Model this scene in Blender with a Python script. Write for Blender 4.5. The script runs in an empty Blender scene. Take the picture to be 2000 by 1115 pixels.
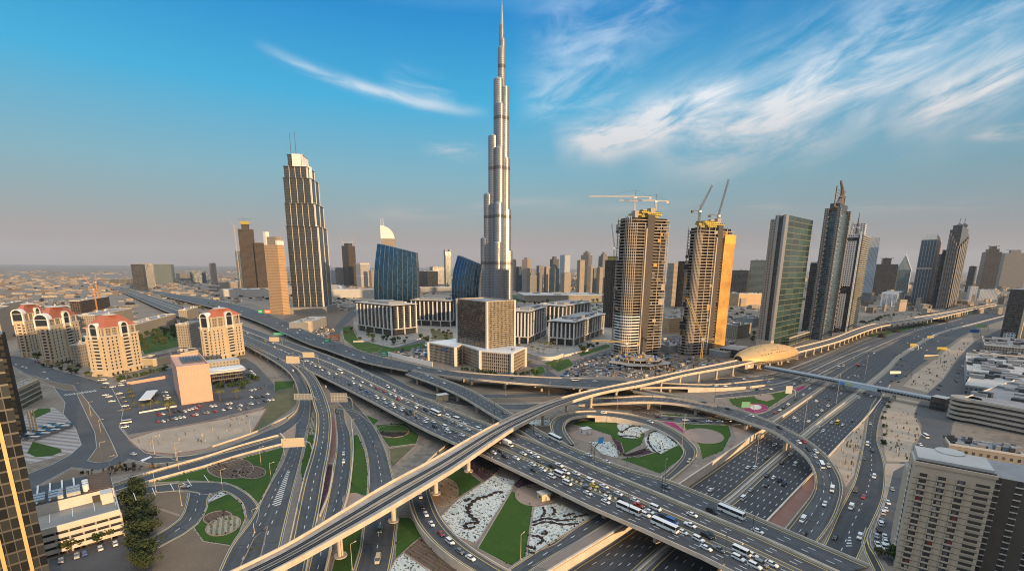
import bpy, bmesh, math, random
from mathutils import Vector, Matrix, geometry
R = math.radians
random.seed(7)
S = bpy.context.scene
COL = S.collection
# ---------------------------------------------------------------- camera
H, FPX, CY, PITCH, ROLL = 115.0, 920.0, 718.0, R(12.15), R(0.45)
Rv, Uv, Fv = Vector((1, 0, 0)), Vector((0, math.sin(PITCH), math.cos(PITCH))), Vector((0, math.cos(PITCH), -math.sin(PITCH)))
R2 = Rv * math.cos(ROLL) + Uv * math.sin(ROLL)
U2 = Uv * math.cos(ROLL) - Rv * math.sin(ROLL)
cd = bpy.data.cameras.new('camera'); cam = bpy.data.objects.new('camera', cd); COL.objects.link(cam)
m = Matrix((R2, U2, -Fv)).transposed().to_4x4(); m.translation = (0, 0, H); cam.matrix_world = m
cd.sensor_width = 36; cd.lens = 36 * FPX / 2000; cd.shift_y = (CY - 557.5) / 2000
cd.clip_start = 1; cd.clip_end = 90000
S.camera = cam
# ---------------------------------------------------------------- light
SUN_AZ, SUN_EL = R(41), R(6.5)        # azimuth: from straight behind the camera towards its right
SD = Vector((math.sin(SUN_AZ) * math.cos(SUN_EL), -math.cos(SUN_AZ) * math.cos(SUN_EL), math.sin(SUN_EL)))
sl = bpy.data.lights.new('sun', 'SUN'); sl.energy = 5.0; sl.angle = R(0.5); sl.color = (1.0, 0.66, 0.34)
so = bpy.data.objects.new('sun', sl); COL.objects.link(so); so.rotation_euler = SD.to_track_quat('Z', 'Y').to_euler()
S.view_settings.view_transform = 'Standard'; S.view_settings.look = 'None'
S.view_settings.exposure = 0.3; S.view_settings.gamma = 1; S.view_settings.use_curve_mapping = False
S.cycles.max_bounces = 5; S.cycles.diffuse_bounces = 2; S.cycles.glossy_bounces = 3; S.cycles.transmission_bounces = 2
S.cycles.volume_bounces = 0; S.cycles.transparent_max_bounces = 6
S.cycles.use_denoising = True; S.cycles.caustics_reflective = False; S.cycles.caustics_refractive = False
S.cycles.sample_clamp_indirect = 4; S.cycles.pixel_filter_type = 'BLACKMAN_HARRIS'; S.cycles.filter_width = 1.05
# ---------------------------------------------------------------- node helper
class NT:
    def __init__(s, tree): s.t = tree; s.n = tree.nodes; s.l = tree.links
    def new(s, typ, **kw):
        n = s.n.new(typ)
        for k, v in kw.items(): setattr(n, k, v)
        return n
    def put(s, sock, v):
        if v is None: return
        if hasattr(v, 'is_output') or isinstance(v, bpy.types.NodeSocket): s.l.new(v, sock)
        else:
            if sock.type == 'RGBA' and len(v) == 3: v = (*v, 1)
            sock.default_value = v
    def math(s, op, a, b=None, c=None, clamp=False):
        n = s.new('ShaderNodeMath', operation=op, use_clamp=clamp)
        for i, v in enumerate((a, b, c)):
            if v is not None: s.put(n.inputs[i], v)
        return n.outputs[0]
    def mix(s, f, a, b, blend='MIX'):
        n = s.new('ShaderNodeMix', data_type='RGBA', blend_type=blend)
        s.put(n.inputs[0], f); s.put(n.inputs[6], a); s.put(n.inputs[7], b)
        return n.outputs[2]
    def mixf(s, f, a, b):
        n = s.new('ShaderNodeMix', data_type='FLOAT')
        s.put(n.inputs[0], f); s.put(n.inputs[2], a); s.put(n.inputs[3], b)
        return n.outputs[0]
    def sep(s, v):
        n = s.new('ShaderNodeSeparateXYZ'); s.put(n.inputs[0], v); return n.outputs
    def comb(s, x, y, z=0.0):
        n = s.new('ShaderNodeCombineXYZ')
        for i, v in enumerate((x, y, z)): s.put(n.inputs[i], v)
        return n.outputs[0]
    def noise(s, vec, scale, detail=3, rough=.55, dist=0):
        n = s.new('ShaderNodeTexNoise'); s.put(n.inputs['Vector'], vec)
        n.inputs['Scale'].default_value = scale; n.inputs['Detail'].default_value = detail
        n.inputs['Roughness'].default_value = rough; n.inputs['Distortion'].default_value = dist
        return n.outputs['Fac']
    def ramp(s, f, stops, interp='LINEAR'):
        n = s.new('ShaderNodeValToRGB'); n.color_ramp.interpolation = interp
        e = n.color_ramp.elements
        while len(e) < len(stops): e.new(.5)
        for i, (p, c) in enumerate(stops):
            e[i].position = p; e[i].color = (*c, 1) if len(c) == 3 else c
        s.put(n.inputs[0], f); return n.outputs[0]
# ---------------------------------------------------------------- world: sky and cirrus
W = bpy.data.worlds.new('World'); S.world = W; W.use_nodes = True
w = NT(W.node_tree); w.n.clear()
sky = w.new('ShaderNodeTexSky', sky_type='NISHITA', sun_disc=False, sun_elevation=SUN_EL,
            sun_rotation=math.atan2(SD.x, SD.y), altitude=100, air_density=1.3, dust_density=1.6, ozone_density=2.5)
gen = w.new('ShaderNodeTexCoord').outputs['Generated']
dx, dy, dz = w.sep(gen)
az = w.math('ARCTAN2', dx, dy); el = w.math('ARCSINE', dz)
away = w.math('MULTIPLY_ADD', w.math('ADD', w.math('MULTIPLY', dx, -SD.x), w.math('MULTIPLY', dy, -SD.y)), .5, .5, clamp=True)
away = w.math('DIVIDE', w.math('SUBTRACT', away, .08), .38, clamp=True)
el01 = w.math('DIVIDE', el, R(60), clamp=True)
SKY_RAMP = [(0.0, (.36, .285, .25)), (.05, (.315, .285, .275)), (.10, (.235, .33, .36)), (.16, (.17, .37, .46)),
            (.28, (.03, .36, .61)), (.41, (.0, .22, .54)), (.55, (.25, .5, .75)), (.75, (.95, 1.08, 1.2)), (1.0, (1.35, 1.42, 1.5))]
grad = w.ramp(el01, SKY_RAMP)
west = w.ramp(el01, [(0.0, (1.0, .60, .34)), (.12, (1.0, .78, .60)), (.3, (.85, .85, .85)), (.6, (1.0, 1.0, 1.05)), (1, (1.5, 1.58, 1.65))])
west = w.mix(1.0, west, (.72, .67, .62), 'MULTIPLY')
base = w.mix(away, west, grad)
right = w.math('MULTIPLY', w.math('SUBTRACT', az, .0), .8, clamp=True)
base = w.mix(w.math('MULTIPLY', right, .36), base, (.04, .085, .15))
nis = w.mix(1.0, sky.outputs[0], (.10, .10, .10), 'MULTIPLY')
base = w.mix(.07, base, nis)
def px_dir(px, py):
    d = Fv * FPX + R2 * (px - 1000) - U2 * (py - CY); d.normalize()
    return math.atan2(d.x, d.y), math.asin(d.z)
cl = None
def cloud(p0, p1, wid, dens, sc=3.0, seed=0.0, lo=.45, hi=.75, stretch=5.0, curve=0.0):
    """a wisp of cirrus lying along a great stroke of the sky, from one direction to another"""
    global cl
    a0, e0 = px_dir(*p0); a1, e1 = px_dir(*p1)
    ln = math.hypot(a1 - a0, e1 - e0); c, s_ = (a1 - a0) / ln, (e1 - e0) / ln
    da = w.math('SUBTRACT', az, a0); de = w.math('SUBTRACT', el, e0)
    u = w.math('DIVIDE', w.math('ADD', w.math('MULTIPLY', da, c), w.math('MULTIPLY', de, s_)), ln)
    v = w.math('SUBTRACT', w.math('MULTIPLY', de, c), w.math('MULTIPLY', da, s_))
    if curve: v = w.math('SUBTRACT', v, w.math('MULTIPLY', w.math('MULTIPLY', u, w.math('SUBTRACT', 1.0, u)), curve))
    vec = w.comb(w.math('MULTIPLY', u, ln / stretch), v, seed)
    warp = w.noise(w.comb(w.math('MULTIPLY', u, ln), v, seed + 3.1), 6, 3)
    v2 = w.math('MULTIPLY_ADD', w.math('SUBTRACT', warp, .5), wid * 1.5, v)
    g = w.math('EXPONENT', w.math('MULTIPLY', w.math('POWER', w.math('DIVIDE', v2, wid), 2.0), -1.0))
    eu = w.math('MULTIPLY', w.math('MULTIPLY', u, 3.5, clamp=True), w.math('MULTIPLY', w.math('SUBTRACT', 1.0, u), 3.5, clamp=True), clamp=True)
    n = w.noise(vec, 14 * sc, 6, .62, .6)
    mr = w.new('ShaderNodeMapRange', clamp=True, interpolation_type='SMOOTHSTEP'); w.put(mr.inputs[0], n)
    mr.inputs[1].default_value = lo; mr.inputs[2].default_value = hi
    d = w.math('MULTIPLY', w.math('MULTIPLY', w.math('MULTIPLY', g, eu), mr.outputs[0]), dens)
    cl = d if cl is None else w.math('ADD', cl, d)
cloud((490, 85), (960, 222), .0085, .68, 2.2, 1, .30, .68, 7, -.04)
cloud((1075, 288), (1455, 150), .036, 1.5, 1.7, 2, .30, .66, 3.5, -.06)
cloud((1230, 305), (1950, 20), .062, .95, 1.3, 5, .34, .70, 3.4, -.08)
cloud((1420, 245), (1830, 30), .085, .55, 1.5, 61.7, .38, .76, 3.5)
cloud((1720, 255), (2090, 80), .045, 1.0, 1.5, 13, .34, .68, 4)
cloud((1000, 90), (1420, -30), .07, .38, 1.2, 51, .36, .76, 2.5)
cloud((1000, 210), (1260, 120), .05, .42, 1.8, 17, .36, .76, 3)
cloud((1620, 130), (2100, -60), .06, .55, 1.6, 21, .4, .75, 4)
cloud((640, 420), (1180, 385), .016, .42, 2.5, 25, .36, .72, 8)
cloud((1020, 405), (1800, 405), .016, .30, 2.5, 29, .40, .72, 8)
cloud((1880, 264), (2100, 250), .008, .8, 3, 33, .34, .66, 5)
cloud((815, 290), (960, 300), .012, .5, 3, 37, .36, .7, 4)
cloud((1620, 412), (1990, 398), .009, .5, 3, 41, .36, .7, 7)
cloud((740, 150), (900, 190), .02, .3, 2.4, 45, .38, .76, 4)
cl = w.math('MINIMUM', cl, .92)
ccol = w.ramp(w.math('DIVIDE', el, R(30), clamp=True), [(0, (.40, .30, .26)), (.3, (.55, .50, .48)), (.7, (.78, .84, .90)), (1, (.70, .80, .92))])
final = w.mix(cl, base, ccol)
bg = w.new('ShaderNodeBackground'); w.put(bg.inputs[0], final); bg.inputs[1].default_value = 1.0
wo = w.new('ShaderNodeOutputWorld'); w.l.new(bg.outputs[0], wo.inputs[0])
W.cycles.sampling_method = 'MANUAL'; W.cycles.sample_map_resolution = 512
# ---------------------------------------------------------------- picture point <-> place
CAMP = Vector((0, 0, H))
def at(px, py, z=0.0):
    d = Fv * FPX + R2 * (px - 1000) - U2 * (py - CY)
    t = (z - H) / d.z
    return CAMP + d * t
def prj(p):
    d = Vector(p) - CAMP; k = FPX / d.dot(Fv)
    return 1000 + d.dot(R2) * k, CY - d.dot(U2) * k
def ztop(p, py):
    """height at which a plumb line over p reaches row py"""
    lo, hi = -50.0, 1400.0
    for _ in range(50):
        mid = (lo + hi) / 2
        if prj((p[0], p[1], mid))[1] > py: lo = mid
        else: hi = mid
    return lo
def reach(p, d, px, far=400.0):
    """length along d from p until column px is met"""
    lo, hi = 0.0, far
    s0 = prj(p)[0] < px
    for _ in range(50):
        mid = (lo + hi) / 2
        if (prj(Vector(p) + Vector(d) * mid)[0] < px) == s0: lo = mid
        else: hi = mid
    return lo
def vp(ox, oy, txt, k=5.0):
    return [(ox + float(a.split(',')[0]) / k, oy + float(a.split(',')[1]) / k) for a in txt.split()]
# ---------------------------------------------------------------- materials
def pbr(name, col, rough=.75, metal=0.0, var=.0, vs=.2, spec=None, emit=None):
    mt = bpy.data.materials.new(name); mt.use_nodes = True; t = NT(mt.node_tree)
    b = t.n['Principled BSDF']
    b.inputs['Roughness'].default_value = rough; b.inputs['Metallic'].default_value = metal
    if spec is not None: b.inputs['Specular IOR Level'].default_value = spec
    if var:
        o = t.new('ShaderNodeTexCoord').outputs['Object']
        n1 = t.noise(o, vs, 4); n2 = t.noise(o, vs * 9, 2)
        f = t.math('ADD', t.math('MULTIPLY', n1, .65), t.math('MULTIPLY', n2, .35))
        a = tuple(min(1, c * (1 - var)) for c in col); c2 = tuple(min(1, c * (1 + var)) for c in col)
        t.put(b.inputs['Base Color'], t.ramp(f, [(.3, a), (.7, c2)]))
    else: b.inputs['Base Color'].default_value = (*col, 1)
    if emit: b.inputs['Emission Color'].default_value = (*emit[0], 1); b.inputs['Emission Strength'].default_value = emit[1]
    return mt
def facade(name, wall, glass, fh=3.8, bw=3.0, wu=.7, wv=.6, grough=.12, wrough=.65, gvar=.5, wmetal=0.0, spec=.8, gmetal=0.0, bands=None, wvar=.12, lit=0.0):
    """windows in rows: UV is metres along the wall and metres up"""
    mt = bpy.data.materials.new(name); mt.use_nodes = True; t = NT(mt.node_tree); b = t.n['Principled BSDF']
    u, v, _ = t.sep(t.new('ShaderNodeUVMap').outputs[0])
    uu = t.math('DIVIDE', u, bw); vv = t.math('DIVIDE', v, fh)
    fu = t.math('ABSOLUTE', t.math('SUBTRACT', t.math('FRACT', uu), .5)); fv = t.math('ABSOLUTE', t.math('SUBTRACT', t.math('FRACT', vv), .5))
    mk = t.math('MULTIPLY', t.math('LESS_THAN', fu, wu / 2), t.math('LESS_THAN', fv, wv / 2))
    wn = t.new('ShaderNodeTexWhiteNoise', noise_dimensions='3D'); t.put(wn.inputs[0], t.comb(t.math('FLOOR', uu), t.math('FLOOR', vv), 0.5))
    rnd = wn.outputs['Value']
    g2 = tuple(min(1, c * (1 + 2.2 * gvar) + .01 * gvar) for c in glass); g1 = tuple(c * (1 - gvar * .6) for c in glass)
    gc = t.mix(t.math('POWER', rnd, 2.0), g1, g2)
    ob = t.new('ShaderNodeTexCoord').outputs['Object']
    nz = t.noise(ob, .05, 4)
    wc = t.mix(nz, tuple(c * (1 - wvar) for c in wall), tuple(min(1, c * (1 + wvar)) for c in wall))
    if bands:
        per, wd, bc = bands
        bm = t.math('LESS_THAN', t.math('FRACT', t.math('DIVIDE', v, per)), wd / per)
        wc = t.mix(bm, wc, bc); gc = t.mix(bm, gc, bc)
    t.put(b.inputs['Base Color'], t.mix(mk, wc, gc))
    ge = t.new('ShaderNodeNewGeometry'); vm = t.new('ShaderNodeVectorMath', operation='MULTIPLY_ADD'); t.put(vm.inputs[0], wn.outputs['Color']); vm.inputs[1].default_value = (.05, .05, .05); vm.inputs[2].default_value = (-.025, -.025, -.025)
    va = t.new('ShaderNodeVectorMath', operation='ADD'); t.put(va.inputs[0], ge.outputs['Normal']); t.put(va.inputs[1], vm.outputs[0]); vn = t.new('ShaderNodeVectorMath', operation='NORMALIZE'); t.put(vn.inputs[0], va.outputs[0]); t.put(b.inputs['Normal'], vn.outputs[0])
    jit = t.math('MULTIPLY', t.math('SUBTRACT', rnd, .5), .10)
    t.put(b.inputs['Roughness'], t.mixf(mk, wrough, t.math('ADD', jit, grough + .05)))
    t.put(b.inputs['Metallic'], t.mixf(mk, wmetal, gmetal))
    b.inputs['Specular IOR Level'].default_value = spec
    if lit:
        on = t.math('MULTIPLY', mk, t.math('GREATER_THAN', rnd, 1 - lit))
        b.inputs['Emission Color'].default_value = (1, .72, .35, 1); t.put(b.inputs['Emission Strength'], t.math('MULTIPLY', on, .6))
    return mt
def road_mat(name, c=(.052, .055, .060)):
    """asphalt; UV = lane number across, metres along; UV2.x = number of lanes"""
    mt = bpy.data.materials.new(name); mt.use_nodes = True; t = NT(mt.node_tree); b = t.n['Principled BSDF']
    x, v, _ = t.sep(t.new('ShaderNodeUVMap', uv_map='UVMap').outputs[0])
    n, wd, _ = t.sep(t.new('ShaderNodeUVMap', uv_map='UVLane').outputs[0])
    k = t.math('ROUND', x); d = t.math('MULTIPLY', t.math('ABSOLUTE', t.math('SUBTRACT', x, k)), wd)
    line = t.math('LESS_THAN', d, .17)
    inner = t.math('MULTIPLY', t.math('GREATER_THAN', k, .5), t.math('LESS_THAN', k, t.math('SUBTRACT', n, .5)))
    edge = t.math('MULTIPLY', t.math('SUBTRACT', 1.0, inner), t.math('MULTIPLY', t.math('GREATER_THAN', k, -.5), t.math('LESS_THAN', k, t.math('ADD', n, .5))))
    dash = t.math('LESS_THAN', t.math('FRACT', t.math('DIVIDE', v, 9.0)), .30)
    wl = t.math('MULTIPLY', t.math('MULTIPLY', line, inner), dash); yl = t.math('MULTIPLY', line, edge)
    ob = t.new('ShaderNodeTexCoord').outputs['Object']
    nz = t.math('ADD', t.math('MULTIPLY', t.noise(t.comb(t.math('MULTIPLY', x, 2.2), t.math('MULTIPLY', v, .02), 0), 1.0, 4), .6), t.math('MULTIPLY', t.noise(ob, .35, 5), .4))
    col = t.ramp(nz, [(.3, tuple(q * .66 for q in c)), (.5, tuple(q * 1.05 for q in c)), (.7, tuple(q * 1.6 for q in c))])
    # tyre-darkened tracks, patched areas, joints
    tr_ = t.math('ABSOLUTE', t.math('SUBTRACT', t.math('FRACT', t.math('MULTIPLY', x, 2.0)), .5))
    col = t.mix(t.math('MULTIPLY', t.math('LESS_THAN', tr_, .17), t.math('MULTIPLY', t.noise(t.comb(x, t.math('MULTIPLY', v, .01), 3), 1.4, 2), .55)), col, tuple(q * .55 for q in c))
    pt_ = t.math('GREATER_THAN', t.noise(t.comb(t.math('MULTIPLY', t.math('FLOOR', x), 3.7), t.math('FLOOR', t.math('DIVIDE', v, 14.0)), 0), 1.3, 1), .60)
    col = t.mix(t.math('MULTIPLY', pt_, .35), col, tuple(q * 1.7 for q in c))
    jn_ = t.math('LESS_THAN', t.math('FRACT', t.math('DIVIDE', v, 36.0)), .014)
    col = t.mix(t.math('MULTIPLY', jn_, .7), col, (.02, .02, .02))
    # the strip outside the yellow line is paler, dustier
    sh = t.math('MAXIMUM', t.math('LESS_THAN', x, -.03), t.math('GREATER_THAN', x, t.math('ADD', n, .03)))
    col = t.mix(t.math('MULTIPLY', sh, .45), col, (.14, .145, .15))
    col = t.mix(t.math('MULTIPLY', wl, .75), col, (.72, .74, .76)); col = t.mix(t.math('MULTIPLY', yl, .9), col, (.62, .46, .13))
    t.put(b.inputs['Base Color'], col); b.inputs['Roughness'].default_value = .7
    return mt
def ground_mat(name, stops, sc=.05, fine=.9, rough=.95, rows=None, spots=None):
    mt = bpy.data.materials.new(name); mt.use_nodes = True; t = NT(mt.node_tree); b = t.n['Principled BSDF']
    ob = t.new('ShaderNodeTexCoord').outputs['Object']
    f = t.math('ADD', t.math('MULTIPLY', t.noise(ob, sc, 6, .6), .62), t.math('MULTIPLY', t.noise(ob, fine, 3, .6), .38))
    col = t.ramp(f, stops)
    if rows:
        per, ang, rc, k = rows
        x, y, _ = t.sep(ob)
        s_ = t.math('ADD', t.math('MULTIPLY', x, math.cos(ang)), t.math('MULTIPLY', y, math.sin(ang)))
        r = t.math('LESS_THAN', t.math('FRACT', t.math('DIVIDE', s_, per)), .45)
        col = t.mix(t.math('MULTIPLY', r, k), col, rc)
    if spots:
        sz, scol, thr = spots
        vn = t.new('ShaderNodeTexVoronoi'); t.put(vn.inputs['Vector'], ob); vn.inputs['Scale'].default_value = sz
        cm = t.math('LESS_THAN', t.sep(vn.outputs['Color'])[0], thr)
        col = t.mix(cm, col, scol)
    bp = t.new('ShaderNodeBump'); bp.inputs['Strength'].default_value = .55; bp.inputs['Distance'].default_value = .35
    t.put(bp.inputs['Height'], t.noise(ob, 1.1, 4, .65)); t.put(b.inputs['Normal'], bp.outputs[0])
    t.put(b.inputs['Base Color'], col); b.inputs['Roughness'].default_value = rough; b.inputs['Specular IOR Level'].default_value = .2
    return mt
M = {}
M['asphalt'] = road_mat('asphalt')
M['asphalt_dark'] = road_mat('asphalt_dark', (.036, .038, .042))
M['lot'] = ground_mat('lot', [(.3, (.075, .078, .083)), (.7, (.115, .118, .125))], .06)
M['concrete'] = pbr('concrete', (.41, .345, .28), .85, 0, .28, .15)
M['parapet'] = pbr('parapet', (.54, .465, .38), .8, 0, .24, .18)
M['pale'] = pbr('pale', (.55, .52, .47), .8, 0, .1, .2)
M['kerb'] = pbr('kerb', (.36, .35, .33), .85, 0, .15, .3)
M['sand'] = ground_mat('sand', [(.28, (.22, .175, .135)), (.42, (.34, .275, .215)), (.55, (.40, .325, .25)), (.75, (.47, .385, .30))], .05, 1.3)
M['desert'] = ground_mat('desert', [(.3, (.10, .088, .075)), (.42, (.17, .145, .12)), (.5, (.25, .21, .17)), (.58, (.20, .165, .135)), (.72, (.38, .32, .26))], .012, .22)
M['earth'] = ground_mat('earth', [(.3, (.135, .105, .08)), (.7, (.215, .165, .12))], .05, 1.0)
M['grass'] = ground_mat('grass', [(.26, (.022, .05, .010)), (.42, (.046, .092, .014)), (.52, (.034, .078, .013)), (.62, (.06, .10, .02)), (.76, (.12, .125, .04))], .07, .8)
M['scrub'] = ground_mat('scrub', [(.3, (.07, .075, .035)), (.7, (.16, .145, .085))], .1, 1.3)
M['gravel'] = ground_mat('gravel', [(.3, (.42, .44, .42)), (.7, (.60, .62, .58))], .2, 1.5, spots=(1.5, (.14, .15, .11), .16))
M['bed'] = ground_mat('bed', [(.3, (.075, .05, .038)), (.7, (.135, .095, .075))], .1, 1.2, rows=(1.8, .9, (.16, .115, .085), .6))
M['bed_brick'] = ground_mat('bed_brick', [(.3, (.26, .15, .095)), (.7, (.36, .22, .14))], .1, 1.2, rows=(2.0, 1.9, (.20, .17, .10), .6))
M['bed_grey'] = ground_mat('bed_grey', [(.3, (.22, .21, .15)), (.7, (.36, .34, .26))], .1, 1.2, rows=(2.2, .5, (.12, .11, .07), .7))
M['purple'] = ground_mat('purple', [(.3, (.028, .018, .022)), (.7, (.075, .042, .050))], .2, 1.5, spots=(1.0, (.12, .06, .09), .12))
M['hedge'] = ground_mat('hedge', [(.3, (.016, .012, .012)), (.7, (.045, .032, .028))], .3, 2)
M['magenta'] = ground_mat('magenta', [(.3, (.22, .02, .09)), (.7, (.34, .05, .14))], .2, 1.5)
M['paving'] = ground_mat('paving', [(.3, (.25, .19, .155)), (.7, (.33, .25, .205))], .1, 1.2)
M['pave_grey'] = ground_mat('pave_grey', [(.3, (.24, .225, .205)), (.7, (.33, .31, .285))], .1, 1.2)
M['pave_red'] = ground_mat('pave_red', [(.3, (.20, .105, .085)), (.7, (.27, .15, .12))], .1, 1.2)
M['stripe'] = ground_mat('stripe', [(.3, (.075, .078, .083)), (.7, (.10, .104, .11))], .1, rows=(2.4, .3, (.6, .6, .58), .9))
M['deckstone'] = ground_mat('deckstone', [(.3, (.34, .33, .32)), (.7, (.42, .41, .40))], .1, rows=(5.0, 1.35, (.26, .19, .16), .8))
for _k, _c in (('paint_blue', (.04, .12, .34)),): M[_k] = pbr(_k, _c, .4)
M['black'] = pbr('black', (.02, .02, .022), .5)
M['steel'] = pbr('steel', (.36, .37, .38), .4, .6)
M['darksteel'] = pbr('darksteel', (.05, .05, .055), .5, .3)
M['whitepaint'] = pbr('whitepaint', (.70, .70, .69), .55)
M['beige'] = pbr('beige', (.55, .45, .30), .75, 0, .08, .2)
M['glass'] = pbr('glass', (.02, .025, .03), .08, 0, spec=.9)
M['bark'] = pbr('bark', (.12, .085, .06), .9)
M['yellow'] = pbr('yellow', (.58, .37, .05), .7, 0, .25, .1); M['signyellow'] = pbr('signyellow', (.40, .30, .05), .7)
M['craneyellow'] = pbr('craneyellow', (.62, .40, .12), .6)
M['craneorange'] = pbr('craneorange', (.62, .28, .07), .6)
M['cranewhite'] = pbr('cranewhite', (.62, .50, .42), .6)
M['rooftile'] = pbr('rooftile', (.36, .115, .065), .75, 0, .2, .4)
M['green_sign'] = pbr('green_sign', (.02, .30, .15), .5)
M['orange_sign'] = pbr('orange_sign', (.62, .20, .05), .5)
M['cream_sign'] = pbr('cream_sign', (.52, .43, .30), .6)
# ---------------------------------------------------------------- mesh helper
class MB:
    def __init__(s): s.v = []; s.f = []; s.m = []; s.uv = []; s.uv2 = []; s.two = False; s.sm = False
    def face(s, pts, uvs=None, mi=0, uv2=None):
        i = len(s.v); s.v += [tuple(p) for p in pts]; s.f.append(tuple(range(i, i + len(pts)))); s.m.append(mi)
        s.uv += list(uvs) if uvs else [(p[0], p[1]) for p in pts]
        s.uv2 += list(uv2) if uv2 else [(0, 0)] * len(pts)
        if uv2: s.two = True
        return s
    def prism(s, poly, z0, z1, top=True, bot=False, mi=0, mt=None, taper=None, u0=0.0):
        """poly counter-clockwise; taper = polygon at the top"""
        tp = taper or poly; n = len(poly); u = u0
        for i in range(n):
            a, b = poly[i], poly[(i + 1) % n]; c, d = tp[(i + 1) % n], tp[i]
            L = math.hypot(b[0] - a[0], b[1] - a[1])
            za = z0 if not callable(z0) else z0
            s.face([(a[0], a[1], z0), (b[0], b[1], z0), (c[0], c[1], z1), (d[0], d[1], z1)], [(u, z0), (u + L, z0), (u + L, z1), (u, z1)], mi); u += L
        if top: s.face([(p[0], p[1], z1) for p in tp], None, mi if mt is None else mt)
        if bot: s.face([(p[0], p[1], z0) for p in reversed(poly)], None, mi if mt is None else mt)
        return s
    def box(s, x0, x1, y0, y1, z0, z1, mi=0, mt=None, bot=False, rot=None):
        p = [(x0, y0), (x1, y0), (x1, y1), (x0, y1)]
        if rot:
            cx, cy, a = rot; p = [(cx + (x - cx) * math.cos(a) - (y - cy) * math.sin(a), cy + (x - cx) * math.sin(a) + (y - cy) * math.cos(a)) for x, y in p]
        return s.prism(p, z0, z1, True, bot, mi, mt)
    def cyl(s, x, y, z0, z1, r0, r1=None, n=12, mi=0, mt=None, top=True, a0=0.0, sx=1.0):
        r1 = r0 if r1 is None else r1
        A = [a0 + 2 * math.pi * i / n for i in range(n)]
        return s.prism([(x + r0 * sx * math.cos(a), y + r0 * math.sin(a)) for a in A], z0, z1, top, False, mi, mt, [(x + r1 * sx * math.cos(a), y + r1 * math.sin(a)) for a in A])
    def bar(s, p, q, r, n=4, mi=0, r2=None):
        p, q = Vector(p), Vector(q); d = (q - p)
        if d.length < 1e-6: return s
        d.normalize(); a = d.cross(Vector((0, 0, 1)) if abs(d.z) < .95 else Vector((1, 0, 0))).normalized(); b = d.cross(a)
        r2 = r if r2 is None else r2
        A = [2 * math.pi * (i + .5) / n for i in range(n)]
        c0 = [p + (a * math.cos(t) + b * math.sin(t)) * r for t in A]; c1 = [q + (a * math.cos(t) + b * math.sin(t)) * r2 for t in A]
        for i in range(n): j = (i + 1) % n; s.face([c0[j], c0[i], c1[i], c1[j]], None, mi)
        s.face(c0, None, mi); s.face(c1[::-1], None, mi)
        return s
    def path(s, pts, r, n=4, mi=0):
        for a, b in zip(pts, pts[1:]): s.bar(a, b, r, n, mi)
        return s
    def build(s, name, mats, parent=None, loc=None, rot=0.0, **props):
        me = bpy.data.meshes.new(name); me.from_pydata(s.v, [], s.f)
        l1 = me.uv_layers.new(name='UVMap'); l1.data.foreach_set('uv', [c for p in s.uv for c in p[:2]])
        if s.two: l2 = me.uv_layers.new(name='UVLane'); l2.data.foreach_set('uv', [c for p in s.uv2 for c in p])
        mats = mats if isinstance(mats, (list, tuple)) else [mats]
        for q in mats: me.materials.append(M[q] if isinstance(q, str) else q)
        me.polygons.foreach_set('material_index', s.m)
        if s.sm: me.polygons.foreach_set('use_smooth', [True] * len(s.f))
        if s.sm:
            bm = bmesh.new(); bm.from_mesh(me); bmesh.ops.remove_doubles(bm, verts=bm.verts, dist=.001); bm.to_mesh(me); bm.free()
        me.update()
        o = bpy.data.objects.new(name, me); COL.objects.link(o)
        if parent: o.parent = parent
        if loc is not None: o.location = loc
        o.rotation_euler.z = rot
        for k, v in props.items(): o[k] = v
        return o
LABELS = {}
def tag(o, label, cat, group=None):
    o['label'] = label; o['category'] = cat
    if group: o['group'] = group
    if label in LABELS: print('DUP LABEL', label)
    LABELS[label] = 1
    n = len(label.split())
    if n < 4 or n > 16: print('LABEL LENGTH', n, label)
    return o
def thing(name, label, cat, loc=(0, 0, 0), rot=0.0, group=None):
    o = bpy.data.objects.new(name, None); COL.objects.link(o); o.location = loc; o.rotation_euler.z = rot
    o.empty_display_size = .1
    return tag(o, label, cat, group)
def dup(root, loc, rot, name=None):
    r = root.copy(); COL.objects.link(r); r.location = loc; r.rotation_euler.z = rot
    for ch in root.children:
        c = ch.copy(); COL.objects.link(c); c.parent = r
        for g in ch.children:
            d = g.copy(); COL.objects.link(d); d.parent = c
    return r
ORD = 'first second third fourth fifth sixth seventh eighth ninth tenth eleventh twelfth thirteenth fourteenth fifteenth sixteenth seventeenth eighteenth nineteenth twentieth'.split()
def ordw(i):
    if i < 20: return ORD[i]
    t = ['twenty', 'thirty', 'forty', 'fifty', 'sixty', 'seventy'][(i + 1) // 10 - 2]; u = (i + 1) % 10
    return (t[:-1] + 'ieth') if u == 0 else t + '-' + ORD[u - 1]
# ---------------------------------------------------------------- ground, cut and roads
def resample(pts, n):
    """Catmull-Rom through pts, n samples at equal arc length"""
    P = [Vector(p) for p in pts]
    if len(P) == 2: return [P[0].lerp(P[1], i / (n - 1)) for i in range(n)]
    E = [P[0] * 2 - P[1]] + P + [P[-1] * 2 - P[-2]]
    C = []
    for i in range(1, len(E) - 2):
        a, b, c, d = E[i - 1:i + 3]
        for k in range(8):
            t = k / 8
            C.append(.5 * ((2 * b) + (c - a) * t + (2 * a - 5 * b + 4 * c - d) * t * t + (3 * b - a - 3 * c + d) * t ** 3))
    C.append(P[-1])
    L = [0.0]
    for a, b in zip(C, C[1:]): L.append(L[-1] + (b - a).length)
    out, j = [], 0
    for i in range(n):
        s = L[-1] * i / (n - 1)
        while j < len(L) - 2 and L[j + 1] < s: j += 1
        out.append(C[j].lerp(C[j + 1], (s - L[j]) / max(1e-9, L[j + 1] - L[j])))
    return out
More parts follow.
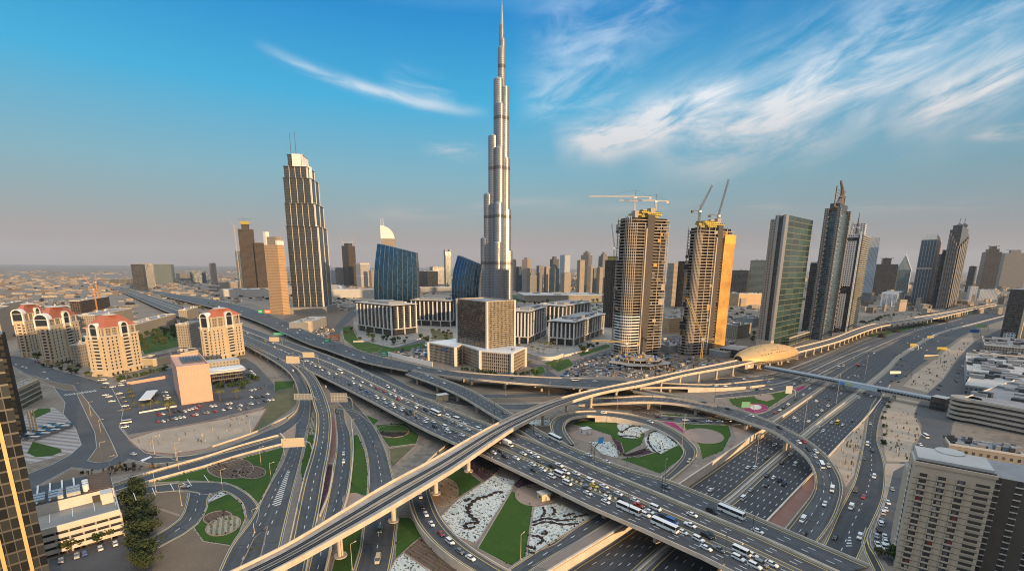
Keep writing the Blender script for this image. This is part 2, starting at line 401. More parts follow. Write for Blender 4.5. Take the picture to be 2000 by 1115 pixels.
def line(pts, dz=0.0):
    """[(px,py,z)] -> places; dz lifts the traced edge (parapet top) above the deck"""
    return [at(p[0], p[1], p[2] + dz) - Vector((0, 0, dz)) for p in pts]
ROADS = {}
def strip(Lw, Rw, step=6.0):
    ln = sum((b - a).length for a, b in zip(Lw, Lw[1:]))
    n = max(6, min(160, int(ln / step)))
    return resample(Lw, n), resample(Rw, n)
def lanes_mesh(A, B, n, sh=1.0, dz=0.0, mi=0, mb=None):
    """the running surface between edges A (left) and B (right)"""
    mb = mb or MB(); v = 0.0
    for i in range(len(A) - 1):
        q = []
        for a, b, vv in ((A[i], B[i], v), (A[i + 1], B[i + 1], v + (A[i + 1] - A[i]).lerp(B[i + 1] - B[i], .5).length)):
            w_ = (b - a).length; lw = max(.5, (w_ - 2 * sh) / n)
            q.append((a + Vector((0, 0, dz)), (-sh / lw, vv), lw)); q.append((b + Vector((0, 0, dz)), (n + sh / lw, vv), lw))
        pts = [q[0][0], q[1][0], q[3][0], q[2][0]]; uv = [q[0][1], q[1][1], q[3][1], q[2][1]]
        nrm = (pts[1] - pts[0]).cross(pts[2] - pts[0])
        if nrm.z < 0: pts.reverse(); uv.reverse()
        mb.face(pts, uv, mi, [(n, q[0][2])] * 4)
        v = q[2][1][1]
    return mb
def wallrun(mb, P, Q, z0, z1, mi=0):
    """a run of solid between two parallel lines, z0..z1 above each point's own height"""
    for i in range(len(P) - 1):
        a, b, c, d = P[i], P[i + 1], Q[i + 1], Q[i]
        up = lambda p, z: (p.x, p.y, p.z + z)
        l = (b - a).length
        mb.face([up(a, z0), up(b, z0), up(b, z1), up(a, z1)], [(0, 0), (l, 0), (l, 1), (0, 1)], mi)
        mb.face([up(c, z0), up(d, z0), up(d, z1), up(c, z1)], [(0, 0), (l, 0), (l, 1), (0, 1)], mi)
        mb.face([up(a, z1), up(b, z1), up(c, z1), up(d, z1)], None, mi)
        mb.face([up(d, z0), up(c, z0), up(b, z0), up(a, z0)], None, mi)
    for k in (0, -1):
        a, b = P[k], Q[k]
        mb.face([(a.x, a.y, a.z + z0), (b.x, b.y, b.z + z0), (b.x, b.y, b.z + z1), (a.x, a.y, a.z + z1)], None, mi)
    return mb
def inset(A, B, d0, d1):
    """two lines at distances d0 and d1 from A towards B"""
    o0, o1 = [], []
    for a, b in zip(A, B):
        n = (b - a).normalized(); o0.append(a + n * d0); o1.append(a + n * d1)
    return o0, o1
def ground_road(name, L, Rr, n=2, z=.06, kerb=True, mat='asphalt', sh=.6, key=None, step=6.0):
    A, B = strip(line([(*p, z) if len(p) == 2 else p for p in L]), line([(*p, z) if len(p) == 2 else p for p in Rr]), step)
    mb = lanes_mesh(A, B, n, sh)
    if kerb:
        for P, Q in ((A, B), (B, A)):
            o, i = inset(P, Q, -.35, .0); wallrun(mb, o, i, -.06, .11, 1)
    o = mb.build(name, [mat, 'kerb']); o['kind'] = 'structure'
    ROADS[key or name] = (A, B, n)
    return o
def parapet_parts(t, A, B, h=1.0, w_=.38, cols='parapet'):
    for P, Q in ((A, B), (B, A)):
        o, i = inset(P, Q, 0, w_); mb = wallrun(MB(), o, i, -.9, h)
        mb.build('parapet', cols, t)
def rail_posts(t, A, B, h=1.0, gap=3.0):
    for P, Q in ((A, B), (B, A)):
        mb = MB(); acc = 0; top = []
        c, _ = inset(P, Q, .19, .2)
        for a, b in zip(c, c[1:]):
            l = (b - a).length; k = max(1, int(l / gap))
            for i in range(k):
                p = a.lerp(b, i / k); mb.box(p.x - .09, p.x + .09, p.y - .09, p.y + .09, p.z + h, p.z + h + .5)
            top += [a + Vector((0, 0, h + .5))]
        mb.path(top, .07); mb.build('handrail', 'steel', t)
def piers(t, A, B, z_under=1.9, gap=32.0, start=14.0, z0=0.0, two=False, r=1.3, skip=()):
    acc = -start; k = 0
    for i in range(len(A) - 1):
        c = A[i].lerp(B[i], .5); acc += (A[i + 1].lerp(B[i + 1], .5) - c).length
        if acc < 0: continue
        acc -= gap; k += 1
        if k in skip: continue
        wv = B[i] - A[i]; wd = wv.length; wn = wv.normalized()
        top = c.z - z_under
        if top - z0 < 1.5: continue
        mb = MB(); ang = math.atan2(wn.y, wn.x)
        hw = wd * .36
        mb.box(c.x - hw, c.x + hw, c.y - 1.0, c.y + 1.0, top - 1.0, top, rot=(c.x, c.y, ang), bot=True)
        for s in ((-.22, .22) if wd > 14 else (0,)):
            p = c + wn * wd * s
            mb.box(p.x - r, p.x + r, p.y - r * .7, p.y + r * .7, z0 - .3, top - 1.0, rot=(p.x, p.y, ang))
        mb.build('pier', 'concrete', t)
def flyover(name, label, L, Rr, n=3, sh=1.2, gap=32, start=14, mat='asphalt', key=None, posts=False, step=6.0, thick=1.9, medians=(), skip=(), z0=0.0, cat='flyover', bands=None):
    t = thing(name, label, cat)
    A, B = strip(line(L, 1.0), line(Rr, 1.0), step)
    mb = MB()
    for f0, f1, nn, s_ in (bands or ((0, 1, n, sh + .38),)):
        lanes_mesh([a.lerp(b, f0) for a, b in zip(A, B)], [a.lerp(b, f1) for a, b in zip(A, B)], nn, s_, 0, 0, mb)
    mb.build('deck', mat, t)
    gd = MB()
    for i in range(len(A) - 1):   # box girder: fascia, sloping soffit
        for P, Q in ((A, B), (B, A)):
            a, b = P[i], P[i + 1]; n0 = (Q[i] - P[i]).normalized(); n1 = (Q[i + 1] - P[i + 1]).normalized()
            i0 = (Q[i] - P[i]).length * .22; i1 = (Q[i + 1] - P[i + 1]).length * .22
            pts = [Vector((a.x, a.y, a.z - .9)), Vector((b.x, b.y, b.z - .9)), b + n1 * i1 - Vector((0, 0, thick)), a + n0 * i0 - Vector((0, 0, thick))]
            gd.face(pts)
        gd.face([A[i].lerp(B[i], .22) - Vector((0, 0, thick)), A[i + 1].lerp(B[i + 1], .22) - Vector((0, 0, thick)), B[i + 1].lerp(A[i + 1], .22) - Vector((0, 0, thick)), B[i].lerp(A[i], .22) - Vector((0, 0, thick))])
    gd.build('girder', 'concrete', t)
    # where the deck is low it rests on solid side walls
    i = 0
    while i < len(A):
        j = i
        while j < len(A) and .6 < A[j].z - z0 < 4.6 and not inside((A[j].x, A[j].y), ring): j += 1
        if j - i > 2:
            for P, Q in ((A, B), (B, A)):
                mb = MB(); o, q = inset(P[i:j], Q[i:j], .12, .5)
                for a, b in zip(o, o[1:]): mb.face([(a.x, a.y, z0 - .1), (b.x, b.y, z0 - .1), (b.x, b.y, b.z - .85), (a.x, a.y, a.z - .85)])
                mb.build('abutment_wall', 'parapet', t)
        i = max(j, i + 1)
    parapet_parts(t, A, B)
    if posts: rail_posts(t, A, B)
    if gap: piers(t, A, B, thick, gap, start, z0, skip=skip)
    ROADS[key or name] = (A, B, n)
    return t, A, B
def barrier(name, label, P, w_=.6, h=.9, mat='parapet', cat='barrier', z=None):
    pts = line(P); n = max(4, min(120, int(sum((b - a).length for a, b in zip(pts, pts[1:])) / 8)))
    pts = resample(pts, n); o, i = [], []
    for k, p in enumerate(pts):
        d = (pts[min(k + 1, n - 1)] - pts[max(k - 1, 0)]).normalized(); nn = Vector((-d.y, d.x, 0))
        o.append(p + nn * w_ / 2); i.append(p - nn * w_ / 2)
    b = wallrun(MB(), o, i, -.05, h).build(name, mat)
    return tag(b, label, cat)
def Z(pts, z): return [(p[0], p[1], z) for p in pts]
# --- the sunken highway: bed heights
def zs(y):
    return -5.0 if y >= 900 else (-5.0 + (900 - y) / 125 * 5.06 if y > 775 else .06)
CUT_L = [(1000, 1162), (1078, 1114), (1230, 1020), (1332, 944), (1412, 891), (1492, 838), (1566, 788), (1618, 752)]
CUT_R = [(1300, 1215), (1400, 1118), (1498, 1016), (1544, 968), (1588, 922), (1618, 890), (1660, 846), (1690, 816), (1722, 776), (1738, 752)]
cutL, cutR = line(Z(CUT_L, 0)), line(Z(CUT_R, 0))
# --- ground: one sheet to the horizon with the cut left open
far = 26000.0
outer = [(-far, -400), (far, -400), (far, far), (-far, far)]
ring = [(p.x, p.y) for p in cutL] + [(p.x, p.y) for p in reversed(cutR)]
pts2 = [Vector(p) for p in outer + ring]
for gx in range(-6, 7):
    for gy in range(1, 12):
        q = Vector((gx * 150.0 + 7, gy * 150.0 + 3)); pts2.append(q)
no, nr = len(outer), len(ring)
edges = [(i, (i + 1) % no) for i in range(no)] + [(no + i, no + (i + 1) % nr) for i in range(nr)]
dv, de_, df, *_ = geometry.delaunay_2d_cdt(pts2, edges, [], 0, 1e-4)
def inside(p, poly):
    c = False; j = len(poly) - 1
    for i in range(len(poly)):
        if (poly[i][1] > p[1]) != (poly[j][1] > p[1]) and p[0] < (poly[j][0] - poly[i][0]) * (p[1] - poly[i][1]) / (poly[j][1] - poly[i][1]) + poly[i][0]: c = not c
        j = i
    return c
g = MB()
for f in df:
    cx = sum(dv[i].x for i in f) / len(f); cy = sum(dv[i].y for i in f) / len(f)
    if inside((cx, cy), ring): continue
    fs = [(dv[i].x, dv[i].y, 0) for i in f]
    if (fs[1][0] - fs[0][0]) * (fs[2][1] - fs[0][1]) - (fs[1][1] - fs[0][1]) * (fs[2][0] - fs[0][0]) < 0: fs.reverse()
    g.face(fs)
g.build('ground', 'desert')['kind'] = 'structure'
# --- cut walls
def cutwall(name, label, pts, px):
    n = 40; P = resample(pts, n); mb = MB(); Q = []
    t = thing(name, label, 'retaining wall')
    zz = [min(-.2, zs(prj(p)[1])) for p in P]
    for i in range(n - 1):
        a, b = P[i], P[i + 1]
        mb.face([(a.x, a.y, zz[i]), (b.x, b.y, zz[i + 1]), (b.x, b.y, 0), (a.x, a.y, 0)], [(i, 0), (i + 1, 0), (i + 1, 1), (i, 1)])
    mb.build('wall_face', 'parapet', t)
    o = []; q = []
    for k, p in enumerate(P):
        d = (P[min(k + 1, n - 1)] - P[max(k - 1, 0)]).normalized(); nn = Vector((-d.y, d.x, 0)) * px
        o.append(p - nn * .02); q.append(p + nn * .8)
    wallrun(MB(), o, q, -.1, .9).build('coping', 'parapet', t)
    return P
cutwall('retaining_wall', 'long sunlit concrete retaining wall on the garden side of the sunken highway', cutL, 1)
cutwall('retaining_wall', 'concrete retaining wall beside the sandy island, right of the sunken highway', cutR, -1)
# --- sunken highway, two carriageways and a median strip
def zl(pts): return [(x, y, zs(y)) for x, y in pts]
medL = [(1150, 1180), (1240, 1114), (1300, 1062), (1414, 978), (1480, 922), (1540, 870), (1568, 846), (1620, 804), (1676, 762), (1730, 718), (1762, 688), (1830, 650), (1900, 631), (1960, 616)]
medR = [(1180, 1190), (1262, 1114), (1318, 1064), (1430, 980), (1490, 926), (1550, 874), (1578, 850), (1632, 806), (1688, 764), (1738, 721), (1768, 692), (1834, 653), (1902, 634), (1962, 618)]
def down(p):
    y = prj(p)[1]; return Vector((p.x, p.y, zs(y)))
lc = [down(p) for p in cutL] + line(zl([(1652, 722), (1700, 692), (1742, 672), (1782, 650), (1842, 633), (1900, 619), (1955, 607)]))
rc = [down(p) for p in cutR] + line(zl([(1760, 742), (1780, 730), (1796, 716), (1828, 694), (1880, 656), (1915, 640), (1968, 622)]))
ml, mr = line(zl(medL)), line(zl(medR))
for nm, a, b, n in (('highway', lc, ml, 6), ('highway', mr, rc, 6)):
    A, B = strip(a, b, 5); o = lanes_mesh(A, B, n, 1.6).build(nm, 'asphalt_dark'); o['kind'] = 'structure'
    ROADS['hwyL' if a is lc else 'hwyR'] = (A, B, n)
A, B = strip(ml, mr, 5); mb = MB(); wallrun(mb, A, B, -.3, .25); o = mb.build('highway_median', 'pave_grey'); o['kind'] = 'structure'
C = [a.lerp(b, .5) for a, b in zip(A, B)]; P, Q = inset(C, B, -.3, .3)
tag(wallrun(MB(), P, Q, .2, 1.1).build('median_barrier', 'parapet'), 'low concrete barrier along the middle of the sunken highway median', 'barrier')
# --- the long flyover: three bands of traffic on one deck
L0 = [(150, 547), (220, 564), (312, 602), (400, 636), (476, 668), (530, 693), (580, 712), (652, 746), (736, 788), (780, 812), (852, 848), (896, 867), (932, 882), (980, 904), (1080, 952), (1180, 1000), (1300, 1050), (1412, 1104), (1520, 1158)]
L1 = [(175, 545), (240, 562), (352, 596), (440, 622), (540, 658), (616, 684), (680, 708), (740, 736), (800, 764), (860, 788), (920, 814), (1000, 842), (1080, 874), (1160, 910), (1230, 938), (1300, 968), (1400, 1010), (1500, 1052), (1640, 1116)]
zA = lambda pts: [(x, y, 1.0 + 7.0 * min(1, max(0, (x - 60) / 300))) for x, y in pts]
tA, AA, AB = flyover('flyover', 'wide multi-lane flyover crossing the whole interchange, jammed with traffic', zA(L0), zA(L1), 9, gap=36, start=470, step=6, bands=((0, .415, 4, 1.4), (.415, .665, 2, 1.2), (.665, 1, 3, 1.3)))
tA['category'] = 'flyover'
def cross(frac0, frac1, A, B):
    return [a.lerp(b, frac0) for a, b in zip(A, B)], [a.lerp(b, frac1) for a, b in zip(A, B)]
def on_deck(name, label, f0, f1, i0, i1, h, mat, cat):
    P, Q = cross(f0, f1, AA, AB); mb = wallrun(MB(), P[i0:i1], Q[i0:i1], .02, h)
    return mb.build(name, mat, tA)
nA = len(AA)
on_deck('lane_divider', '', .405, .425, int(nA * .25), int(nA * .8), .8, 'parapet', '')
on_deck('lane_divider', '', .655, .675, int(nA * .1), nA - 1, .8, 'parapet', '')
# B: the far carriageway that bends away behind the podium building, E: its branch that joins the long flyover
Bf = [(255, 558), (330, 572), (400, 582), (460, 594), (532, 616), (600, 646), (666, 670), (730, 692), (800, 708), (840, 717), (920, 727), (1000, 732), (1100, 737), (1180, 739), (1216, 741), (1300, 747), (1394, 750), (1450, 745), (1512, 738)]
Bn = [(250, 563), (320, 578), (390, 594), (440, 606), (500, 626), (592, 666), (636, 681), (704, 704), (792, 722), (846, 729), (920, 738), (1000, 746), (1100, 753), (1176, 757), (1216, 757), (1300, 755), (1394, 757), (1450, 755), (1512, 749)]
zB = lambda pts: [(x, y, 1 + 7 * min(1, max(0, (x - 200) / 220)) if x < 1180 else 8 - 7.4 * min(1, (x - 1180) / 320)) for x, y in pts]
tB, BA, BB = flyover('flyover', 'curved flyover passing behind the gardens below the bronze podium building', zB(Bn), zB(Bf), 3, gap=38, start=420, posts=False, key='B')
En = [(792, 729), (846, 748), (900, 772), (960, 808), (1000, 830), (1060, 866), (1160, 909), (1230, 938), (1300, 967), (1400, 1009), (1500, 1051), (1640, 1115)]
Ef = [(806, 721), (848, 733), (908, 755), (960, 782), (1002, 808), (1060, 842), (1110, 868), (1160, 889), (1232, 915), (1300, 934), (1400, 974), (1500, 1017), (1700, 1101)]
tE, EA, EB = flyover('flyover', 'narrower flyover branch that dips under the metro line and joins the long flyover', Z(En, 8.15), Z(Ef, 8.15), 3, gap=36, start=24, key='E')
# S, T: the two ramps that peel off toward the lower left
zST = lambda y: max(.1, 8 - 7.9 * max(0, (y - 705)) / 190)
def zr(pts, f): return [(x, y, f(y)) for x, y in pts]
rampS_L = [(560, 704), (578, 718), (592, 734), (604, 756), (612, 788), (618, 812), (616, 846), (608, 884), (592, 936), (578, 996), (566, 1050), (556, 1090), (548, 1125)]
rampS_R = [(574, 703), (590, 712), (614, 732), (630, 760), (640, 786), (646, 810), (647, 840), (643, 880), (635, 922), (626, 980), (618, 1020), (606, 1070), (596, 1125)]
flyover('ramp', 'slip ramp curving down from the flyover between pink parapets', zr(rampS_L, lambda y: max(.12, 8 - 7.9 * max(0, y - 705) / 270)), zr(rampS_R, lambda y: max(.12, 8 - 7.9 * max(0, y - 705) / 270)), 2, gap=30, start=20, key='S', cat='ramp')
rampT_L = [(470, 668), (528, 700), (558, 721), (574, 741), (583, 768), (584, 786), (577, 803), (562, 816)]
rampT_R = [(478, 664), (545, 699), (576, 716), (590, 734), (601, 757), (606, 784), (605, 812), (600, 836)]
flyover('ramp', 'outer slip ramp bending left past the hotel towards the underpass', zr(rampT_L, lambda y: max(.15, 8 - 7.9 * max(0, y - 690) / 120)), zr(rampT_R, lambda y: max(.15, 8 - 7.9 * max(0, y - 690) / 120)), 2, gap=30, start=14, key='T', cat='ramp')
# F: the big curved flyover over the highway, and its feeder
Ff = [(1130, 781), (1160, 778), (1220, 774), (1260, 772), (1310, 775), (1360, 782), (1440, 798), (1496, 818), (1540, 838), (1576, 858), (1612, 886), (1636, 918), (1646, 948), (1642, 978), (1628, 1014), (1598, 1056), (1560, 1092)]
Fn = [(1130, 790), (1160, 788), (1220, 785), (1280, 784), (1340, 790), (1400, 804), (1472, 827), (1512, 842), (1552, 870), (1576, 892), (1588, 914), (1592, 938), (1586, 962), (1566, 990), (1534, 1030), (1510, 1056), (1480, 1086)]
def zF(x, y):
    if y < 840 and x < 1500: return .4 + 6.6 * min(1, max(0, (x - 1120) / 110))
    return 7 - 6.8 * min(1, max(0, (y - 870)) / 170) if y > 870 else 7.0
tF, FA, FB = flyover('flyover', 'big curved flyover sweeping over the highway past the sandy island', [(x, y, zF(x, y)) for x, y in Fn], [(x, y, zF(x, y)) for x, y in Ff], 3, gap=40, start=60, key='F', posts=True, step=4, skip=(5,), z0=-2)
Gn = [(1236, 762), (1290, 772), (1350, 783), (1400, 792)]; Gf = [(1244, 757), (1300, 767), (1360, 779), (1405, 789)]
flyover('ramp', 'short feeder ramp slanting down to the big curved flyover from under the metro', Z(Gn, 7.2), Z(Gf, 7.2), 1, gap=34, start=10, key='G', cat='ramp', posts=True)
# Lp: the garden loop
Lo = [(1100, 862), (1084, 850), (1076, 838), (1076, 824), (1090, 811), (1122, 803), (1160, 801), (1196, 803), (1240, 809), (1288, 824), (1330, 846), (1354, 866), (1362, 882), (1352, 900), (1320, 928), (1290, 950)]
Li = [(1122, 866), (1112, 852), (1104, 838), (1106, 824), (1118, 815), (1140, 811), (1160, 811), (1198, 814), (1230, 820), (1270, 831), (1308, 850), (1328, 868), (1335, 882), (1326, 898), (1298, 924), (1268, 946)]
def zL_(i, n): f = i / (n - 1); return 7.9 if f < .12 else (7.9 - 7.75 * min(1, (f - .12) / .6))
tL, LA_, LB_ = flyover('loop_ramp', 'loop ramp circling the patterned flower garden', [(x, y, zL_(i, 16)) for i, (x, y) in enumerate(Lo)], [(x, y, zL_(i, 16)) for i, (x, y) in enumerate(Li)], 1, sh=1.6, gap=30, start=50, key='L', step=4, cat='ramp')
# N: the lower loop with the queue of cars, rising gently
Nl = [(905, 842), (868, 870), (828, 905), (802, 940), (797, 968), (810, 1012), (838, 1050), (880, 1086), (930, 1118), (985, 1150)]
Nr = [(935, 858), (900, 884), (862, 910), (840, 932), (838, 948), (846, 978), (864, 1014), (900, 1052), (958, 1091), (1030, 1130)]
flyover('loop_ramp', 'lower loop ramp with a queue of cars, passing beneath the metro viaduct', [(x, y, .8 + 2.5 * min(1, max(0, (y - 930) / 120))) for x, y in Nl], [(x, y, .8 + 2.5 * min(1, max(0, (y - 930) / 120))) for x, y in Nr], 1, sh=1.6, gap=0, key='N', step=4, cat='ramp')
# --- roads on the ground
ground_road('slip_road', [(620, 736), (654, 778), (688, 820), (712, 868), (720, 924), (716, 975), (710, 1020), (704, 1072), (688, 1125)], [(646, 746), (682, 776), (720, 818), (748, 866), (762, 910), (772, 955), (777, 1000), (772, 1036), (768, 1072), (758, 1125)], 2, key='Q')
ground_road('slip_road', [(652, 796), (656, 830), (658, 866), (653, 905), (645, 950), (634, 1000), (626, 1030), (610, 1075), (598, 1125)], [(672, 800), (676, 824), (685, 850), (687, 900), (680, 956), (667, 1002), (657, 1030), (648, 1060), (638, 1125)], 2, key='R', z=.075)
ground_road('slip_road', [(578, 826), (574, 856), (562, 878), (553, 902), (530, 940), (512, 972), (490, 1016), (452, 1066), (424, 1125)], [(604, 800), (604, 826), (598, 842), (592, 872), (585, 906), (572, 960), (560, 1012), (548, 1064), (534, 1125)], 3, key='T2', z=.08)
ground_road('ring_road', [(262, 953), (300, 948), (376, 940), (440, 943), (476, 958), (498, 977), (506, 996), (500, 1020)], [(270, 966), (310, 961), (360, 958), (408, 966), (432, 958), (450, 964), (472, 982), (480, 1010)], 1, z=.07, key='U')
ground_road('ring_road', [(368, 962), (366, 975), (357, 1004), (340, 1022), (298, 1048), (262, 1066)], [(412, 962), (406, 972), (404, 992), (380, 1028), (318, 1064), (284, 1082)], 2, z=.082, key='V')
ground_road('slip_road', [(584, 800), (555, 826), (508, 846), (470, 862), (430, 876), (390, 886), (350, 891), (300, 893)], [(590, 816), (566, 838), (540, 854), (500, 868), (460, 879), (400, 892), (350, 901), (300, 905)], 1, z=.088, key='T1')
ground_road('slip_road', [(1236, 960), (1152, 1012), (1070, 1062), (998, 1108), (960, 1135)], [(1262, 972), (1192, 1018), (1110, 1068), (1036, 1114), (1000, 1140)], 2, key='Mr')
ground_road('service_road', [(840, 745), (870, 760), (920, 768), (1000, 769), (1100, 766), (1180, 764)], [(820, 752), (862, 769), (920, 777), (1000, 777), (1100, 773), (1180, 771)], 1, key='J', kerb=False)
ground_road('slip_road', [(690, 704), (760, 733), (806, 757), (860, 772), (920, 783), (1000, 789), (1060, 787), (1130, 781)], [(680, 709), (752, 742), (800, 766), (856, 783), (920, 794), (1000, 800), (1060, 797), (1130, 790)], 1, key='D', z=.09)
ground_road('service_road', [(1250, 804), (1300, 811), (1360, 816), (1430, 818), (1470, 811), (1508, 798), (1580, 752), (1640, 716), (1700, 684)], [(1254, 816), (1300, 823), (1360, 828), (1430, 829), (1480, 823), (1524, 806), (1598, 758), (1652, 722), (1708, 690)], 2, key='X')
ground_road('frontage_road', [(1712, 776), (1698, 802), (1688, 860), (1672, 930), (1656, 966), (1638, 1000), (1610, 1062), (1570, 1130)], [(1742, 774), (1722, 806), (1713, 852), (1724, 892), (1729, 920), (1724, 972), (1698, 1034), (1680, 1080), (1650, 1140)], 2, key='W', mat='asphalt_dark')
ground_road('slip_road', [(1692, 1030), (1684, 1056), (1690, 1080), (1712, 1125)], [(1702, 1034), (1697, 1056), (1708, 1078), (1732, 1125)], 1, key='W2', z=.085, mat='asphalt_dark')
def sheet(name, mat, pts, z=.03, kind='structure', edge=None, smooth=False):
    P = [at(x, y, z) for x, y in pts]
    if smooth: P = resample(P + [P[0]], len(P) * 4)[:-1]
    a = sum(P[i].x * P[(i + 1) % len(P)].y - P[(i + 1) % len(P)].x * P[i].y for i in range(len(P)))
    if a < 0: P.reverse()
    tri = geometry.tessellate_polygon([P]); mb = MB()
    for t in tri:
        q = [P[i] for i in t]
        if (q[1] - q[0]).cross(q[2] - q[0]).z < 0: q.reverse()
        mb.face(q)
    mats = [mat]
    if edge:
        mats.append(edge[0]); n = len(P)
        for i in range(n):
            a0, b0, c0, d0 = P[i - 1], P[i], P[(i + 1) % n], P[(i + 2) % n]
            def off(p, q, r):
                d = (r - p); d.z = 0; d.normalize(); return Vector((d.y, -d.x, 0)) * edge[1]
            o0, o1 = off(a0, b0, c0), off(b0, c0, d0); up = Vector((0, 0, .10))
            mb.face([b0 + up, b0 + o0 + up, c0 + o1 + up, c0 + up][::-1], None, 1)
            mb.face([b0 + o0 - Vector((0, 0, z)), c0 + o1 - Vector((0, 0, z)), c0 + o1 + up, b0 + o0 + up], None, 1)
            mb.face([c0, b0, b0 + up, c0 + up], None, 1)
    o = mb.build(name, mats); o['kind'] = kind
    return o
def ell(cx, cy, rx, ry, n=28, rot=0.0):
    return [(cx + rx * math.cos(t) * math.cos(rot) - ry * math.sin(t) * math.sin(rot), cy + rx * math.cos(t) * math.sin(rot) + ry * math.sin(t) * math.cos(rot)) for t in (2 * math.pi * i / n for i in range(n))]
# broad asphalt areas
sheet('asphalt_yard', 'lot', [(20, 694), (60, 700), (110, 722), (170, 738), (215, 752), (240, 800), (236, 822), (232, 834), (252, 858), (282, 884), (330, 893), (350, 902), (300, 906), (250, 896), (240, 904), (190, 918), (140, 912), (60, 955), (34, 966), (30, 935), (100, 908), (138, 888), (160, 868), (148, 836), (124, 808), (128, 786), (104, 754), (60, 735), (20, 712)], .05, edge=('kerb', .4))
sheet('highway_junction', 'lot', [(1392, 758), (1512, 757), (1570, 746), (1650, 712), (1740, 668), (1840, 632), (1960, 606), (1950, 597), (1900, 606), (1820, 628), (1740, 645), (1700, 660), (1640, 684), (1590, 704), (1540, 722), (1480, 736), (1400, 740)], .02)
for k, (a, b) in enumerate((([(1398, 771), (1500, 758), (1556, 744), (1640, 706), (1720, 668), (1800, 640)], [(1396, 778), (1500, 768), (1562, 752), (1648, 713), (1724, 673), (1804, 644)]), ([(1400, 744), (1480, 738), (1540, 727), (1600, 704), (1680, 668), (1724, 652)], [(1400, 748), (1490, 742), (1548, 732), (1608, 709), (1686, 672), (1730, 656)]))):
    ground_road('service_road', a, b, 2, z=.05, key='Z%d' % k)
for a in ([(1512, 752), (1560, 738), (1640, 700), (1700, 676)], [(1400, 739), (1500, 732), (1580, 706), (1660, 670)], [(1570, 748), (1640, 712), (1720, 674), (1800, 643), (1880, 622)]):
    P = resample(line(Z(a, .05)), 24); q = []
    for i, p in enumerate(P):
        d = (P[min(i + 1, 23)] - P[max(0, i - 1)]).normalized(); q.append(p + Vector((-d.y, d.x, 0)) * 2.2)
    wallrun(MB(), P, q, 0, .3).build('verge', 'pave_grey')['kind'] = 'structure'
sheet('parking_lot', 'lot', [(218, 756), (330, 720), (480, 700), (500, 712), (545, 760), (520, 792), (400, 822), (300, 840), (250, 848), (236, 826), (242, 800)], .03)
sheet('parking_lot', 'lot', [(96, 1092), (246, 1048), (300, 1062), (330, 1125), (90, 1160)], .03)
sheet('parking_lot', 'lot', [(1784, 880), (1800, 850), (1800, 830), (1786, 808), (1796, 786), (1812, 768), (1842, 742), (1874, 698), (1900, 668), (1960, 640), (1960, 690), (1900, 760), (1860, 830), (1850, 900), (1790, 1100), (1735, 1105), (1704, 1060), (1728, 980), (1745, 915)], .03)
sheet('street', 'lot', [(620, 700), (640, 668), (652, 640), (690, 600), (720, 590), (700, 612), (668, 640), (660, 664), (700, 690), (780, 676), (830, 660), (835, 666), (780, 686), (700, 704), (660, 700)], .03)
sheet('street', 'lot', [(1010, 700), (1050, 712), (1090, 714), (1200, 680), (1320, 655), (1330, 662), (1200, 694), (1120, 716), (1070, 722), (1090, 735), (1070, 738), (1040, 720)], .03)
# streets, verges and forecourts of the office quarter
for k, p in enumerate(([(690, 690), (700, 660), (690, 630), (760, 600), (900, 600), (900, 640), (888, 668), (836, 672), (770, 690)], [(996, 690), (1000, 600), (1190, 596), (1196, 660), (1186, 676), (1100, 698), (1040, 700)], [(1196, 700), (1300, 640), (1480, 640), (1476, 690), (1420, 704), (1300, 716)], [(540, 625), (640, 600), (690, 600), (690, 640), (620, 660), (580, 645)])):
    sheet('forecourt', ('pave_grey', 'pave_grey', 'earth', 'earth')[k], p, .012 + .002 * k)
for k, p in enumerate(([(668, 640), (684, 636), (700, 664), (770, 680), (830, 668), (834, 676), (770, 692), (700, 684), (672, 662)], [(1000, 640), (1010, 636), (1016, 690), (1004, 694)], [(1130, 690), (1190, 672), (1192, 678), (1134, 696)], [(1000, 576), (1190, 580), (1192, 592), (1004, 590)], [(840, 642), (884, 652), (886, 664), (846, 662)], [(270, 664), (345, 640), (352, 676), (282, 692)], [(1036, 720), (1060, 714), (1066, 726), (1044, 736)])):
    sheet('lawn', ('grass', 'scrub')[k in (1, 4)], p, .05 + .001 * k, 'stuff', edge=('pave_grey', .6))
# sand and paving
sheet('sand_lot', 'sand', [(252, 858), (300, 843), (440, 818), (512, 800), (520, 797), (490, 846), (440, 862), (400, 876), (340, 886), (290, 882), (268, 872)], .04, edge=('pave_red', 1.2))
sheet('sand_island', 'sand', [(1690, 818), (1684, 856), (1668, 928), (1652, 950), (1646, 936), (1636, 912), (1616, 892)], .04)
sheet('sand_island', 'pave_red', [(1588, 926), (1592, 945), (1584, 965), (1560, 994), (1530, 1030), (1498, 1020), (1544, 970)], .03)
sheet('sand_lot', 'sand', [(1752, 776), (1722, 814), (1728, 884), (1732, 900), (1774, 902), (1782, 868), (1800, 848), (1796, 832), (1784, 812), (1794, 784)], .04)
sheet('sand_lot', 'sand', [(1764, 754), (1784, 732), (1828, 700), (1880, 660), (1898, 648), (1902, 668), (1870, 698), (1838, 744), (1812, 766)], .04)
sheet('sand_lot', 'sand', [(1730, 905), (1772, 905), (1745, 920), (1730, 980), (1700, 1055), (1726, 975)], .035)
sheet('sand_lot', 'desert', [(1690, 640), (1750, 618), (1900, 590), (1960, 592), (1900, 602), (1740, 640), (1690, 662)], .02)
sheet('traffic_island', 'earth', [(150, 768), (158, 768), (192, 814), (214, 856), (229, 890), (214, 900), (190, 903), (172, 899), (190, 874), (186, 844)], .09, edge=('kerb', .4))
sheet('traffic_island', 'earth', [(34, 724), (70, 735), (112, 748), (142, 752), (150, 764), (128, 762), (80, 748)], .09, edge=('kerb', .4))
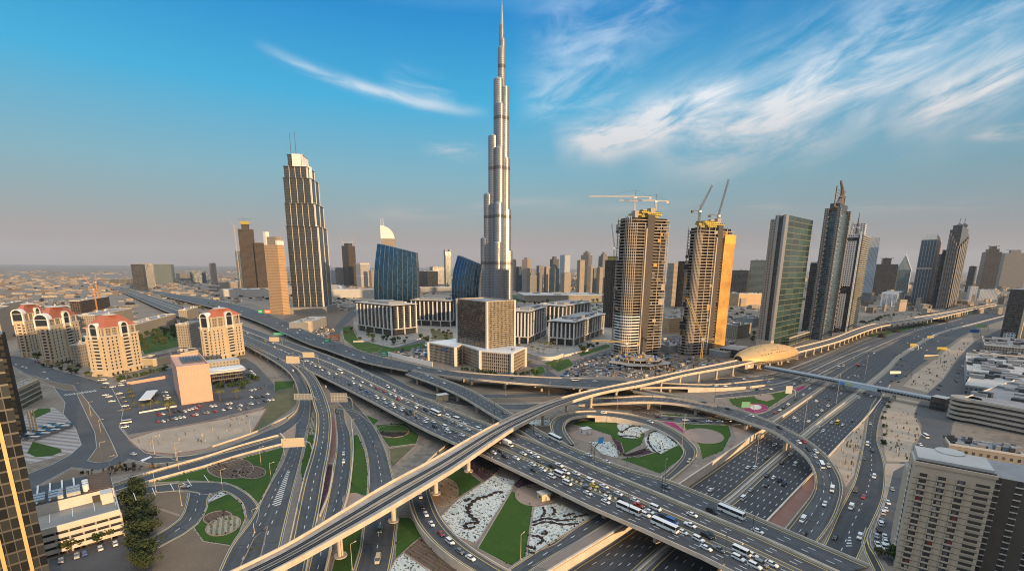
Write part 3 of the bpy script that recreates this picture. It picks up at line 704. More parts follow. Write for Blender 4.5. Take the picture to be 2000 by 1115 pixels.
sheet('earth_bank', 'earth', [(60, 962), (140, 916), (190, 924), (250, 902), (300, 912), (330, 906), (360, 906), (216, 930), (210, 930), (120, 950)], .03)
sheet('plaza', 'deckstone', [(48, 815), (58, 800), (104, 796), (122, 810), (148, 840), (158, 868), (140, 884), (60, 905), (40, 890)], .06, edge=('kerb', .4))
sheet('lawn', 'grass', [(58, 808), (76, 797), (98, 797), (99, 803), (70, 816)], .10, 'stuff')
sheet('lawn', 'grass', [(64, 862), (80, 866), (118, 876), (121, 882), (100, 890), (70, 892), (53, 884)], .10, 'stuff')
sheet('sand_garden', 'earth', [(284, 962), (330, 956), (360, 962), (366, 976), (354, 1008), (330, 1022), (290, 1046), (276, 1030)], .04)
sheet('sand_garden', 'earth', [(376, 1032), (396, 1056), (450, 1066), (438, 1090), (424, 1130), (296, 1130), (300, 1080), (320, 1066)], .04)
sheet('garden_path', 'paving', [(290, 988), (310, 990), (352, 1004), (350, 1008), (310, 995), (290, 991)], .07)
sheet('roof_garden', 'scrub', [(512, 800), (545, 760), (585, 748), (578, 790), (560, 805), (510, 838), (490, 845)], .035, 'stuff')
# lawns and flower beds
LAWNS = [
    [(298, 942), (400, 914), (470, 895), (556, 872), (548, 896), (528, 940), (506, 984), (498, 975), (476, 956), (440, 941), (376, 938)],
    [(406, 984), (430, 960), (450, 966), (472, 984), (478, 1012), (466, 1040), (450, 1064), (398, 1056), (380, 1030), (404, 994)],
    [(688, 852), (698, 848), (712, 880), (718, 920), (716, 966), (682, 966), (688, 920)],
    [(664, 1052), (708, 1024), (702, 1070), (688, 1116), (648, 1116)],
    [(780, 1010), (800, 1010), (828, 1042), (772, 1090), (776, 1034)],
    [(602, 848), (614, 848), (606, 890), (590, 938), (588, 912), (598, 870)],
    [(890, 902), (940, 942), (896, 970), (870, 985), (858, 960), (858, 928)],
    [(1000, 958), (1012, 966), (1040, 988), (1026, 1086), (998, 1104), (934, 1070)],
    [(1116, 828), (1140, 820), (1190, 818), (1230, 826), (1260, 848), (1252, 868), (1212, 890), (1200, 870), (1190, 850), (1150, 836)],
    [(1210, 896), (1260, 888), (1310, 876), (1330, 868), (1336, 882), (1326, 898), (1290, 925), (1250, 910)],
    [(1330, 824), (1422, 828), (1428, 848), (1412, 880), (1372, 896), (1366, 870), (1346, 846)],
    [(1282, 806), (1380, 814), (1358, 812), (1290, 812), (1276, 808)],
    [(1422, 779), (1472, 774), (1520, 766), (1556, 760), (1500, 797), (1470, 806), (1430, 790)],
    [(734, 830), (790, 826), (818, 850), (812, 866), (760, 872), (744, 850)],
    [(880, 752), (940, 750), (1000, 752), (1060, 756), (1060, 764), (960, 767), (900, 766)],
    [(650, 666), (690, 684), (750, 674), (740, 686), (690, 700), (664, 690)],
    [(1062, 708), (1110, 700), (1122, 712), (1090, 726)], [(1690, 655), (1730, 648), (1900, 606), (1910, 610), (1740, 652), (1716, 662)],
    [(640, 790), (690, 800), (740, 820), (730, 830), (700, 806)], [(536, 744), (575, 744), (572, 756), (536, 764)]]
for k, p in enumerate(LAWNS): sheet('lawn', 'grass', p, .035 + .0005 * k, 'stuff', edge=('pave_grey', .5))
BEDS = [('bed', ell(450, 914, 44, 20), .07), ('bed', ell(492, 922, 26, 12), .075), ('bed', ell(425, 1010, 27, 12, rot=-.15), .07), ('bed_grey', ell(436, 1026, 34, 17, rot=-.3), .075),
        ('bed_brick', ell(866, 960, 28, 27), .07), ('paving', ell(1040, 966, 32, 20), .07), ('paving', ell(1375, 851, 38, 14, rot=.12), .07), ('grass', ell(767, 842, 31, 12), .07),
        ('hedge', [(738, 843), (797, 843), (790, 850), (767, 854), (746, 850)], .09), ('paving', ell(690, 975, 20, 12), .07),
        ('purple', [(902, 897), (932, 884), (980, 906), (972, 920), (946, 940), (920, 918)], .05), ('purple', [(1024, 926), (1080, 944), (1070, 952), (1010, 952), (1004, 946)], .05),
        ('gravel', [(966, 928), (1006, 938), (996, 960), (954, 1022), (928, 1060), (892, 1046), (862, 1008), (896, 974)], .05),
        ('gravel', [(1044, 990), (1092, 982), (1152, 1010), (1082, 1062), (1030, 1084), (1036, 1040)], .05),
        ('bed', [(826, 1042), (912, 1120), (842, 1116), (788, 1078)], .05), ('gravel', [(788, 1080), (848, 1118), (760, 1118), (772, 1094)], .05),
        ('purple', [(498, 1050), (522, 1026), (508, 1086), (490, 1106), (470, 1106)], .05), ('gravel', [(404, 978), (430, 958), (450, 962), (408, 980)], .055),
        ('paving', [(1126, 840), (1150, 836), (1192, 850), (1198, 866), (1190, 874), (1120, 856), (1112, 846)], .06),
        ('gravel', [(1206, 826), (1246, 820), (1270, 832), (1276, 836), (1252, 846), (1212, 842), (1206, 834)], .06), ('gravel', ell(1229, 848, 22, 7, rot=.1), .065),
        ('gravel', [(1258, 856), (1278, 838), (1300, 850), (1328, 866), (1290, 886), (1264, 878)], .06), ('gravel', [(1150, 862), (1190, 862), (1210, 884), (1204, 894), (1176, 886)], .065),
        ('purple', [(1192, 852), (1212, 864), (1218, 882), (1208, 890), (1204, 870)], .07), ('purple', [(1214, 890), (1262, 874), (1276, 884), (1246, 892)], .065),
        ('magenta', [(1290, 822), (1314, 824), (1332, 838), (1336, 846), (1320, 836)], .06), ('magenta', ell(1476, 797, 24, 9), .08), ('pale', ell(1476, 795, 11, 5), .1),
        ('paving', [(1470, 772), (1506, 770), (1512, 778), (1496, 783), (1480, 779)], .07), ('gravel', [(1024, 822), (1074, 818), (1076, 832), (1040, 832)], .05),
        ('paving', [(1300, 950), (1322, 934), (1420, 884), (1440, 860), (1430, 832), (1492, 836), (1330, 942)], .025), ('bed_grey', [(610, 796), (618, 850), (602, 848), (606, 820)], .03),
        ('pave_red', [(648, 810), (656, 826), (658, 880), (646, 906), (644, 880), (648, 840)], .03), ('paving', [(578, 828), (572, 855), (545, 852)], .095), ('paving', [(1040, 1106), (1196, 1018), (1232, 1020), (1078, 1112)], .025),
        ('bed_grey', ell(748, 800, 24, 8), .06), ('scrub', [(760, 876), (812, 868), (766, 912), (762, 890)], .04), ('bed', ell(1262, 806, 30, 9, rot=.1), .06), ('bed', ell(1380, 806, 22, 7, rot=.15), .06),
        ('earth', [(870, 748), (1080, 756), (1180, 764), (1160, 778), (1060, 784), (960, 786), (880, 770), (840, 756)], .024), ('magenta', [(1552, 760), (1576, 750), (1568, 760), (1556, 764)], .06)]
for k, (mt_, p, z_) in enumerate(BEDS): sheet('flower_bed', mt_, p, z_ + .0006 * k, 'stuff', edge=('paving', .5) if mt_ not in ('earth',) else None)
def stroke(pts, wd, mat, z):
    P = resample([at(x, y, z) for x, y in pts], len(pts) * 5); o, i = [], []
    for k, p in enumerate(P):
        d = (P[min(k + 1, len(P) - 1)] - P[max(k - 1, 0)]).normalized(); nn = Vector((-d.y, d.x, 0)) * wd * (.6 + .4 * math.sin(k * 1.7)) * (.35 + .65 * math.sin(math.pi * (k + 1) / (len(P) + 1)) ** .5)
        o.append(p + nn); i.append(p - nn)
    b = wallrun(MB(), o, i, -.05, .35).build('hedge_row', mat); b['kind'] = 'stuff'
stroke([(982, 962), (972, 960), (954, 968), (932, 974), (918, 986), (914, 998), (922, 1010), (934, 1018), (926, 1024)], 1.5, 'hedge', .1)
stroke([(930, 1020), (912, 1022), (908, 1028), (916, 1032), (928, 1028)], 1.1, 'hedge', .1)
stroke([(907, 978), (914, 976)], 1.3, 'hedge', .1); stroke([(914, 975), (919, 973)], 1.3, 'hedge', .1)
for a in ([(1040, 1020), (1066, 1012), (1092, 1016), (1120, 1014)], [(1040, 1026), (1066, 1019), (1100, 1024), (1130, 1022)], [(1060, 990), (1064, 1000), (1056, 1010)], [(1078, 990), (1084, 998), (1078, 1006)], [(1038, 1046), (1054, 1048), (1060, 1056), (1050, 1062)], [(1100, 1008), (1122, 1002)], [(1030, 1066), (1046, 1072)], [(1064, 1036), (1068, 1042), (1056, 1042)], [(1120, 1010), (1148, 1004)], [(1032, 1078), (1044, 1080)],
          [(1210, 852), (1228, 851), (1248, 854)], [(1212, 845), (1236, 832), (1270, 834)], [(1268, 846), (1284, 842), (1304, 852), (1322, 866)], [(1268, 848), (1266, 862), (1276, 878), (1288, 886)], [(1216, 888), (1244, 886), (1262, 876)], [(1236, 822), (1250, 834)]):
    stroke(a, .9, 'hedge', .12)
# chevron and hatched areas on the slip roads
def hatch(pts, mat=None, z=.11, per=2.2, col=(.6, .6, .58)):
    a, b = at(*pts[0]), at(*pts[len(pts) // 2]); th = math.atan2(b.y - a.y, b.x - a.x) + .5
    return sheet('road_marking', mat or ground_mat('hatching', [(.3, (.06, .063, .068)), (.7, (.085, .09, .095))], .1, rows=(per, th, col, .95)), pts, z)
hatch([(562, 916), (566, 920), (548, 986), (530, 988)]); hatch([(588, 812), (592, 814), (586, 830), (580, 828)]); hatch([(1658, 1044), (1662, 1046), (1664, 1066), (1652, 1066)]); hatch([(596, 1090), (606, 1082), (600, 1112), (594, 1114)])
o = hatch([(1008, 889), (1014, 891), (1100, 926), (1200, 969), (1262, 997), (1258, 999), (1196, 972), (1100, 931)], None, 8.03, 2.6, (.55, .45, .22)); o.parent = tA; del o['kind']
sheet('road_marking', 'stripe', [(124, 770), (188, 761), (189, 764), (125, 773)], .11); sheet('road_marking', 'whitepaint', [(274, 898), (294, 890), (297, 892), (278, 901)], .14)
# the trench that dives under the slip road
tr = thing('underpass_ramp', 'sunken underpass ramp between two sunlit parapets, lower left', 'underpass')
for nm, p, w_ in (('parapet', [(214, 946), (300, 918), (400, 890), (470, 868), (544, 848)], .6), ('parapet', [(214, 962), (300, 935), (400, 908), (470, 886), (556, 864)], .6)):
    P = resample(line(Z(p, 0), 1.2), 30); o = []
    for i, q in enumerate(P):
        d = (P[min(i + 1, 29)] - P[max(i - 1, 0)]).normalized(); o.append(q + Vector((-d.y, d.x, 0)) * w_)
    wallrun(MB(), P, o, -.05, 1.2).build(nm, 'parapet', tr)
P, Q = strip(line(Z([(216, 950), (300, 922), (400, 895), (470, 873), (546, 852)], .1)), line(Z([(216, 962), (300, 936), (400, 909), (470, 887), (556, 866)], .1)), 6)
lanes_mesh(P, Q, 1, .8).build('ramp_surface', 'asphalt', tr)
wallrun(MB(), [at(546, 850, 0), at(560, 866, 0)], [at(549, 849, 0), at(563, 865, 0)], -.05, 1.6).build('end_wall', 'parapet', tr)
barrier('barrier', 'sunlit parapet along the outer slip road above the underpass ramp', [(577, 803, .1), (562, 814, .1), (540, 825, .1), (508, 841, .1), (470, 855, .1), (436, 866, .1), (415, 873, .1)], .5, 1.1)
barrier('barrier', 'sunlit parapet between the middle slip road and the narrow lawn', [(689, 840, .1), (690, 880, .1), (688, 910, .1), (682, 960, .1), (669, 1004, .1), (653, 1052, .1), (641, 1095, .1), (634, 1125, .1)], .6, 1.3)
# pocket between the two descending ramps
pk = thing('light_well', 'narrow dark opening framed by pale parapets between two slip ramps', 'opening')
o = sheet('opening_floor', 'purple', [(636, 908), (650, 906), (640, 960), (624, 1000)], .12); o.parent = pk; del o['kind']
for p in ([(650, 905), (648, 930), (640, 965), (624, 1004)], [(636, 905), (651, 904)]):
    P = resample(line(Z(p, .1), 1.2), 12); q = []
    for i, s_ in enumerate(P):
        d = (P[min(i + 1, 11)] - P[max(i - 1, 0)]).normalized(); q.append(s_ + Vector((-d.y, d.x, 0)) * .45)
    wallrun(MB(), P, q, -.1, 1.3).build('parapet', 'parapet', pk)
# --- metro viaduct
def viaduct(label, farp, nearp, z, gap, start, key):
    t = thing('metro_viaduct', label, 'metro viaduct')
    A, B = strip(line(Z(nearp, z), 1.3), line(Z(farp, z), 1.3), 6)
    mb = MB(); lanes_mesh(A, B, 1, 0, .0, 0, mb); mb.build('deck', 'concrete', t)
    for P, Q in ((A, B), (B, A)):
        o, i = inset(P, Q, 0, .5); wallrun(MB(), o, i, -1.0, 1.3).build('parapet', 'parapet', t)
    gd = MB()
    for i in range(len(A) - 1):
        W_ = (B[i] - A[i]).length; dn = Vector((0, 0, 2.4))
        a0, a1, b0, b1 = A[i].lerp(B[i], .25) - dn, A[i + 1].lerp(B[i + 1], .25) - dn, B[i].lerp(A[i], .25) - dn, B[i + 1].lerp(A[i + 1], .25) - dn
        e = Vector((0, 0, 1.0))
        gd.face([A[i] - e, A[i + 1] - e, a1, a0]); gd.face([B[i] - e, B[i + 1] - e, b1, b0]); gd.face([a0, a1, b1, b0])
    gd.build('girder', 'concrete', t)
    for f in (.27, .36, .62, .71):
        c0, c1 = cross(f - .008, f + .008, A, B); wallrun(MB(), c0, c1, 0, .35).build('rail', 'darksteel', t)
    c0, c1 = cross(.47, .51, A, B); wallrun(MB(), c0, c1, 0, .7).build('walkway', 'pave_grey', t)
    for f0, f1 in ((.25, .38), (.60, .73)):
        c0, c1 = cross(f0, f1, A, B); wallrun(MB(), c0, c1, -.05, .12).build('track_bed', 'lot', t)
    acc = -start
    for i in range(len(A) - 1):
        c = A[i].lerp(B[i], .5); acc += (A[i + 1].lerp(B[i + 1], .5) - c).length
        if acc < 0: continue
        acc -= gap
        base = -5 if inside((c.x, c.y), ring) else 0
        mb = MB(); mb.cyl(c.x, c.y, base - .2, c.z - 4.4, 1.15, n=16); mb.cyl(c.x, c.y, c.z - 4.4, c.z - 2.38, 1.15, 2.3, n=16); mb.cyl(c.x, c.y, base - .1, base + .45, 2.6, n=20)
        mb.build('pier', 'parapet', t)
    ROADS[key] = (A, B, 1)
mfar = [(440, 1118), (560, 1060), (660, 1000), (760, 940), (850, 892), (956, 832), (1028, 799), (1076, 781), (1130, 766), (1180, 755), (1260, 739), (1340, 722), (1420, 706), (1490, 691)]
mnear = [(440, 1160), (560, 1100), (660, 1046), (760, 990), (860, 930), (900, 905), (980, 850), (1020, 826), (1100, 788), (1180, 764), (1260, 749), (1340, 730), (1440, 712), (1500, 697)]
viaduct('elevated metro line sweeping from the lower left to the golden station', mfar, mnear, 13.0, 31, 46, 'metro')
viaduct('elevated metro line curving away from the golden station along the highway', [(1510, 688), (1548, 679), (1624, 660), (1674, 641), (1710, 631), (1780, 620), (1850, 609), (1900, 600), (1945, 592)], [(1520, 697), (1550, 689), (1640, 665), (1700, 643), (1740, 633), (1820, 622), (1870, 611), (1905, 603), (1948, 595)], 12.0, 28, 10, 'metro2')
# ---------------------------------------------------------------- buildings
M['f_burj'] = facade('f_burj', (.315, .335, .36), (.10, .115, .135), 4.2, 1.5, .62, .72, .3, .45, .4, .6, gmetal=.6, bands=(118, 8, (.10, .10, .11)))
M['f_steel'] = pbr('f_steel', (.55, .55, .56), .3, .9)
M['f_addr'] = facade('f_addr', (.075, .074, .076), (.014, .018, .024), 3.6, 3.4, .86, .6, .15, .7, .5)
M['f_addrglass'] = facade('f_addrglass', (.045, .048, .052), (.014, .024, .032), 3.6, 1.6, .85, .7, .1, .6, .5)
M['f_orange'] = facade('f_orange', (.52, .34, .18), (.10, .06, .035), 3.5, 2.6, .5, .5, .4, .8, .3)
M['f_tan'] = facade('f_tan', (.32, .265, .21), (.05, .05, .05), 3.6, 3.2, .45, .5, .2, .8, .5)
M['f_grey'] = facade('f_grey', (.19, .18, .175), (.04, .045, .05), 3.6, 3.0, .6, .6, .15, .7, .5)
M['f_dark'] = facade('f_dark', (.045, .047, .052), (.012, .015, .02), 3.8, 2.4, .84, .74, .08, .5, .6)
M['f_blue'] = facade('f_blue', (.05, .08, .11), (.025, .06, .09), 4.0, 2.6, .88, .82, .06, .4, .5)
M['f_teal'] = facade('f_teal', (.14, .16, .16), (.03, .06, .065), 3.8, 2.4, .9, .55, .1, .6, .5)
M['f_bluecurve'] = facade('f_bluecurve', (.015, .04, .065), (.016, .075, .15), 4.0, 2.8, .86, .95, .05, .3, .3, .4, spec=1.0, gmetal=.7)
M['f_green'] = facade('f_green', (.12, .13, .075), (.014, .036, .028), 7.8, 30.0, .98, .88, .08, .5, .5, spec=1.0)
M['f_slat'] = facade('f_slat', (.42, .36, .24), (.03, .045, .04), 3.9, 40.0, .98, .72, .15, .6, .3)
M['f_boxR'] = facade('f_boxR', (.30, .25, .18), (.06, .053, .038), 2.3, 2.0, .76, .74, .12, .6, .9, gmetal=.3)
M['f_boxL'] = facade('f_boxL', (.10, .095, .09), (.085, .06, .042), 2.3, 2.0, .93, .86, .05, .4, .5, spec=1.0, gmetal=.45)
M['f_podium'] = facade('f_podium', (.36, .29, .215), (.055, .046, .036), 3.6, 2.4, .66, .76, .15, .7, .6)
M['f_officedark'] = facade('f_officedark', (.045, .042, .042), (.012, .013, .016), 3.8, 2.0, .9, .72, .08, .5, .5)
M['f_hotel'] = pbr('f_hotel', (.52, .42, .29), .85, 0, .10, .15)
M['f_hotelgrey'] = facade('f_hotelgrey', (.30, .26, .21), (.05, .045, .04), 3.4, 3.0, .42, .5, .4, .85, .5)
M['f_rib'] = facade('f_rib', (.60, .57, .53), (.05, .05, .05), 60, 3.6, .5, .96, .2, .7, .2)
M['f_grid'] = facade('f_grid', (.44, .45, .47), (.03, .03, .035), 3.9, 3.4, .52, .52, .2, .7, .4)
M['f_white'] = facade('f_white', (.50, .53, .57), (.05, .07, .09), 3.6, 4.0, .7, .5, .15, .7, .4)
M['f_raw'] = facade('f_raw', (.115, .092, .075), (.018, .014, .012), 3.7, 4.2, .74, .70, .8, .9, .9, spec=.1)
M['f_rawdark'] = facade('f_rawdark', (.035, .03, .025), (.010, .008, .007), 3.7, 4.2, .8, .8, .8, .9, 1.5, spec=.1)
M['f_net'] = pbr('f_net', (.46, .255, .07), .9, 0, .5, .05)
M['f_atrium'] = facade('f_atrium', (.045, .05, .05), (.03, .035, .036), 4.2, 4.0, .93, .9, .05, .5, .5, spec=1.0, lit=.0)
M['gold'] = pbr('gold', (.55, .37, .17), .55, .25, .12, .2)
M['rawslab'] = pbr('rawslab', (.36, .31, .26), .9, 0, .2, .3)
M['ply'] = facade('ply', (.50, .41, .06), (.05, .04, .02), 2.6, 3.2, .8, .5, .8, .8, .8, wvar=.3)
M['roofgrey'] = pbr('roofgrey', (.25, .25, .255), .85, 0, .18, .12)
M['roofpale'] = pbr('roofpale', (.44, .425, .40), .85, 0, .12, .1)
M['pink'] = pbr('pink', (.60, .35, .27), .85, 0, .06, .15)
M['hotelR'] = pbr('hotelR', (.47, .385, .29), .8, 0, .10, .2)
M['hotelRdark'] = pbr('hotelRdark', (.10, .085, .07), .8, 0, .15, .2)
M['solar'] = pbr('solar', (.03, .035, .05), .3)
M['window_dark'] = pbr('window_dark', (.03, .03, .032), .15, 0, spec=.8)
class Fr: pass
def frame(name, label, cat, C, a, w_, d_, group=None):
    f = Fr(); f.C = C; f.a = a; f.w = w_; f.d = d_
    f.t = thing(name, label, cat, (C.x, C.y, 0), a, group); f.h = lambda py: ztop(C, py)
    return f
def corner(name, label, cat, pl, pc, pr, group=None, z=0.0):
    C, Rp, Lp = at(*pc, z), at(*pr, z), at(*pl, z)
    v = Rp - C; a = math.atan2(v.y, v.x); dl = Vector((-math.sin(a), math.cos(a), 0))
    d_ = reach(C, dl, pl[0]) if pl[0] < pc[0] else (Lp - C).dot(dl)
    C.z = 0
    return frame(name, label, cat, C, a, v.length, max(8, min(d_, 120)), group)
def blk(name, label, cat, xl, xr, yb, a=25, ratio=1.0, group=None):
    a = R(a); C = at((xl + xr) / 2, yb); s = 20.0
    for _ in range(25):
        px = [prj(C + Vector((math.cos(a) * x - math.sin(a) * y, math.sin(a) * x + math.cos(a) * y, 0)))[0] for x, y in ((0, 0), (s, 0), (s, s * ratio), (0, s * ratio))]
        k = (xr - xl) / (max(px) - min(px)); s *= k
        C = at(prj(C)[0] + (xl + xr) / 2 - (max(px) + min(px)) / 2, yb)
    return frame(name, label, cat, C, a, s, s * ratio, group)
def B_(f, name, mat, x0, x1, y0, y1, z0, z1, roof='roofgrey'):
    """a block of a building in fractions of its plan; walls carry the pattern"""
    mb = MB(); mb.box(x0 * f.w, x1 * f.w, y0 * f.d, y1 * f.d, z0, z1, 0, 1)
    return mb.build(name, [mat, roof], f.t)
def parapet_roof(f, x0, x1, y0, y1, z, mat='pale', h=1.2, t=.5):
    mb = MB(); X0, X1, Y0, Y1 = x0 * f.w - .1, x1 * f.w + .1, y0 * f.d - .1, y1 * f.d + .1
    mb.box(X0, X1, Y0, Y0 + t, z - .3, z + h); mb.box(X0, X1, Y1 - t, Y1, z - .3, z + h); mb.box(X0, X0 + t, Y0 + t, Y1 - t, z - .3, z + h); mb.box(X1 - t, X1, Y0 + t, Y1 - t, z - .3, z + h)
    return mb.build('roof_parapet', mat, f.t)
def plant(f, x0, x1, y0, y1, z, n=5, mat='roofgrey', seed=1):
    rg = random.Random(seed)
    for _ in range(n):
        x = f.w * rg.uniform(x0, x1); y = f.d * rg.uniform(y0, y1); s = min(f.w, f.d) * rg.uniform(.04, .12)
        MB().box(x - s, x + s, y - s * .7, y + s * .7, z, z + rg.uniform(1.2, 3.6)).build('roof_unit', mat, f.t)
def fins(f, name, mat, xs, y, z0, z1, wd=.8, dp=.8, side='front'):
    for q in xs:
        mb = MB()
        if side == 'front': mb.box(q * f.w - wd / 2, q * f.w + wd / 2, y * f.d - dp, y * f.d + .02, z0, z1)
        else: mb.box(y * f.w - dp, y * f.w + .02, q * f.d - wd / 2, q * f.d + wd / 2, z0, z1)
        mb.build(name, mat, f.t)
# ---- the tallest tower
C = at(974, 604); kx = (at(975, 604) - at(974, 604)).length
f = frame('skyscraper', 'tallest tower, slender stepped silver skyscraper tapering to a needle spire', 'skyscraper', C, 0, 30, 30)
tiers = [(-36, 4, 13, 466), (-27, 2, 13, 380), (-14, 0, 13.5, 267), (-1, 0, 13, 156), (6, 2, 9.5, 94), (6, 2, 6, 48), (25, 4, 12, 490), (20, 2, 12.5, 410), (17, 0, 12, 310), (14, 0, 12, 172), (8, 2, 8, 78),
         (-2, -34, 11, 476), (0, -24, 12, 400), (2, -14, 12, 292), (3, -8, 11, 206), (8, 6, 4.5, 60)]
for x, y, r, py in tiers:
    z = ztop(C, py); mb = MB(); mb.cyl(x, y, 0, z, r, r * .985, 24, 0, 1); mb.cyl(x, y, z, z + 3, r * .8, r * .75, 20, 1, 1)
    mb.build('tower_tier', ['f_burj', 'f_steel'], f.t)
z1, z2 = ztop(C, 52), ztop(C, -2)
MB().cyl(6.5, 2, z1, ztop(C, 24), 4, 2.8, 14).cyl(6.5, 2, ztop(C, 24), ztop(C, 10), 2.6, 1.8, 12).cyl(6.5, 2, ztop(C, 10), z2, 1.3, .5, 10).build('spire', 'f_steel', f.t)
B_(f, 'podium', 'f_grey', -1.6, 1.6, -1.2, 1, 0, 14)
# ---- the stepped hotel tower under completion
f = corner('hotel_tower', 'tall stepped grey tower with two thin masts on its crown', 'tower', (574, 607), (633, 611), (649, 605))
f = blk('hotel_tower', 'broad stepped tower with a white crown and two thin masts', 'tower', 564, 645, 609, -14, .62) if False else f
W_, D_ = f.w, f.d
lv = [f.h(y) for y in (443, 398, 348, 325, 300)]
# plan runs along the left (y) side; steps shrink along y and x
segs = [(0, lv[0], 0, 1, 0, 1), (lv[0], lv[1], .04, .96, .06, 1), (lv[1], lv[2], .08, .9, .14, .99), (lv[2], lv[3], .12, .84, .24, .96), (lv[3], lv[4], .25, .75, .40, .86)]
for i, (z0, z1, x0, x1, y0, y1) in enumerate(segs):
    B_(f, 'tower_stage', 'f_addr' if i < 2 else 'f_addrglass', x0, x1, y0, y1, z0, z1, 'roofpale')
    for j in range(5 - i // 2):
        q = y0 + (y1 - y0) * (j + .5) / (5 - i // 2); hb = (y1 - y0) * D_ / (5 - i // 2) * .30
        mb = MB(); mb.box(x0 * W_ - 1.4, x0 * W_ + .02, q * D_ - hb, q * D_ + hb, z0, z1 - 2, 0, 1); mb.build('glazed_bay', ['f_addrglass', 'roofgrey'], f.t)
        mb = MB(); q2 = y0 + (y1 - y0) * (j + .06) / (5 - i // 2)
        mb.box(x0 * W_ - 2.2, x0 * W_ + .02, q2 * D_ - .45, q2 * D_ + .45, z0, z1 + 1.5); mb.build('pilaster', 'pale', f.t)
    mb = MB(); mb.box(x0 * W_ + 2, x1 * W_ - 2, y0 * D_ - .8, y0 * D_ + .02, z0, z1 + 1, 0, 1); mb.build('end_wall', ['f_addrglass', 'roofgrey'], f.t)
    for q in (x0 * W_, x1 * W_ - 2.4, (x0 + x1) / 2 * W_): MB().box(q, q + 2.4, y0 * D_ - 1.8, y0 * D_ + .02, z0, z1 + 2).build('pilaster', 'whitepaint', f.t)
    MB().box(x0 * W_ - 2.4, x1 * W_ + 1, y0 * D_ - 2, y1 * D_ + .6, z1 - 1.2, z1 + .4, bot=True).build('terrace', 'darksteel', f.t)
mb = MB(); mb.cyl(.42 * W_, .34 * D_, lv[2] + 1, lv[3] + 4, 12, 12, 20); mb.build('crown_drum', 'whitepaint', f.t)
MB().box(.18 * W_, .22 * W_, .42 * D_, .7 * D_, lv[3] + .5, lv[4] + 1).box(.2 * W_, .8 * W_, .38 * D_, .405 * D_, lv[3] + .5, lv[4] + 1).build('crown_screen', 'whitepaint', f.t)
for q, yt in ((.82, 252), (.66, 250)):
    MB().bar((.5 * W_, q * D_, lv[3]), (.5 * W_, q * D_, f.h(yt)), .8, 6, 0, .4).build('mast', 'darksteel', f.t)
B_(f, 'podium', 'pave_grey', -.3, 1.25, -.12, 1.1, 0, 15, 'roofgrey')
# ---- left group
f = blk('tower', 'golden brown apartment tower with a curved white crest, beside the stepped tower', 'tower', 529, 567, 615, 66, 2.2)
z = f.h(478); B_(f, 'tower_body', 'f_orange', 0, 1, 0, 1, 0, z)
B_(f, 'crown_block', 'f_tan', .1, 1, .1, .9, z, f.h(462)); MB().prism([(0, 0), (f.w, 0), (f.w, f.d * .12), (0, f.d * .12)], z, f.h(470)).prism([(0, f.d * .8), (f.w * .5, f.d * .8), (f.w * .5, f.d), (0, f.d)], z, f.h(452)).build('crest', 'whitepaint', f.t)
f = blk('unfinished_tower', 'unfinished tower with yellow formwork cap and cranes, far left of the skyline', 'unfinished tower', 477, 507, 566, 28, .9)
z = f.h(447); B_(f, 'concrete_frame', 'f_raw', 0, 1, 0, 1, 0, z, 'rawslab'); B_(f, 'core', 'f_raw', .25, .75, .25, .75, z, f.h(437), 'rawslab'); B_(f, 'formwork', 'ply', .2, .8, .2, .8, f.h(437), f.h(431), 'ply')
f = blk('unfinished_tower', 'lower unfinished tower leaning on the right of the yellow-capped one', 'unfinished tower', 505, 525, 566, 28, .9); B_(f, 'concrete_frame', 'f_raw', 0, 1, 0, 1, 0, f.h(474), 'rawslab'); plant(f, .1, .9, .1, .9, f.h(474), 5, 'rawslab')
f = blk('tower', 'narrow dark blue slab left of the yellow-capped unfinished tower', 'tower', 467, 479, 566, 28, .8); B_(f, 'tower_body', 'f_blue', 0, 1, 0, 1, 0, f.h(490))
f = blk('unfinished_tower', 'slim unfinished tower with a dark glass strip, right of the stepped tower', 'unfinished tower', 672, 698, 558, 60, 1.0); B_(f, 'concrete_frame', 'f_raw', 0, 1, 0, 1, 0, f.h(480), 'rawslab'); B_(f, 'core', 'f_dark', .2, .8, .2, .8, f.h(480), f.h(475))
mb = MB(); mb.box(-.4, f.w * .4, f.d * .2, f.d * .55, 0, f.h(482)); mb.build('glass_strip', 'f_dark', f.t)
f = blk('tower', 'white ribbed tower block left of the large blue glass tower', 'tower', 697, 724, 561, 50, .8); B_(f, 'tower_body', 'f_rib', 0, 1, 0, 1, 0, f.h(514)); parapet_roof(f, 0, 1, 0, 1, f.h(514))
# crescent crowned tower behind the blue glass
f = blk('hotel_tower', 'white tower with a quarter-moon crest rising behind the large blue glass tower', 'tower', 746, 776, 575, 10, .5)
z = f.h(466); B_(f, 'tower_body', 'f_tan', 0, 1, 0, 1, 0, f.h(480)); B_(f, 'lantern', 'f_tan', .1, 1, .1, .9, f.h(480), z, 'whitepaint')
zt = f.h(440); n = 12; prof = [(.1 * f.w, z)] + [(.1 * f.w + .9 * f.w * (1 - math.cos(math.pi / 2 * (1 - i / n))) * 0 + .9 * f.w * math.cos(math.pi / 2 * i / n), z + (zt - z) * math.sin(math.pi / 2 * i / n)) for i in range(n + 1)]
mb = MB(); mb.face([(x, 0, q) for x, q in prof]); mb.face([(x, f.d * .6, q) for x, q in reversed(prof)])
for (x0, q0), (x1, q1) in zip(prof, prof[1:]): mb.face([(x1, 0, q1), (x0, 0, q0), (x0, f.d * .6, q0), (x1, f.d * .6, q1)])
mb.build('crest', 'whitepaint', f.t)
for q in (.16, .30): MB().bar((f.w * q, 2, z), (f.w * q, 2, f.h(427)), 1.0, 5).build('mast', 'whitepaint', f.t)
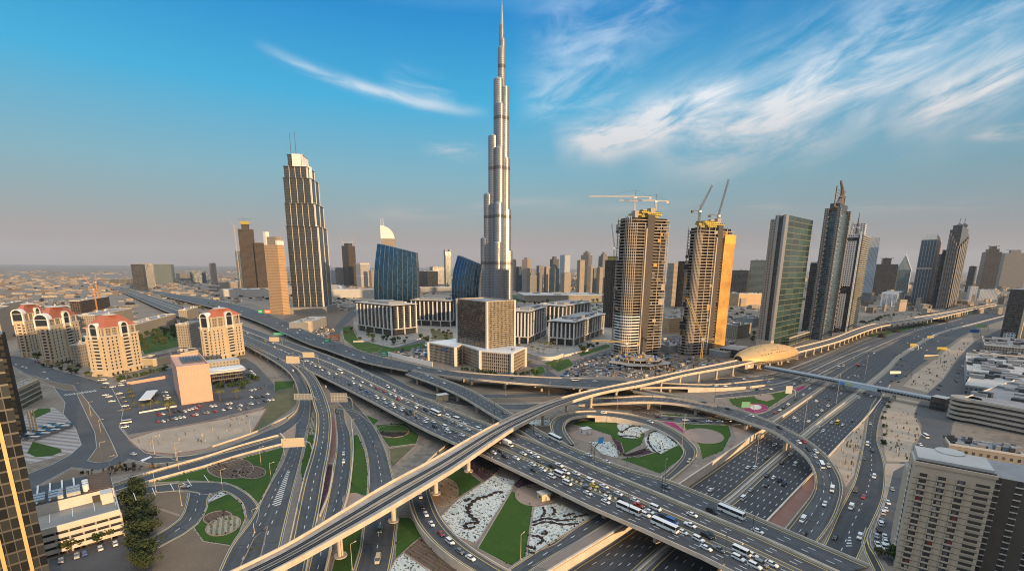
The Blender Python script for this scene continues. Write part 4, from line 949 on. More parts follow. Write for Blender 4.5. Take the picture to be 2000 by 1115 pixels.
# ---- the two curved blue glass towers
def sail(label, L, Rr, yb, depth, face, side):
    """front face given by its outline rows: (row y, left x, right x)"""
    C = at((L[0][0] + Rr[0][0]) / 2, yb); t = thing('glass_tower', label, 'glass tower', (C.x, C.y, 0), 0)
    D = C.y; k = lambda py: ztop(C, py)
    def X(px, z):   # where column px meets the plane of the facade at height z
        lo, hi = -3000.0, 3000.0
        for _ in range(50):
            md = (lo + hi) / 2
            if prj((md, D, z))[0] < px: lo = md
            else: hi = md
        return lo - C.x
    n = 16; mb = MB(); sd = MB(); cols = 18
    def lerp_side(S_, y):
        for (x0, y0), (x1, y1) in zip(S_, S_[1:]):
            if (y0 - y) * (y1 - y) <= 0: return x0 + (x1 - x0) * (y - y0) / (y1 - y0 + 1e-9)
        return S_[-1][0]
    g_ = []
    for i in range(n + 1):
        f_ = i / n; yl = L[0][1] + (L[-1][1] - L[0][1]) * f_; yr = Rr[0][1] + (Rr[-1][1] - Rr[0][1]) * f_
        row = []
        for j in range(cols + 1):
            q = j / cols; y = yl + (yr - yl) * q; xl, xr = lerp_side(L, yl), lerp_side(Rr, yr); z = k(y)
            row.append(Vector((X(xl + (xr - xl) * q, z), -depth * .22 * math.sin(math.pi * q) + depth * .35 * max(0, f_ - .45) ** 2 * 2.2, z)))
        g_.append(row)
    for i in range(n):
        for j in range(cols):
            a, b, c, d = g_[i][j], g_[i][j + 1], g_[i + 1][j + 1], g_[i + 1][j]
            mb.face([a, b, c, d], [(a.x, a.z), (b.x, b.z), (c.x, c.z), (d.x, d.z)])
    mb.sm = True; mb.build('glass_front', face, t)
    bk = lambda p: Vector((p.x * .92 + 3, depth, p.z))
    for col in (0, cols):
        for i in range(n):
            a, d = g_[i][col], g_[i + 1][col]; q = [a, d, bk(d), bk(a)] if col == 0 else [d, a, bk(a), bk(d)]
            sd.face(q, [(p.y, p.z) for p in q])
    for i in range(n): sd.face([bk(g_[i][0]), bk(g_[i + 1][0]), bk(g_[i + 1][cols]), bk(g_[i][cols])])
    sd.build('side_wall', side, t)
    rf = MB()
    for j in range(cols): rf.face([g_[n][j], g_[n][j + 1], bk(g_[n][j + 1]), bk(g_[n][j])])
    rf.build('roof', 'darksteel', t)
    for j in range(0, cols + 1, 2):
        mb = MB(); mb.path([g_[i][j] + Vector((0, -.15, 0)) for i in range(n + 1)], .2, 4); mb.build('mullion', 'steel', t)
sail('large curved blue glass tower with a slanting roof, left of centre', [(736, 640), (732, 610), (730, 560), (731, 520), (735, 476)], [(816, 650), (816, 600), (815, 550), (814, 520), (811, 493)], 632, 26, 'f_bluecurve', 'f_dark')
sail('smaller curved blue glass tower with a slanting roof, partly behind the bronze box tower', [(884, 640), (883, 600), (882, 560), (885, 530), (893, 499)], [(935, 650), (934, 600), (935, 560), (938, 535), (941, 517)], 636, 30, 'f_bluecurve', 'f_boxR')
# ---- dark offices with white ribs
def office(label, pl, pc, pr, ytop, nl=9, nr=6, base=11.0, mat='f_officedark', over=True, gap=(0, 0)):
    f = corner('office_building', label, 'office building', pl, pc, pr)
    z = f.h(ytop); B_(f, 'block', mat, .02, .98, .02, .98, 0, z, 'roofgrey')
    mb = MB(); mb.box(-1, f.w + 1, -1, f.d + 1, base - 1.2, base); mb.build('base_cornice', 'pale', f.t)
    for k in range(nr + 1):
        q = k / nr
        if gap[0] < q < gap[1]: continue
        MB().box(q * f.w - .9, q * f.w + .9, -.9, .1 + .02 * f.d, base, z - 2).build('rib', 'whitepaint', f.t)
    for k in range(1, nl + 1): MB().box(-.9, .1 + .02 * f.w, k / nl * f.d - .9, k / nl * f.d + .9, base, z - 2).build('rib', 'whitepaint', f.t)
    for k in range(nr // 2 + 1): q = k / (nr // 2); MB().box(q * f.w - 1, q * f.w + 1, -1, 1, 0, base - 1.2).build('column', 'pale', f.t)
    for k in range(1, nl // 2 + 1): q = k / (nl // 2); MB().box(-1, 1, q * f.d - 1, q * f.d + 1, 0, base - 1.2).build('column', 'pale', f.t)
    mb = MB(); o = 2.2 if over else .8; mb.box(-o, f.w + o, -o, f.d + o, z, z + 1.0, bot=True); mb.build('roof_slab', 'roofpale', f.t)
    mb = MB(); mb.box(f.w * .2, f.w * .8, f.d * .2, f.d * .8, z + 1, z + 4.5, 0, 1); mb.build('roof_plant_room', ['roofgrey', 'roofgrey'], f.t)
    plant(f, .05, .95, .05, .95, z + 1, 7, 'roofpale', int(pc[0])); return f
office('dark office block with white ribs directly below the large blue glass tower', (700, 627), (766, 656), (814, 650), 597, 9, 4)
office('dark office block with white ribs between the two blue glass towers', (805, 622), (880, 638), (900, 632), 588, 9, 3)
office('ribbed office block immediately right of the bronze box tower', (998, 661), (1031, 672), (1066, 655), 609, 5, 7)
office('ribbed office block with a sunlit corner, left of the unfinished twin towers', (1072, 664), (1120, 676), (1178, 652), 630, 6, 12, gap=(.42, .56))
office('farther ribbed office block behind the other two ribbed offices', (1050, 620), (1098, 640), (1152, 628), 598, 6, 8)
# ---- bronze box tower on its white podium
pd = [(838, 704), (890, 716), (903, 709), (938, 724), (1000, 731), (1026, 716), (1016, 679), (950, 667), (888, 663)]
Cq = at(1000, 731); zt = ztop(Cq, 692)
t = thing('office_podium', 'low white-roofed bronze office building folded in bays beside the curved flyover', 'office building', (Cq.x, Cq.y, 0))
P = [(at(x, y) if i < 6 else at(x, y, zt)) - Vector((Cq.x, Cq.y, 0)) for i, (x, y) in enumerate(pd)]; pl_ = [(p.x, p.y) for p in P]
for i in range(9):
    a, b = pl_[i], pl_[(i + 1) % 9]; L = math.hypot(b[0] - a[0], b[1] - a[1])
    MB().face([(*a, 0), (*b, 0), (*b, zt), (*a, zt)], [(0, 0), (L, 0), (L, zt), (0, zt)]).build('wall', 'f_podium', t)
mb = MB(); mb.prism(pl_, zt, zt + 1.1); mb.build('roof', 'whitepaint', t)
for i in range(6):
    x, y = pl_[i]; MB().box(x - 1.6, x + 1.6, y - 1.2, y + 1.6, 0, zt + .9, rot=(x, y, .3)).build('pier', 'pale', t)
rg = random.Random(4)
for i in range(6):
    x = rg.uniform(-2, 6); MB().box(x, x + 1.8, 14 + i * 3, 15.4 + i * 3, zt + 1, zt + 2.2).build('roof_unit', 'roofgrey', t)
a_, b_ = P[0], P[1]; q = a_.lerp(b_, .62); nn = Vector(((b_ - a_).y, -(b_ - a_).x, 0)).normalized()
MB().box(-2.6, 2.6, -.4, .1, zt - 6, zt - 2.2, rot=(0, 0, math.atan2((b_ - a_).y, (b_ - a_).x))).build('wall_sign', pbr('sign_blue', (.03, .12, .35), .4), t, (q.x + nn.x * .5, q.y + nn.y * .5, 0))
f = corner('office_tower', 'bronze glass box tower framed in white, rising from the low white-roofed podium', 'office tower', (894, 668), (951, 683), (1004, 676), None, zt)
z = f.h(590)
mb = MB(); w_, d_ = f.w, f.d
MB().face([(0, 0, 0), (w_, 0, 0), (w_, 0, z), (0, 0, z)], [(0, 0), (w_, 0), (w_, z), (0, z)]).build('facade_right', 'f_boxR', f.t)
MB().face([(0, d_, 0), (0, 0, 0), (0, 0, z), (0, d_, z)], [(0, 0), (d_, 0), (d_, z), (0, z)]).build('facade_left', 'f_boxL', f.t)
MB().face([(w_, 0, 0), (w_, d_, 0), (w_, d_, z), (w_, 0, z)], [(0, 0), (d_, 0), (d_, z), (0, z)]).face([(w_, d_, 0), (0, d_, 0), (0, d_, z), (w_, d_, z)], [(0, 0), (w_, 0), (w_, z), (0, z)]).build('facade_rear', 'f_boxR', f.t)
MB().box(.3, w_ - .3, .3, d_ - .3, z - 1, z - .4).build('roof', 'roofgrey', f.t)
for x, y in ((0, 0), (w_, 0), (0, d_)): MB().box(x - 1.3, x + 1.3, y - 1.3, y + 1.3, 0, z + .8).build('corner_post', 'pale', f.t)
parapet_roof(f, 0, 1, 0, 1, z, 'concrete', .8)
# ---- unfinished twins
def unfinished(label, pl, pc, pr, ytop, core, net=None, bands=None):
    f = corner('unfinished_tower', label, 'unfinished tower', pl, pc, pr)
    w_, d_ = f.w, f.d; z = f.h(ytop); fl = 3.75; n = int(z / fl); rg = random.Random(int(pc[0]))
    def plan(o):   # rounded corner towards the left street
        q = [(w_ + o, -o), (w_ + o, d_ + o), (-o, d_ + o)]
        r = min(w_, d_) * .38
        return q + [(r - (r + o) * math.cos(u) , r - (r + o) * math.sin(u)) for u in [math.pi / 2 * i / 6 for i in range(7)]]
    MB().prism(plan(-2.0), 0, z, mi=0).build('concrete_frame', 'f_rawdark', f.t)  # near-black colour stands in for the shade inside the open floors
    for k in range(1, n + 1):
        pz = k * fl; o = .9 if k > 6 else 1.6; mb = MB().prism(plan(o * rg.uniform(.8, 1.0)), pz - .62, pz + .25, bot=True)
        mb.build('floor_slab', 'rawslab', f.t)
    P_ = plan(-.1)
    for i, (x, y) in enumerate(P_):
        x2, y2 = P_[(i + 1) % len(P_)]; m_ = max(1, int(math.hypot(x2 - x, y2 - y) / 10))
        for j in range(m_):
            cx, cy = x + (x2 - x) * j / m_, y + (y2 - y) * j / m_; MB().box(cx - .4, cx + .4, cy - .4, cy + .4, 0, z - (rg.random() < .3) * 8 + 2).build('column', 'rawslab', f.t)
    for k in range(60):
        if rg.random() < .62: x0 = rg.uniform(.38, .9) * w_; a_ = (x0, x0 + rg.uniform(3, 8), -1.15, -.6)
        else: y0 = rg.uniform(.4, .85) * d_; a_ = (-1.15, -.6, y0, y0 + rg.uniform(3, 8))
        fz = rg.randint(7, n - 1) * fl + .25; MB().box(*a_, fz, fz + fl - .9 + fl * (rg.random() < .3)).build('site_screen', rg.choice(['darksteel', 'rawslab', 'f_net', 'black', 'black', 'earth', 'f_rawdark']), f.t)
    mb = MB(); c0, c1 = core; mb.box(w_ * c0, w_ * c1, -1.9, .5, 0, z + 4); mb.build('lift_core', pbr('core_' + label[:4], (.07, .06, .055), .85, 0, .15, .2), f.t)
    MB().box(w_ * c0 - 1.6, w_ * c0, -2.2, .5, 0, z * .93).build('core_edge', 'concrete', f.t)
    for k in range(11):
        x0 = rg.uniform(.02, .6) * w_; y0 = rg.uniform(.0, .55) * d_; s = rg.uniform(.18, .4)
        MB().box(x0, x0 + s * w_, y0, y0 + s * d_, z + 1.2 + (k % 3) * 2.6, z + 3.4 + (k % 3) * 2.8).build('formwork', 'ply', f.t)
    for k in range(3): MB().box(w_ * (.2 + .2 * k), w_ * (.3 + .2 * k), d_ * .3, d_ * .6, z, z + 9 + 2 * k).build('core_wall', 'rawslab', f.t)
    if bands:
        for k in range(3, 15): MB().prism(plan(1.9)[4:] + [(w_ * .3, -1.9), (w_ * .3, 1), (1, d_ * .6), (-1.9, d_ * .6)], k * fl - .7, k * fl + .25).build('balcony_band', 'pale', f.t) if False else None
        r = min(w_, d_) * .38
        for k in range(4, 15):
            arc = [(r - (r + 2.1) * math.cos(u), r - (r + 2.1) * math.sin(u)) for u in [math.pi / 2 * i / 6 for i in range(7)]]
            arc = [(-2.1, d_ * .75)] + arc + [(w_ * .36, -2.1)]
            inn = [(x + 1.2, y + 1.2) for x, y in arc]
            wallrun(MB(), [Vector((x, y, k * fl)) for x, y in arc], [Vector((x, y, k * fl)) for x, y in inn], -.6, .8).build('balcony_band', 'whitepaint', f.t)
    if net:
        mb = MB(); mb.box(w_ * net[0], w_ + 2.6, -2.5, d_ + 1, net[1], f.h(net[2])); mb.build('safety_net', 'f_net', f.t)
        MB().box(w_ * net[0], w_ + 3, -2.9, d_ + 1.3, f.h(net[2]) - 11, f.h(net[2]) + .2).build('net_cap', 'yellow', f.t)
    return f
u1 = unfinished('left unfinished twin tower with a dark lift core and yellow formwork on top', (1194, 682), (1216, 698), (1288, 693), 424, (.42, .60), None, True)
u2 = unfinished('right unfinished twin tower half wrapped in golden safety netting', (1325, 680), (1344, 695), (1408, 689), 444, (.52, .66), (.72, 8, 457))
f = blk('unfinished_tower', 'grey unfinished tower close behind the left unfinished twin tower', 'unfinished tower', 1176, 1204, 640, 30, 1.0); B_(f, 'concrete_frame', 'f_raw', 0, 1, 0, 1, 0, f.h(508), 'rawslab'); B_(f, 'formwork', 'ply', .2, .9, .2, .9, f.h(508), f.h(500), 'ply')
f = blk('apartment_tower', 'pale apartment tower seen between the unfinished twin towers', 'tower', 1298, 1318, 600, 40, 1.0); B_(f, 'tower_body', 'f_tan', 0, 1, 0, 1, 0, f.h(514))
f = blk('unfinished_tower', 'thin grey unfinished tower just left of the netted twin tower', 'unfinished tower', 1318, 1340, 600, 40, 1.0); B_(f, 'concrete_frame', 'f_raw', 0, 1, 0, 1, 0, f.h(510), 'rawslab')
# round construction podium at their feet
Cq = at(1248, 712); t = thing('construction_podium', 'round unfinished concrete podium at the foot of the left unfinished twin tower', 'construction site', (Cq.x, Cq.y, 0))
for k, (r, z) in enumerate(((38, 4.2), (27, 8.0))):
    rr = random.Random(k + 3); pg = [(r * q_ * math.cos(u_), 6 + r * q_ * math.sin(u_)) for u_, q_ in ((2 * math.pi * i / 18, rr.uniform(.78, 1.08)) for i in range(18))]
    MB().prism(pg, z - .6, z, bot=True).build('floor_slab', 'rawslab', t)
    for i in range(22):
        an = 2 * math.pi * i / 22; MB().box(-.5, .5, -.5, .5, 0 if k == 0 else 4.2, z - .6).build('column', 'rawslab', t, ((r - 2) * math.cos(an), 6 + (r - 2) * math.sin(an), 0))
rg = random.Random(8)
for i in range(46):
    an, q = rg.uniform(0, 6.28), rg.uniform(3, 35); zz = 4.2 if q > 26 else 8.0; MB().box(-rg.uniform(.6, 2.6), rg.uniform(.6, 2.6), -rg.uniform(.4, 1.4), rg.uniform(.4, 1.4), zz, zz + rg.uniform(.6, 3.4)).build('formwork_stack', rg.choice(['rawslab', 'concrete', 'darksteel', 'paint_blue' if 'paint_blue' in M else 'steel', 'f_net', 'earth']), t, (q * math.cos(an), 6 + q * math.sin(an), 0), rg.uniform(0, 3))
# ---- right-hand towers
f = corner('glass_tower', 'green glass tower with beige stone flank and grey fins, right of the station', 'tower', (1478, 672), (1503, 684), (1556, 668))
z = f.h(424); w_, d_ = f.w, f.d
B_(f, 'green_glass_block', 'f_green', .06, 1, .0, .9, 0, f.h(419)); B_(f, 'dark_glass_strip', 'f_dark', -.02, .05, .02, .5, 0, z); B_(f, 'stone_flank', 'f_tan', -.02, .5, .55, 1.05, 0, z - 2)
for y_ in (0, .5): MB().box(-.02 * w_ - 2.2, .06 * w_, y_ * d_ - 1.6, y_ * d_ + 1.6, 0, z + 3).build('fin', 'steel', f.t)
MB().box(-.02 * w_ - 3, .06 * w_, -2, d_, 0, 14).build('stone_base', 'concrete', f.t)
f = corner('glass_tower', 'lower dark and gold annex tower right behind the green glass tower', 'tower', (1565, 640), (1578, 652), (1597, 646))
z = f.h(512); B_(f, 'gold_glass_block', 'f_slat', .0, 1, .0, 1, 0, z); B_(f, 'dark_glass_side', 'f_dark', -.04, .0, .0, 1, 0, z - 3); MB().box(-2, .2, -1.4, 1.4, 0, z + 2).build('fin', 'steel', f.t)
f = corner('low_building', 'low slatted building at the foot of the green glass tower', 'building', (1530, 668), (1540, 676), (1592, 658)); B_(f, 'block', 'f_slat', 0, 1, 0, 1, 0, f.h(660)); parapet_roof(f, 0, 1, 0, 1, f.h(660), 'concrete', .6)
# horned tower
f = corner('horned_tower', 'dark tower crowned by two curved horn-like spires', 'tower', (1580, 650), (1602, 664), (1622, 656))
z = f.h(402); w_, d_ = f.w, f.d
B_(f, 'shaft', 'f_blue', .06, .94, .06, .94, 0, z - 8); 
for (x, y) in ((0, 0), (1, 0), (0, 1), (1, 1)): MB().box(x * w_ - 2.6, x * w_ + 2.6, y * d_ - 2.6, y * d_ + 2.6, 0, z - 3).build('corner_pier', 'f_grey', f.t)
for s in range(26):
    for x, y in ((0, 0), (1, 0), (0, 1)):
        mb = MB(); zc = 20 + s * (z - 30) / 26; mb.bar((x * w_ - 3.4, y * d_ - 3.4, zc), (x * w_ + 2.6, y * d_ - 3.4, zc + 2.2), .7, 4); mb.build('corner_bracket', 'concrete', f.t)
B_(f, 'crown_base', 'f_dark', .1, .9, .1, .9, z - 8, z + 5)
def horn(x0, y0, x1, y1, zt, bend):
    pts = []
    for i in range(11):
        q = i / 10; pts.append((x0 + (x1 - x0) * q + bend * math.sin(q * math.pi * .9), y0 + (y1 - y0) * q, z - 6 + (zt - z + 6) * q))
    mb = MB()
    for i, (a, b) in enumerate(zip(pts, pts[1:])): mb.bar(a, b, 6.5 * (1 - i / 12.5), 6, 0, 6.5 * (1 - (i + 1) / 12.5))
    mb.build('horn', M.setdefault('hornbrown', pbr('hornbrown', (.12, .10, .09), .6)), f.t)
    mb = MB()
    for i in range(8): mb.bar((x0, y0, pts[i][2]), pts[i], .5, 4)
    mb.bar((x0, y0, z), (x0 + (x1 - x0) * .2, y0, pts[8][2]), 1.2, 5); mb.build('horn_lattice', 'hornbrown', f.t)
horn(.05 * w_, .5 * d_, .2 * w_ - 4, .5 * d_, f.h(349), w_ * .55); horn(.95 * w_, .5 * d_, .9 * w_ + 12, .5 * d_, f.h(364), -w_ * .5)
# tower with the white window grid
f = corner('office_tower', 'dark tower with a pale grid of square windows and a rooftop screen with spire', 'tower', (1622, 636), (1652, 648), (1672, 636))
z = f.h(457); w_, d_ = f.w, f.d
B_(f, 'shaft', 'f_dark', 0, 1, 0, 1, 0, z); MB().box(-.8, .05, d_ * .18, d_ * .95, f.h(560), z - 12).build('window_grid', 'f_grid', f.t)
g_ = MB(); g_.face([(-.8, d_ * .95, f.h(560)), (-.8, d_ * .18, f.h(560)), (-.8, d_ * .18, z - 12), (-.8, d_ * .95, z - 12)], [(0, 0), (d_ * .77, 0), (d_ * .77, 80), (0, 80)])
MB().box(-.9, .05, d_ * .35, d_ * .75, 4, f.h(574)).build('lower_window_grid', 'f_grid', f.t); MB().box(-.6, .05, d_ * .1, d_ * .98, z - 6, z).build('top_band', 'f_grid', f.t)
MB().box(w_ * .2, w_ + .4, -.8, .05, 0, z).build('gold_side', 'f_slat', f.t); MB().box(-1.2, 1.2, -1.2, 1.2, 0, z + 4).build('corner_fin', 'whitepaint', f.t)
MB().box(w_ * .35, w_ * .5, d_ * .05, d_ * .95, z, f.h(433)).build('rooftop_screen', 'f_white', f.t); MB().bar((w_ * .3, d_ * .5, z), (w_ * .3, d_ * .5, f.h(411)), 2.2, 6, 0, .4).build('spire', 'darksteel', f.t)
def simple(name, label, xl, xr, yb, yt, a, mat, ratio=1.0, roofp=True, cat='tower', group=None, steps=()):
    f = blk(name, label, cat, xl, xr, yb, a, ratio, group); z = f.h(yt)
    B_(f, 'tower_body' if cat == 'tower' else 'block', mat, 0, 1, 0, 1, 0, z)
    for i, (q, y2) in enumerate(steps):
        B_(f, 'upper_stage', mat, q, 1 - q, q, 1 - q, z, f.h(y2)); z = f.h(y2)
    if roofp: plant(f, .15, .85, .15, .85, z, 4, 'roofgrey', int(xl))
    return f
simple('tower', 'slim pale striped tower behind the tower with the window grid', 1679, 1700, 585, 464, 55, 'f_white')
simple('tower', 'low banded teal glass block left of the green glass tower', 1457, 1502, 592, 508, 58, 'f_teal', 1.2)
simple('tower', 'dark low office block left of the banded teal block', 1420, 1458, 592, 528, 58, 'f_dark', 1.2)
simple('tower', 'squat black cube-like tower right of the window-grid tower', 1696, 1744, 580, 516, 62, 'f_dark', 1.0, steps=((.3, 504),))
# folded glass tower
f = blk('glass_tower', 'folded glass tower with a pointed blue roof and white frame edges', 'tower', 1742, 1772, 580, 62, 1.0)
w_, d_ = f.w, f.d; zl_, zh = f.h(527), f.h(497)
MB().prism([(0, 0), (w_, 0), (w_, d_), (0, d_)], 0, zl_ * .55, top=False, taper=[(-3, 4), (w_ - 8, 0), (w_ - 4, d_), (0, d_)]).build('lower_shaft', 'f_blue', f.t)
MB().prism([(-3, 4), (w_ - 8, 0), (w_ - 4, d_), (0, d_)], zl_ * .55, zl_, taper=[(4, 2), (w_, -3), (w_, d_), (2, d_)]).build('upper_shaft', 'f_blue', f.t)
mb = MB(); mb.face([(4, 2, zl_), (w_, -3, zl_), (w_ * .8, d_ * .5, zh)]).face([(w_, -3, zl_), (w_, d_, zl_), (w_ * .8, d_ * .5, zh)]).face([(w_, d_, zl_), (2, d_, zl_), (w_ * .8, d_ * .5, zh)]).face([(2, d_, zl_), (4, 2, zl_), (w_ * .8, d_ * .5, zh)]); mb.build('pointed_roof', 'f_teal', f.t)
MB().path([(0, 0, 0), (-3, 4, zl_ * .55), (4, 2, zl_), (w_ * .8, d_ * .5, zh), (w_, -3, zl_), (w_ - 8, 0, zl_ * .55), (w_, 0, 0)], 1.5, 4).build('edge_frame', 'whitepaint', f.t)
f = corner('office_building', 'white mid-rise office block on the sand right of the window-grid tower', 'office building', (1718, 594), (1751, 599), (1762, 594)); B_(f, 'block', 'whitepaint', 0, 1, 0, 1, 0, f.h(572), 'roofpale')
for k in range(3): MB().box(-.3, .05, f.d * (.08 + .3 * k), f.d * (.30 + .3 * k), 4, f.h(575)).build('window_bay', 'f_white', f.t)
simple('low_building', 'low grey block on the sand left of the white mid-rise office', 1674, 1700, 592, 572, 62, 'f_grey', 1.4, cat='building'); simple('low_building', 'grey annex touching the white mid-rise office', 1762, 1780, 594, 578, 62, 'f_grey', 1.0, cat='building')
f = corner('office_tower', 'blue glass tower with a chamfered stone crown, right side of the skyline', 'tower', (1777, 590), (1806, 598), (1818, 590)); z = f.h(468)
B_(f, 'shaft', 'f_blue', 0, 1, 0, 1, 0, z); MB().prism([(0, 0), (f.w, 0), (f.w, f.d), (0, f.d)], z, f.h(456), taper=[(f.w * .2, f.d * .15), (f.w * .8, f.d * .15), (f.w * .8, f.d * .85), (f.w * .2, f.d * .85)]).build('crown', 'concrete', f.t)
for k in range(6): MB().box(-.5, .02, f.d * k / 5 - .6, f.d * k / 5 + .6, 0, z).build('mullion', 'steel', f.t)
MB().box(0, f.w, -.8, .0, 0, z).build('gold_side', 'f_tan', f.t); MB().box(-.7, .0, 0, f.d, z * .56, z * .59).build('belt', 'concrete', f.t)
f = corner('hotel_tower', 'ornate dark twin-spired tower at the right of the skyline', 'tower', (1826, 596), (1848, 604), (1866, 594)); z = f.h(448)
B_(f, 'shaft', 'f_dark', 0, 1, 0, 1, 0, z)
for k in range(5):
    for s in (0, 1): MB().prism([(-2.5, f.d * (k + .2) / 5), (0, f.d * (k + .0) / 5), (0, f.d * (k + .9) / 5)] if s == 0 else [(f.w * (k + .1) / 5, -2.5), (f.w * (k + .8) / 5, -2.5), (f.w * (k + .5) / 5, 0)], 0, z * (.8 + .04 * k)).build('fluted_pier', 'f_grey', f.t)
B_(f, 'crown', 'f_dark', .1, .9, .1, .9, z, f.h(438))
for q in (.3, .75):
    mb = MB(); mb.cyl(f.w * .5, f.d * q, f.h(438), f.h(433), 7, 9, 12).cyl(f.w * .5, f.d * q, f.h(433), f.h(428), 9, .8, 12); mb.build('pagoda_roof', 'f_dark', f.t)
    MB().bar((f.w * .5, f.d * q, f.h(428)), (f.w * .5, f.d * q, f.h(418)), .8, 5).build('mast', 'darksteel', f.t)
simple('hotel_tower', 'shorter dark companion tower left of the twin-spired tower', 1814, 1836, 602, 496, 60, 'f_dark', .8, steps=((.25, 489),))
simple('tower', 'dark tower with a layered hat-like roof near the right edge', 1900, 1938, 582, 492, 62, 'f_dark', 1.0, steps=((.15, 486), (.3, 481)))
simple('tower', 'wide ribbed brown tower block at the right edge of the skyline', 1937, 1996, 566, 494, 66, 'f_grey', 1.6, steps=((.3, 488),))
simple('low_building', 'pale banded office block below the hat-roofed tower', 1900, 1946, 588, 566, 62, 'f_white', 1.0, cat='building')
f = corner('office_tower', 'tall dark slab tower cut by the right frame edge', 'tower', (1951, 650), (1988, 668), (2040, 650)); z = f.h(566); B_(f, 'shaft', 'f_dark', 0, 1, 0, 1, 0, z); MB().box(-1.6, 1.8, -1.6, 1.8, 0, z).build('corner_strip', 'beige', f.t); MB().box(-1.0, .0, 4, f.d - 4, 0, 14).build('portal', 'f_white', f.t)
# ---- far skyline towers right of the tallest tower
SKY_T = [(1000, 1008, 568, 506, 'f_tan', 'slim pale tower touching the right edge of the tallest tower', ()), (1008, 1019, 568, 521, 'f_blue', 'small blue tower, second to the right of the tallest tower', ()), (1019, 1036, 570, 507, 'f_tan', 'sandstone tower with a stepped top, right of the tallest tower', ((.2, 503),)),
         (1028, 1048, 574, 538, 'f_grey', 'short grey tower with a pointed top in front of the sandstone tower', ((.25, 533), (.4, 527))), (1047, 1061, 570, 519, 'f_grey', 'grey slab tower left of the round-topped residential towers', ()), (1062, 1074, 570, 521, 'f_tan', 'narrow tan tower among the distant residential towers', ()),
         (1072, 1091, 574, 524, 'f_teal', 'teal residential tower with a stepped gable', ((.2, 519), (.35, 516))), (1073, 1090, 562, 506, 'f_dark', 'dark distant tower with a flat offset top', ((.25, 501),)), (1092, 1112, 566, 498, 'f_white', 'tall tower with a bright slanting white top among the residential towers', ()), (1094, 1114, 577, 533, 'f_tan', 'sunlit golden tower low in front of the white-topped tower', ()),
         (1125, 1140, 577, 508, 'f_tan', 'golden-sided tower left half of the crowned pair', ()), (1132, 1154, 572, 498, 'f_grey', 'grey crowned tower with corner turrets', ((.2, 493), (.35, 490))), (1145, 1156, 577, 518, 'f_tan', 'lower golden tower right of the crowned tower', ()), (1153, 1166, 572, 524, 'f_teal', 'teal glass block between two distant residential towers', ()),
         (1163, 1176, 577, 522, 'f_tan', 'cream tower left of the grey stepped tower', ()), (1166, 1186, 572, 500, 'f_grey', 'grey stepped tower nearest the unfinished twin towers', ((.2, 496), (.35, 492))), (815, 856, 568, 530, 'f_dark', 'long dark low block between the two blue glass towers', ()), (868, 882, 562, 492, 'f_teal', 'slender tower with a scooped twin-pronged top, left of the tallest tower', ()),
         (840, 868, 556, 521, 'f_grey', 'pair-topped grey block far behind the long dark low block', ()), (645, 656, 555, 528, 'f_white', 'small white tower right of the stepped tower', ()), (656, 672, 556, 523, 'f_grey', 'small grey tower left of the slim unfinished tower', ()), (722, 733, 562, 528, 'f_tan', 'small tan tower touching the large blue glass tower', ()),
         (263, 290, 568, 516, 'f_dark', 'dark office tower with a pale frame, far left cluster', ()), (288, 306, 562, 515, 'f_grey', 'grey tower right beside the pale-framed dark office tower', ()), (306, 344, 554, 516, 'f_teal', 'broad glass block in the far left cluster', ()), (373, 404, 553, 530, 'f_blue', 'low blue cube-shaped block in the far left', ()), (413, 426, 555, 514, 'f_tan', 'thin pale tower standing alone far left', ()),
         (345, 373, 548, 534, 'f_grey', 'low grey hall between the far left cluster and the blue cube block', ()), (214, 264, 553, 545, 'f_dark', 'long low dark shed left of the far left cluster', ()), (1440, 1460, 560, 540, 'f_dark', 'small dark block far behind the netted twin tower', ()), (1790, 1812, 540, 515, 'f_grey', 'hazy distant tower behind the blue glass tower with stone crown', ()), (1880, 1896, 585, 520, 'f_dark', 'dark unfinished tower right of the twin-spired tower', ())]
for xl, xr, yb, yt, mt_, lb, st in SKY_T:
    f = simple('tower', lb, xl, xr, yb, yt, random.choice((25, 35, 45, 55)), mt_, 1.0, st == (), steps=st)
    if xl == 868:
        for s in (0, .78): MB().box(f.w * s, f.w * (s + .22), 0, f.d, f.h(492), f.h(487)).build('prong', 'concrete', f.t)
# mid-distance low blocks (mall, apartment rows)
LOW = [(430, 530, 580, 566, 'roofpale', 20, 'long pale mall building with flat roofs, left of the golden brown tower'), (540, 660, 575, 562, 'roofgrey', 20, 'grey mall roof behind the stepped tower'), (650, 735, 582, 566, 'roofpale', 15, 'wide pale mall wing left of the large blue glass tower'), (815, 890, 572, 562, 'roofgrey', 20, 'low hall behind the gap of the blue glass towers'),
       (1010, 1180, 590, 577, 'f_tan', 8, 'row of low old-town houses below the distant residential towers'), (1418, 1498, 598, 574, 'f_orange', 10, 'sunlit terracotta apartment row left of the green glass tower'), (1290, 1330, 650, 622, 'f_orange', 30, 'sunlit peach block between the unfinished twin towers'), (1405, 1465, 662, 636, 'f_hotelgrey', 40, 'beige parking block right of the netted twin tower'), (1440, 1490, 640, 622, 'roofgrey', 40, 'low grey hall behind the beige parking block'),
       (1280, 1345, 690, 676, 'roofgrey', 30, 'flat grey hall between the feet of the unfinished twin towers'), (1384, 1448, 700, 688, 'roofgrey', 35, 'low glazed hall left of the golden station'), (1210, 1300, 620, 612, 'roofpale', 10, 'low pale shed far behind the left unfinished twin tower'), (430, 480, 566, 552, 'f_tan', 20, 'low sandy block behind the pale mall'), (1660, 1720, 560, 545, 'f_tan', 60, 'tan low-rise cluster behind the window-grid tower'), (1885, 1905, 590, 560, 'f_white', 60, 'small sunlit white block near the hat-roofed tower')]
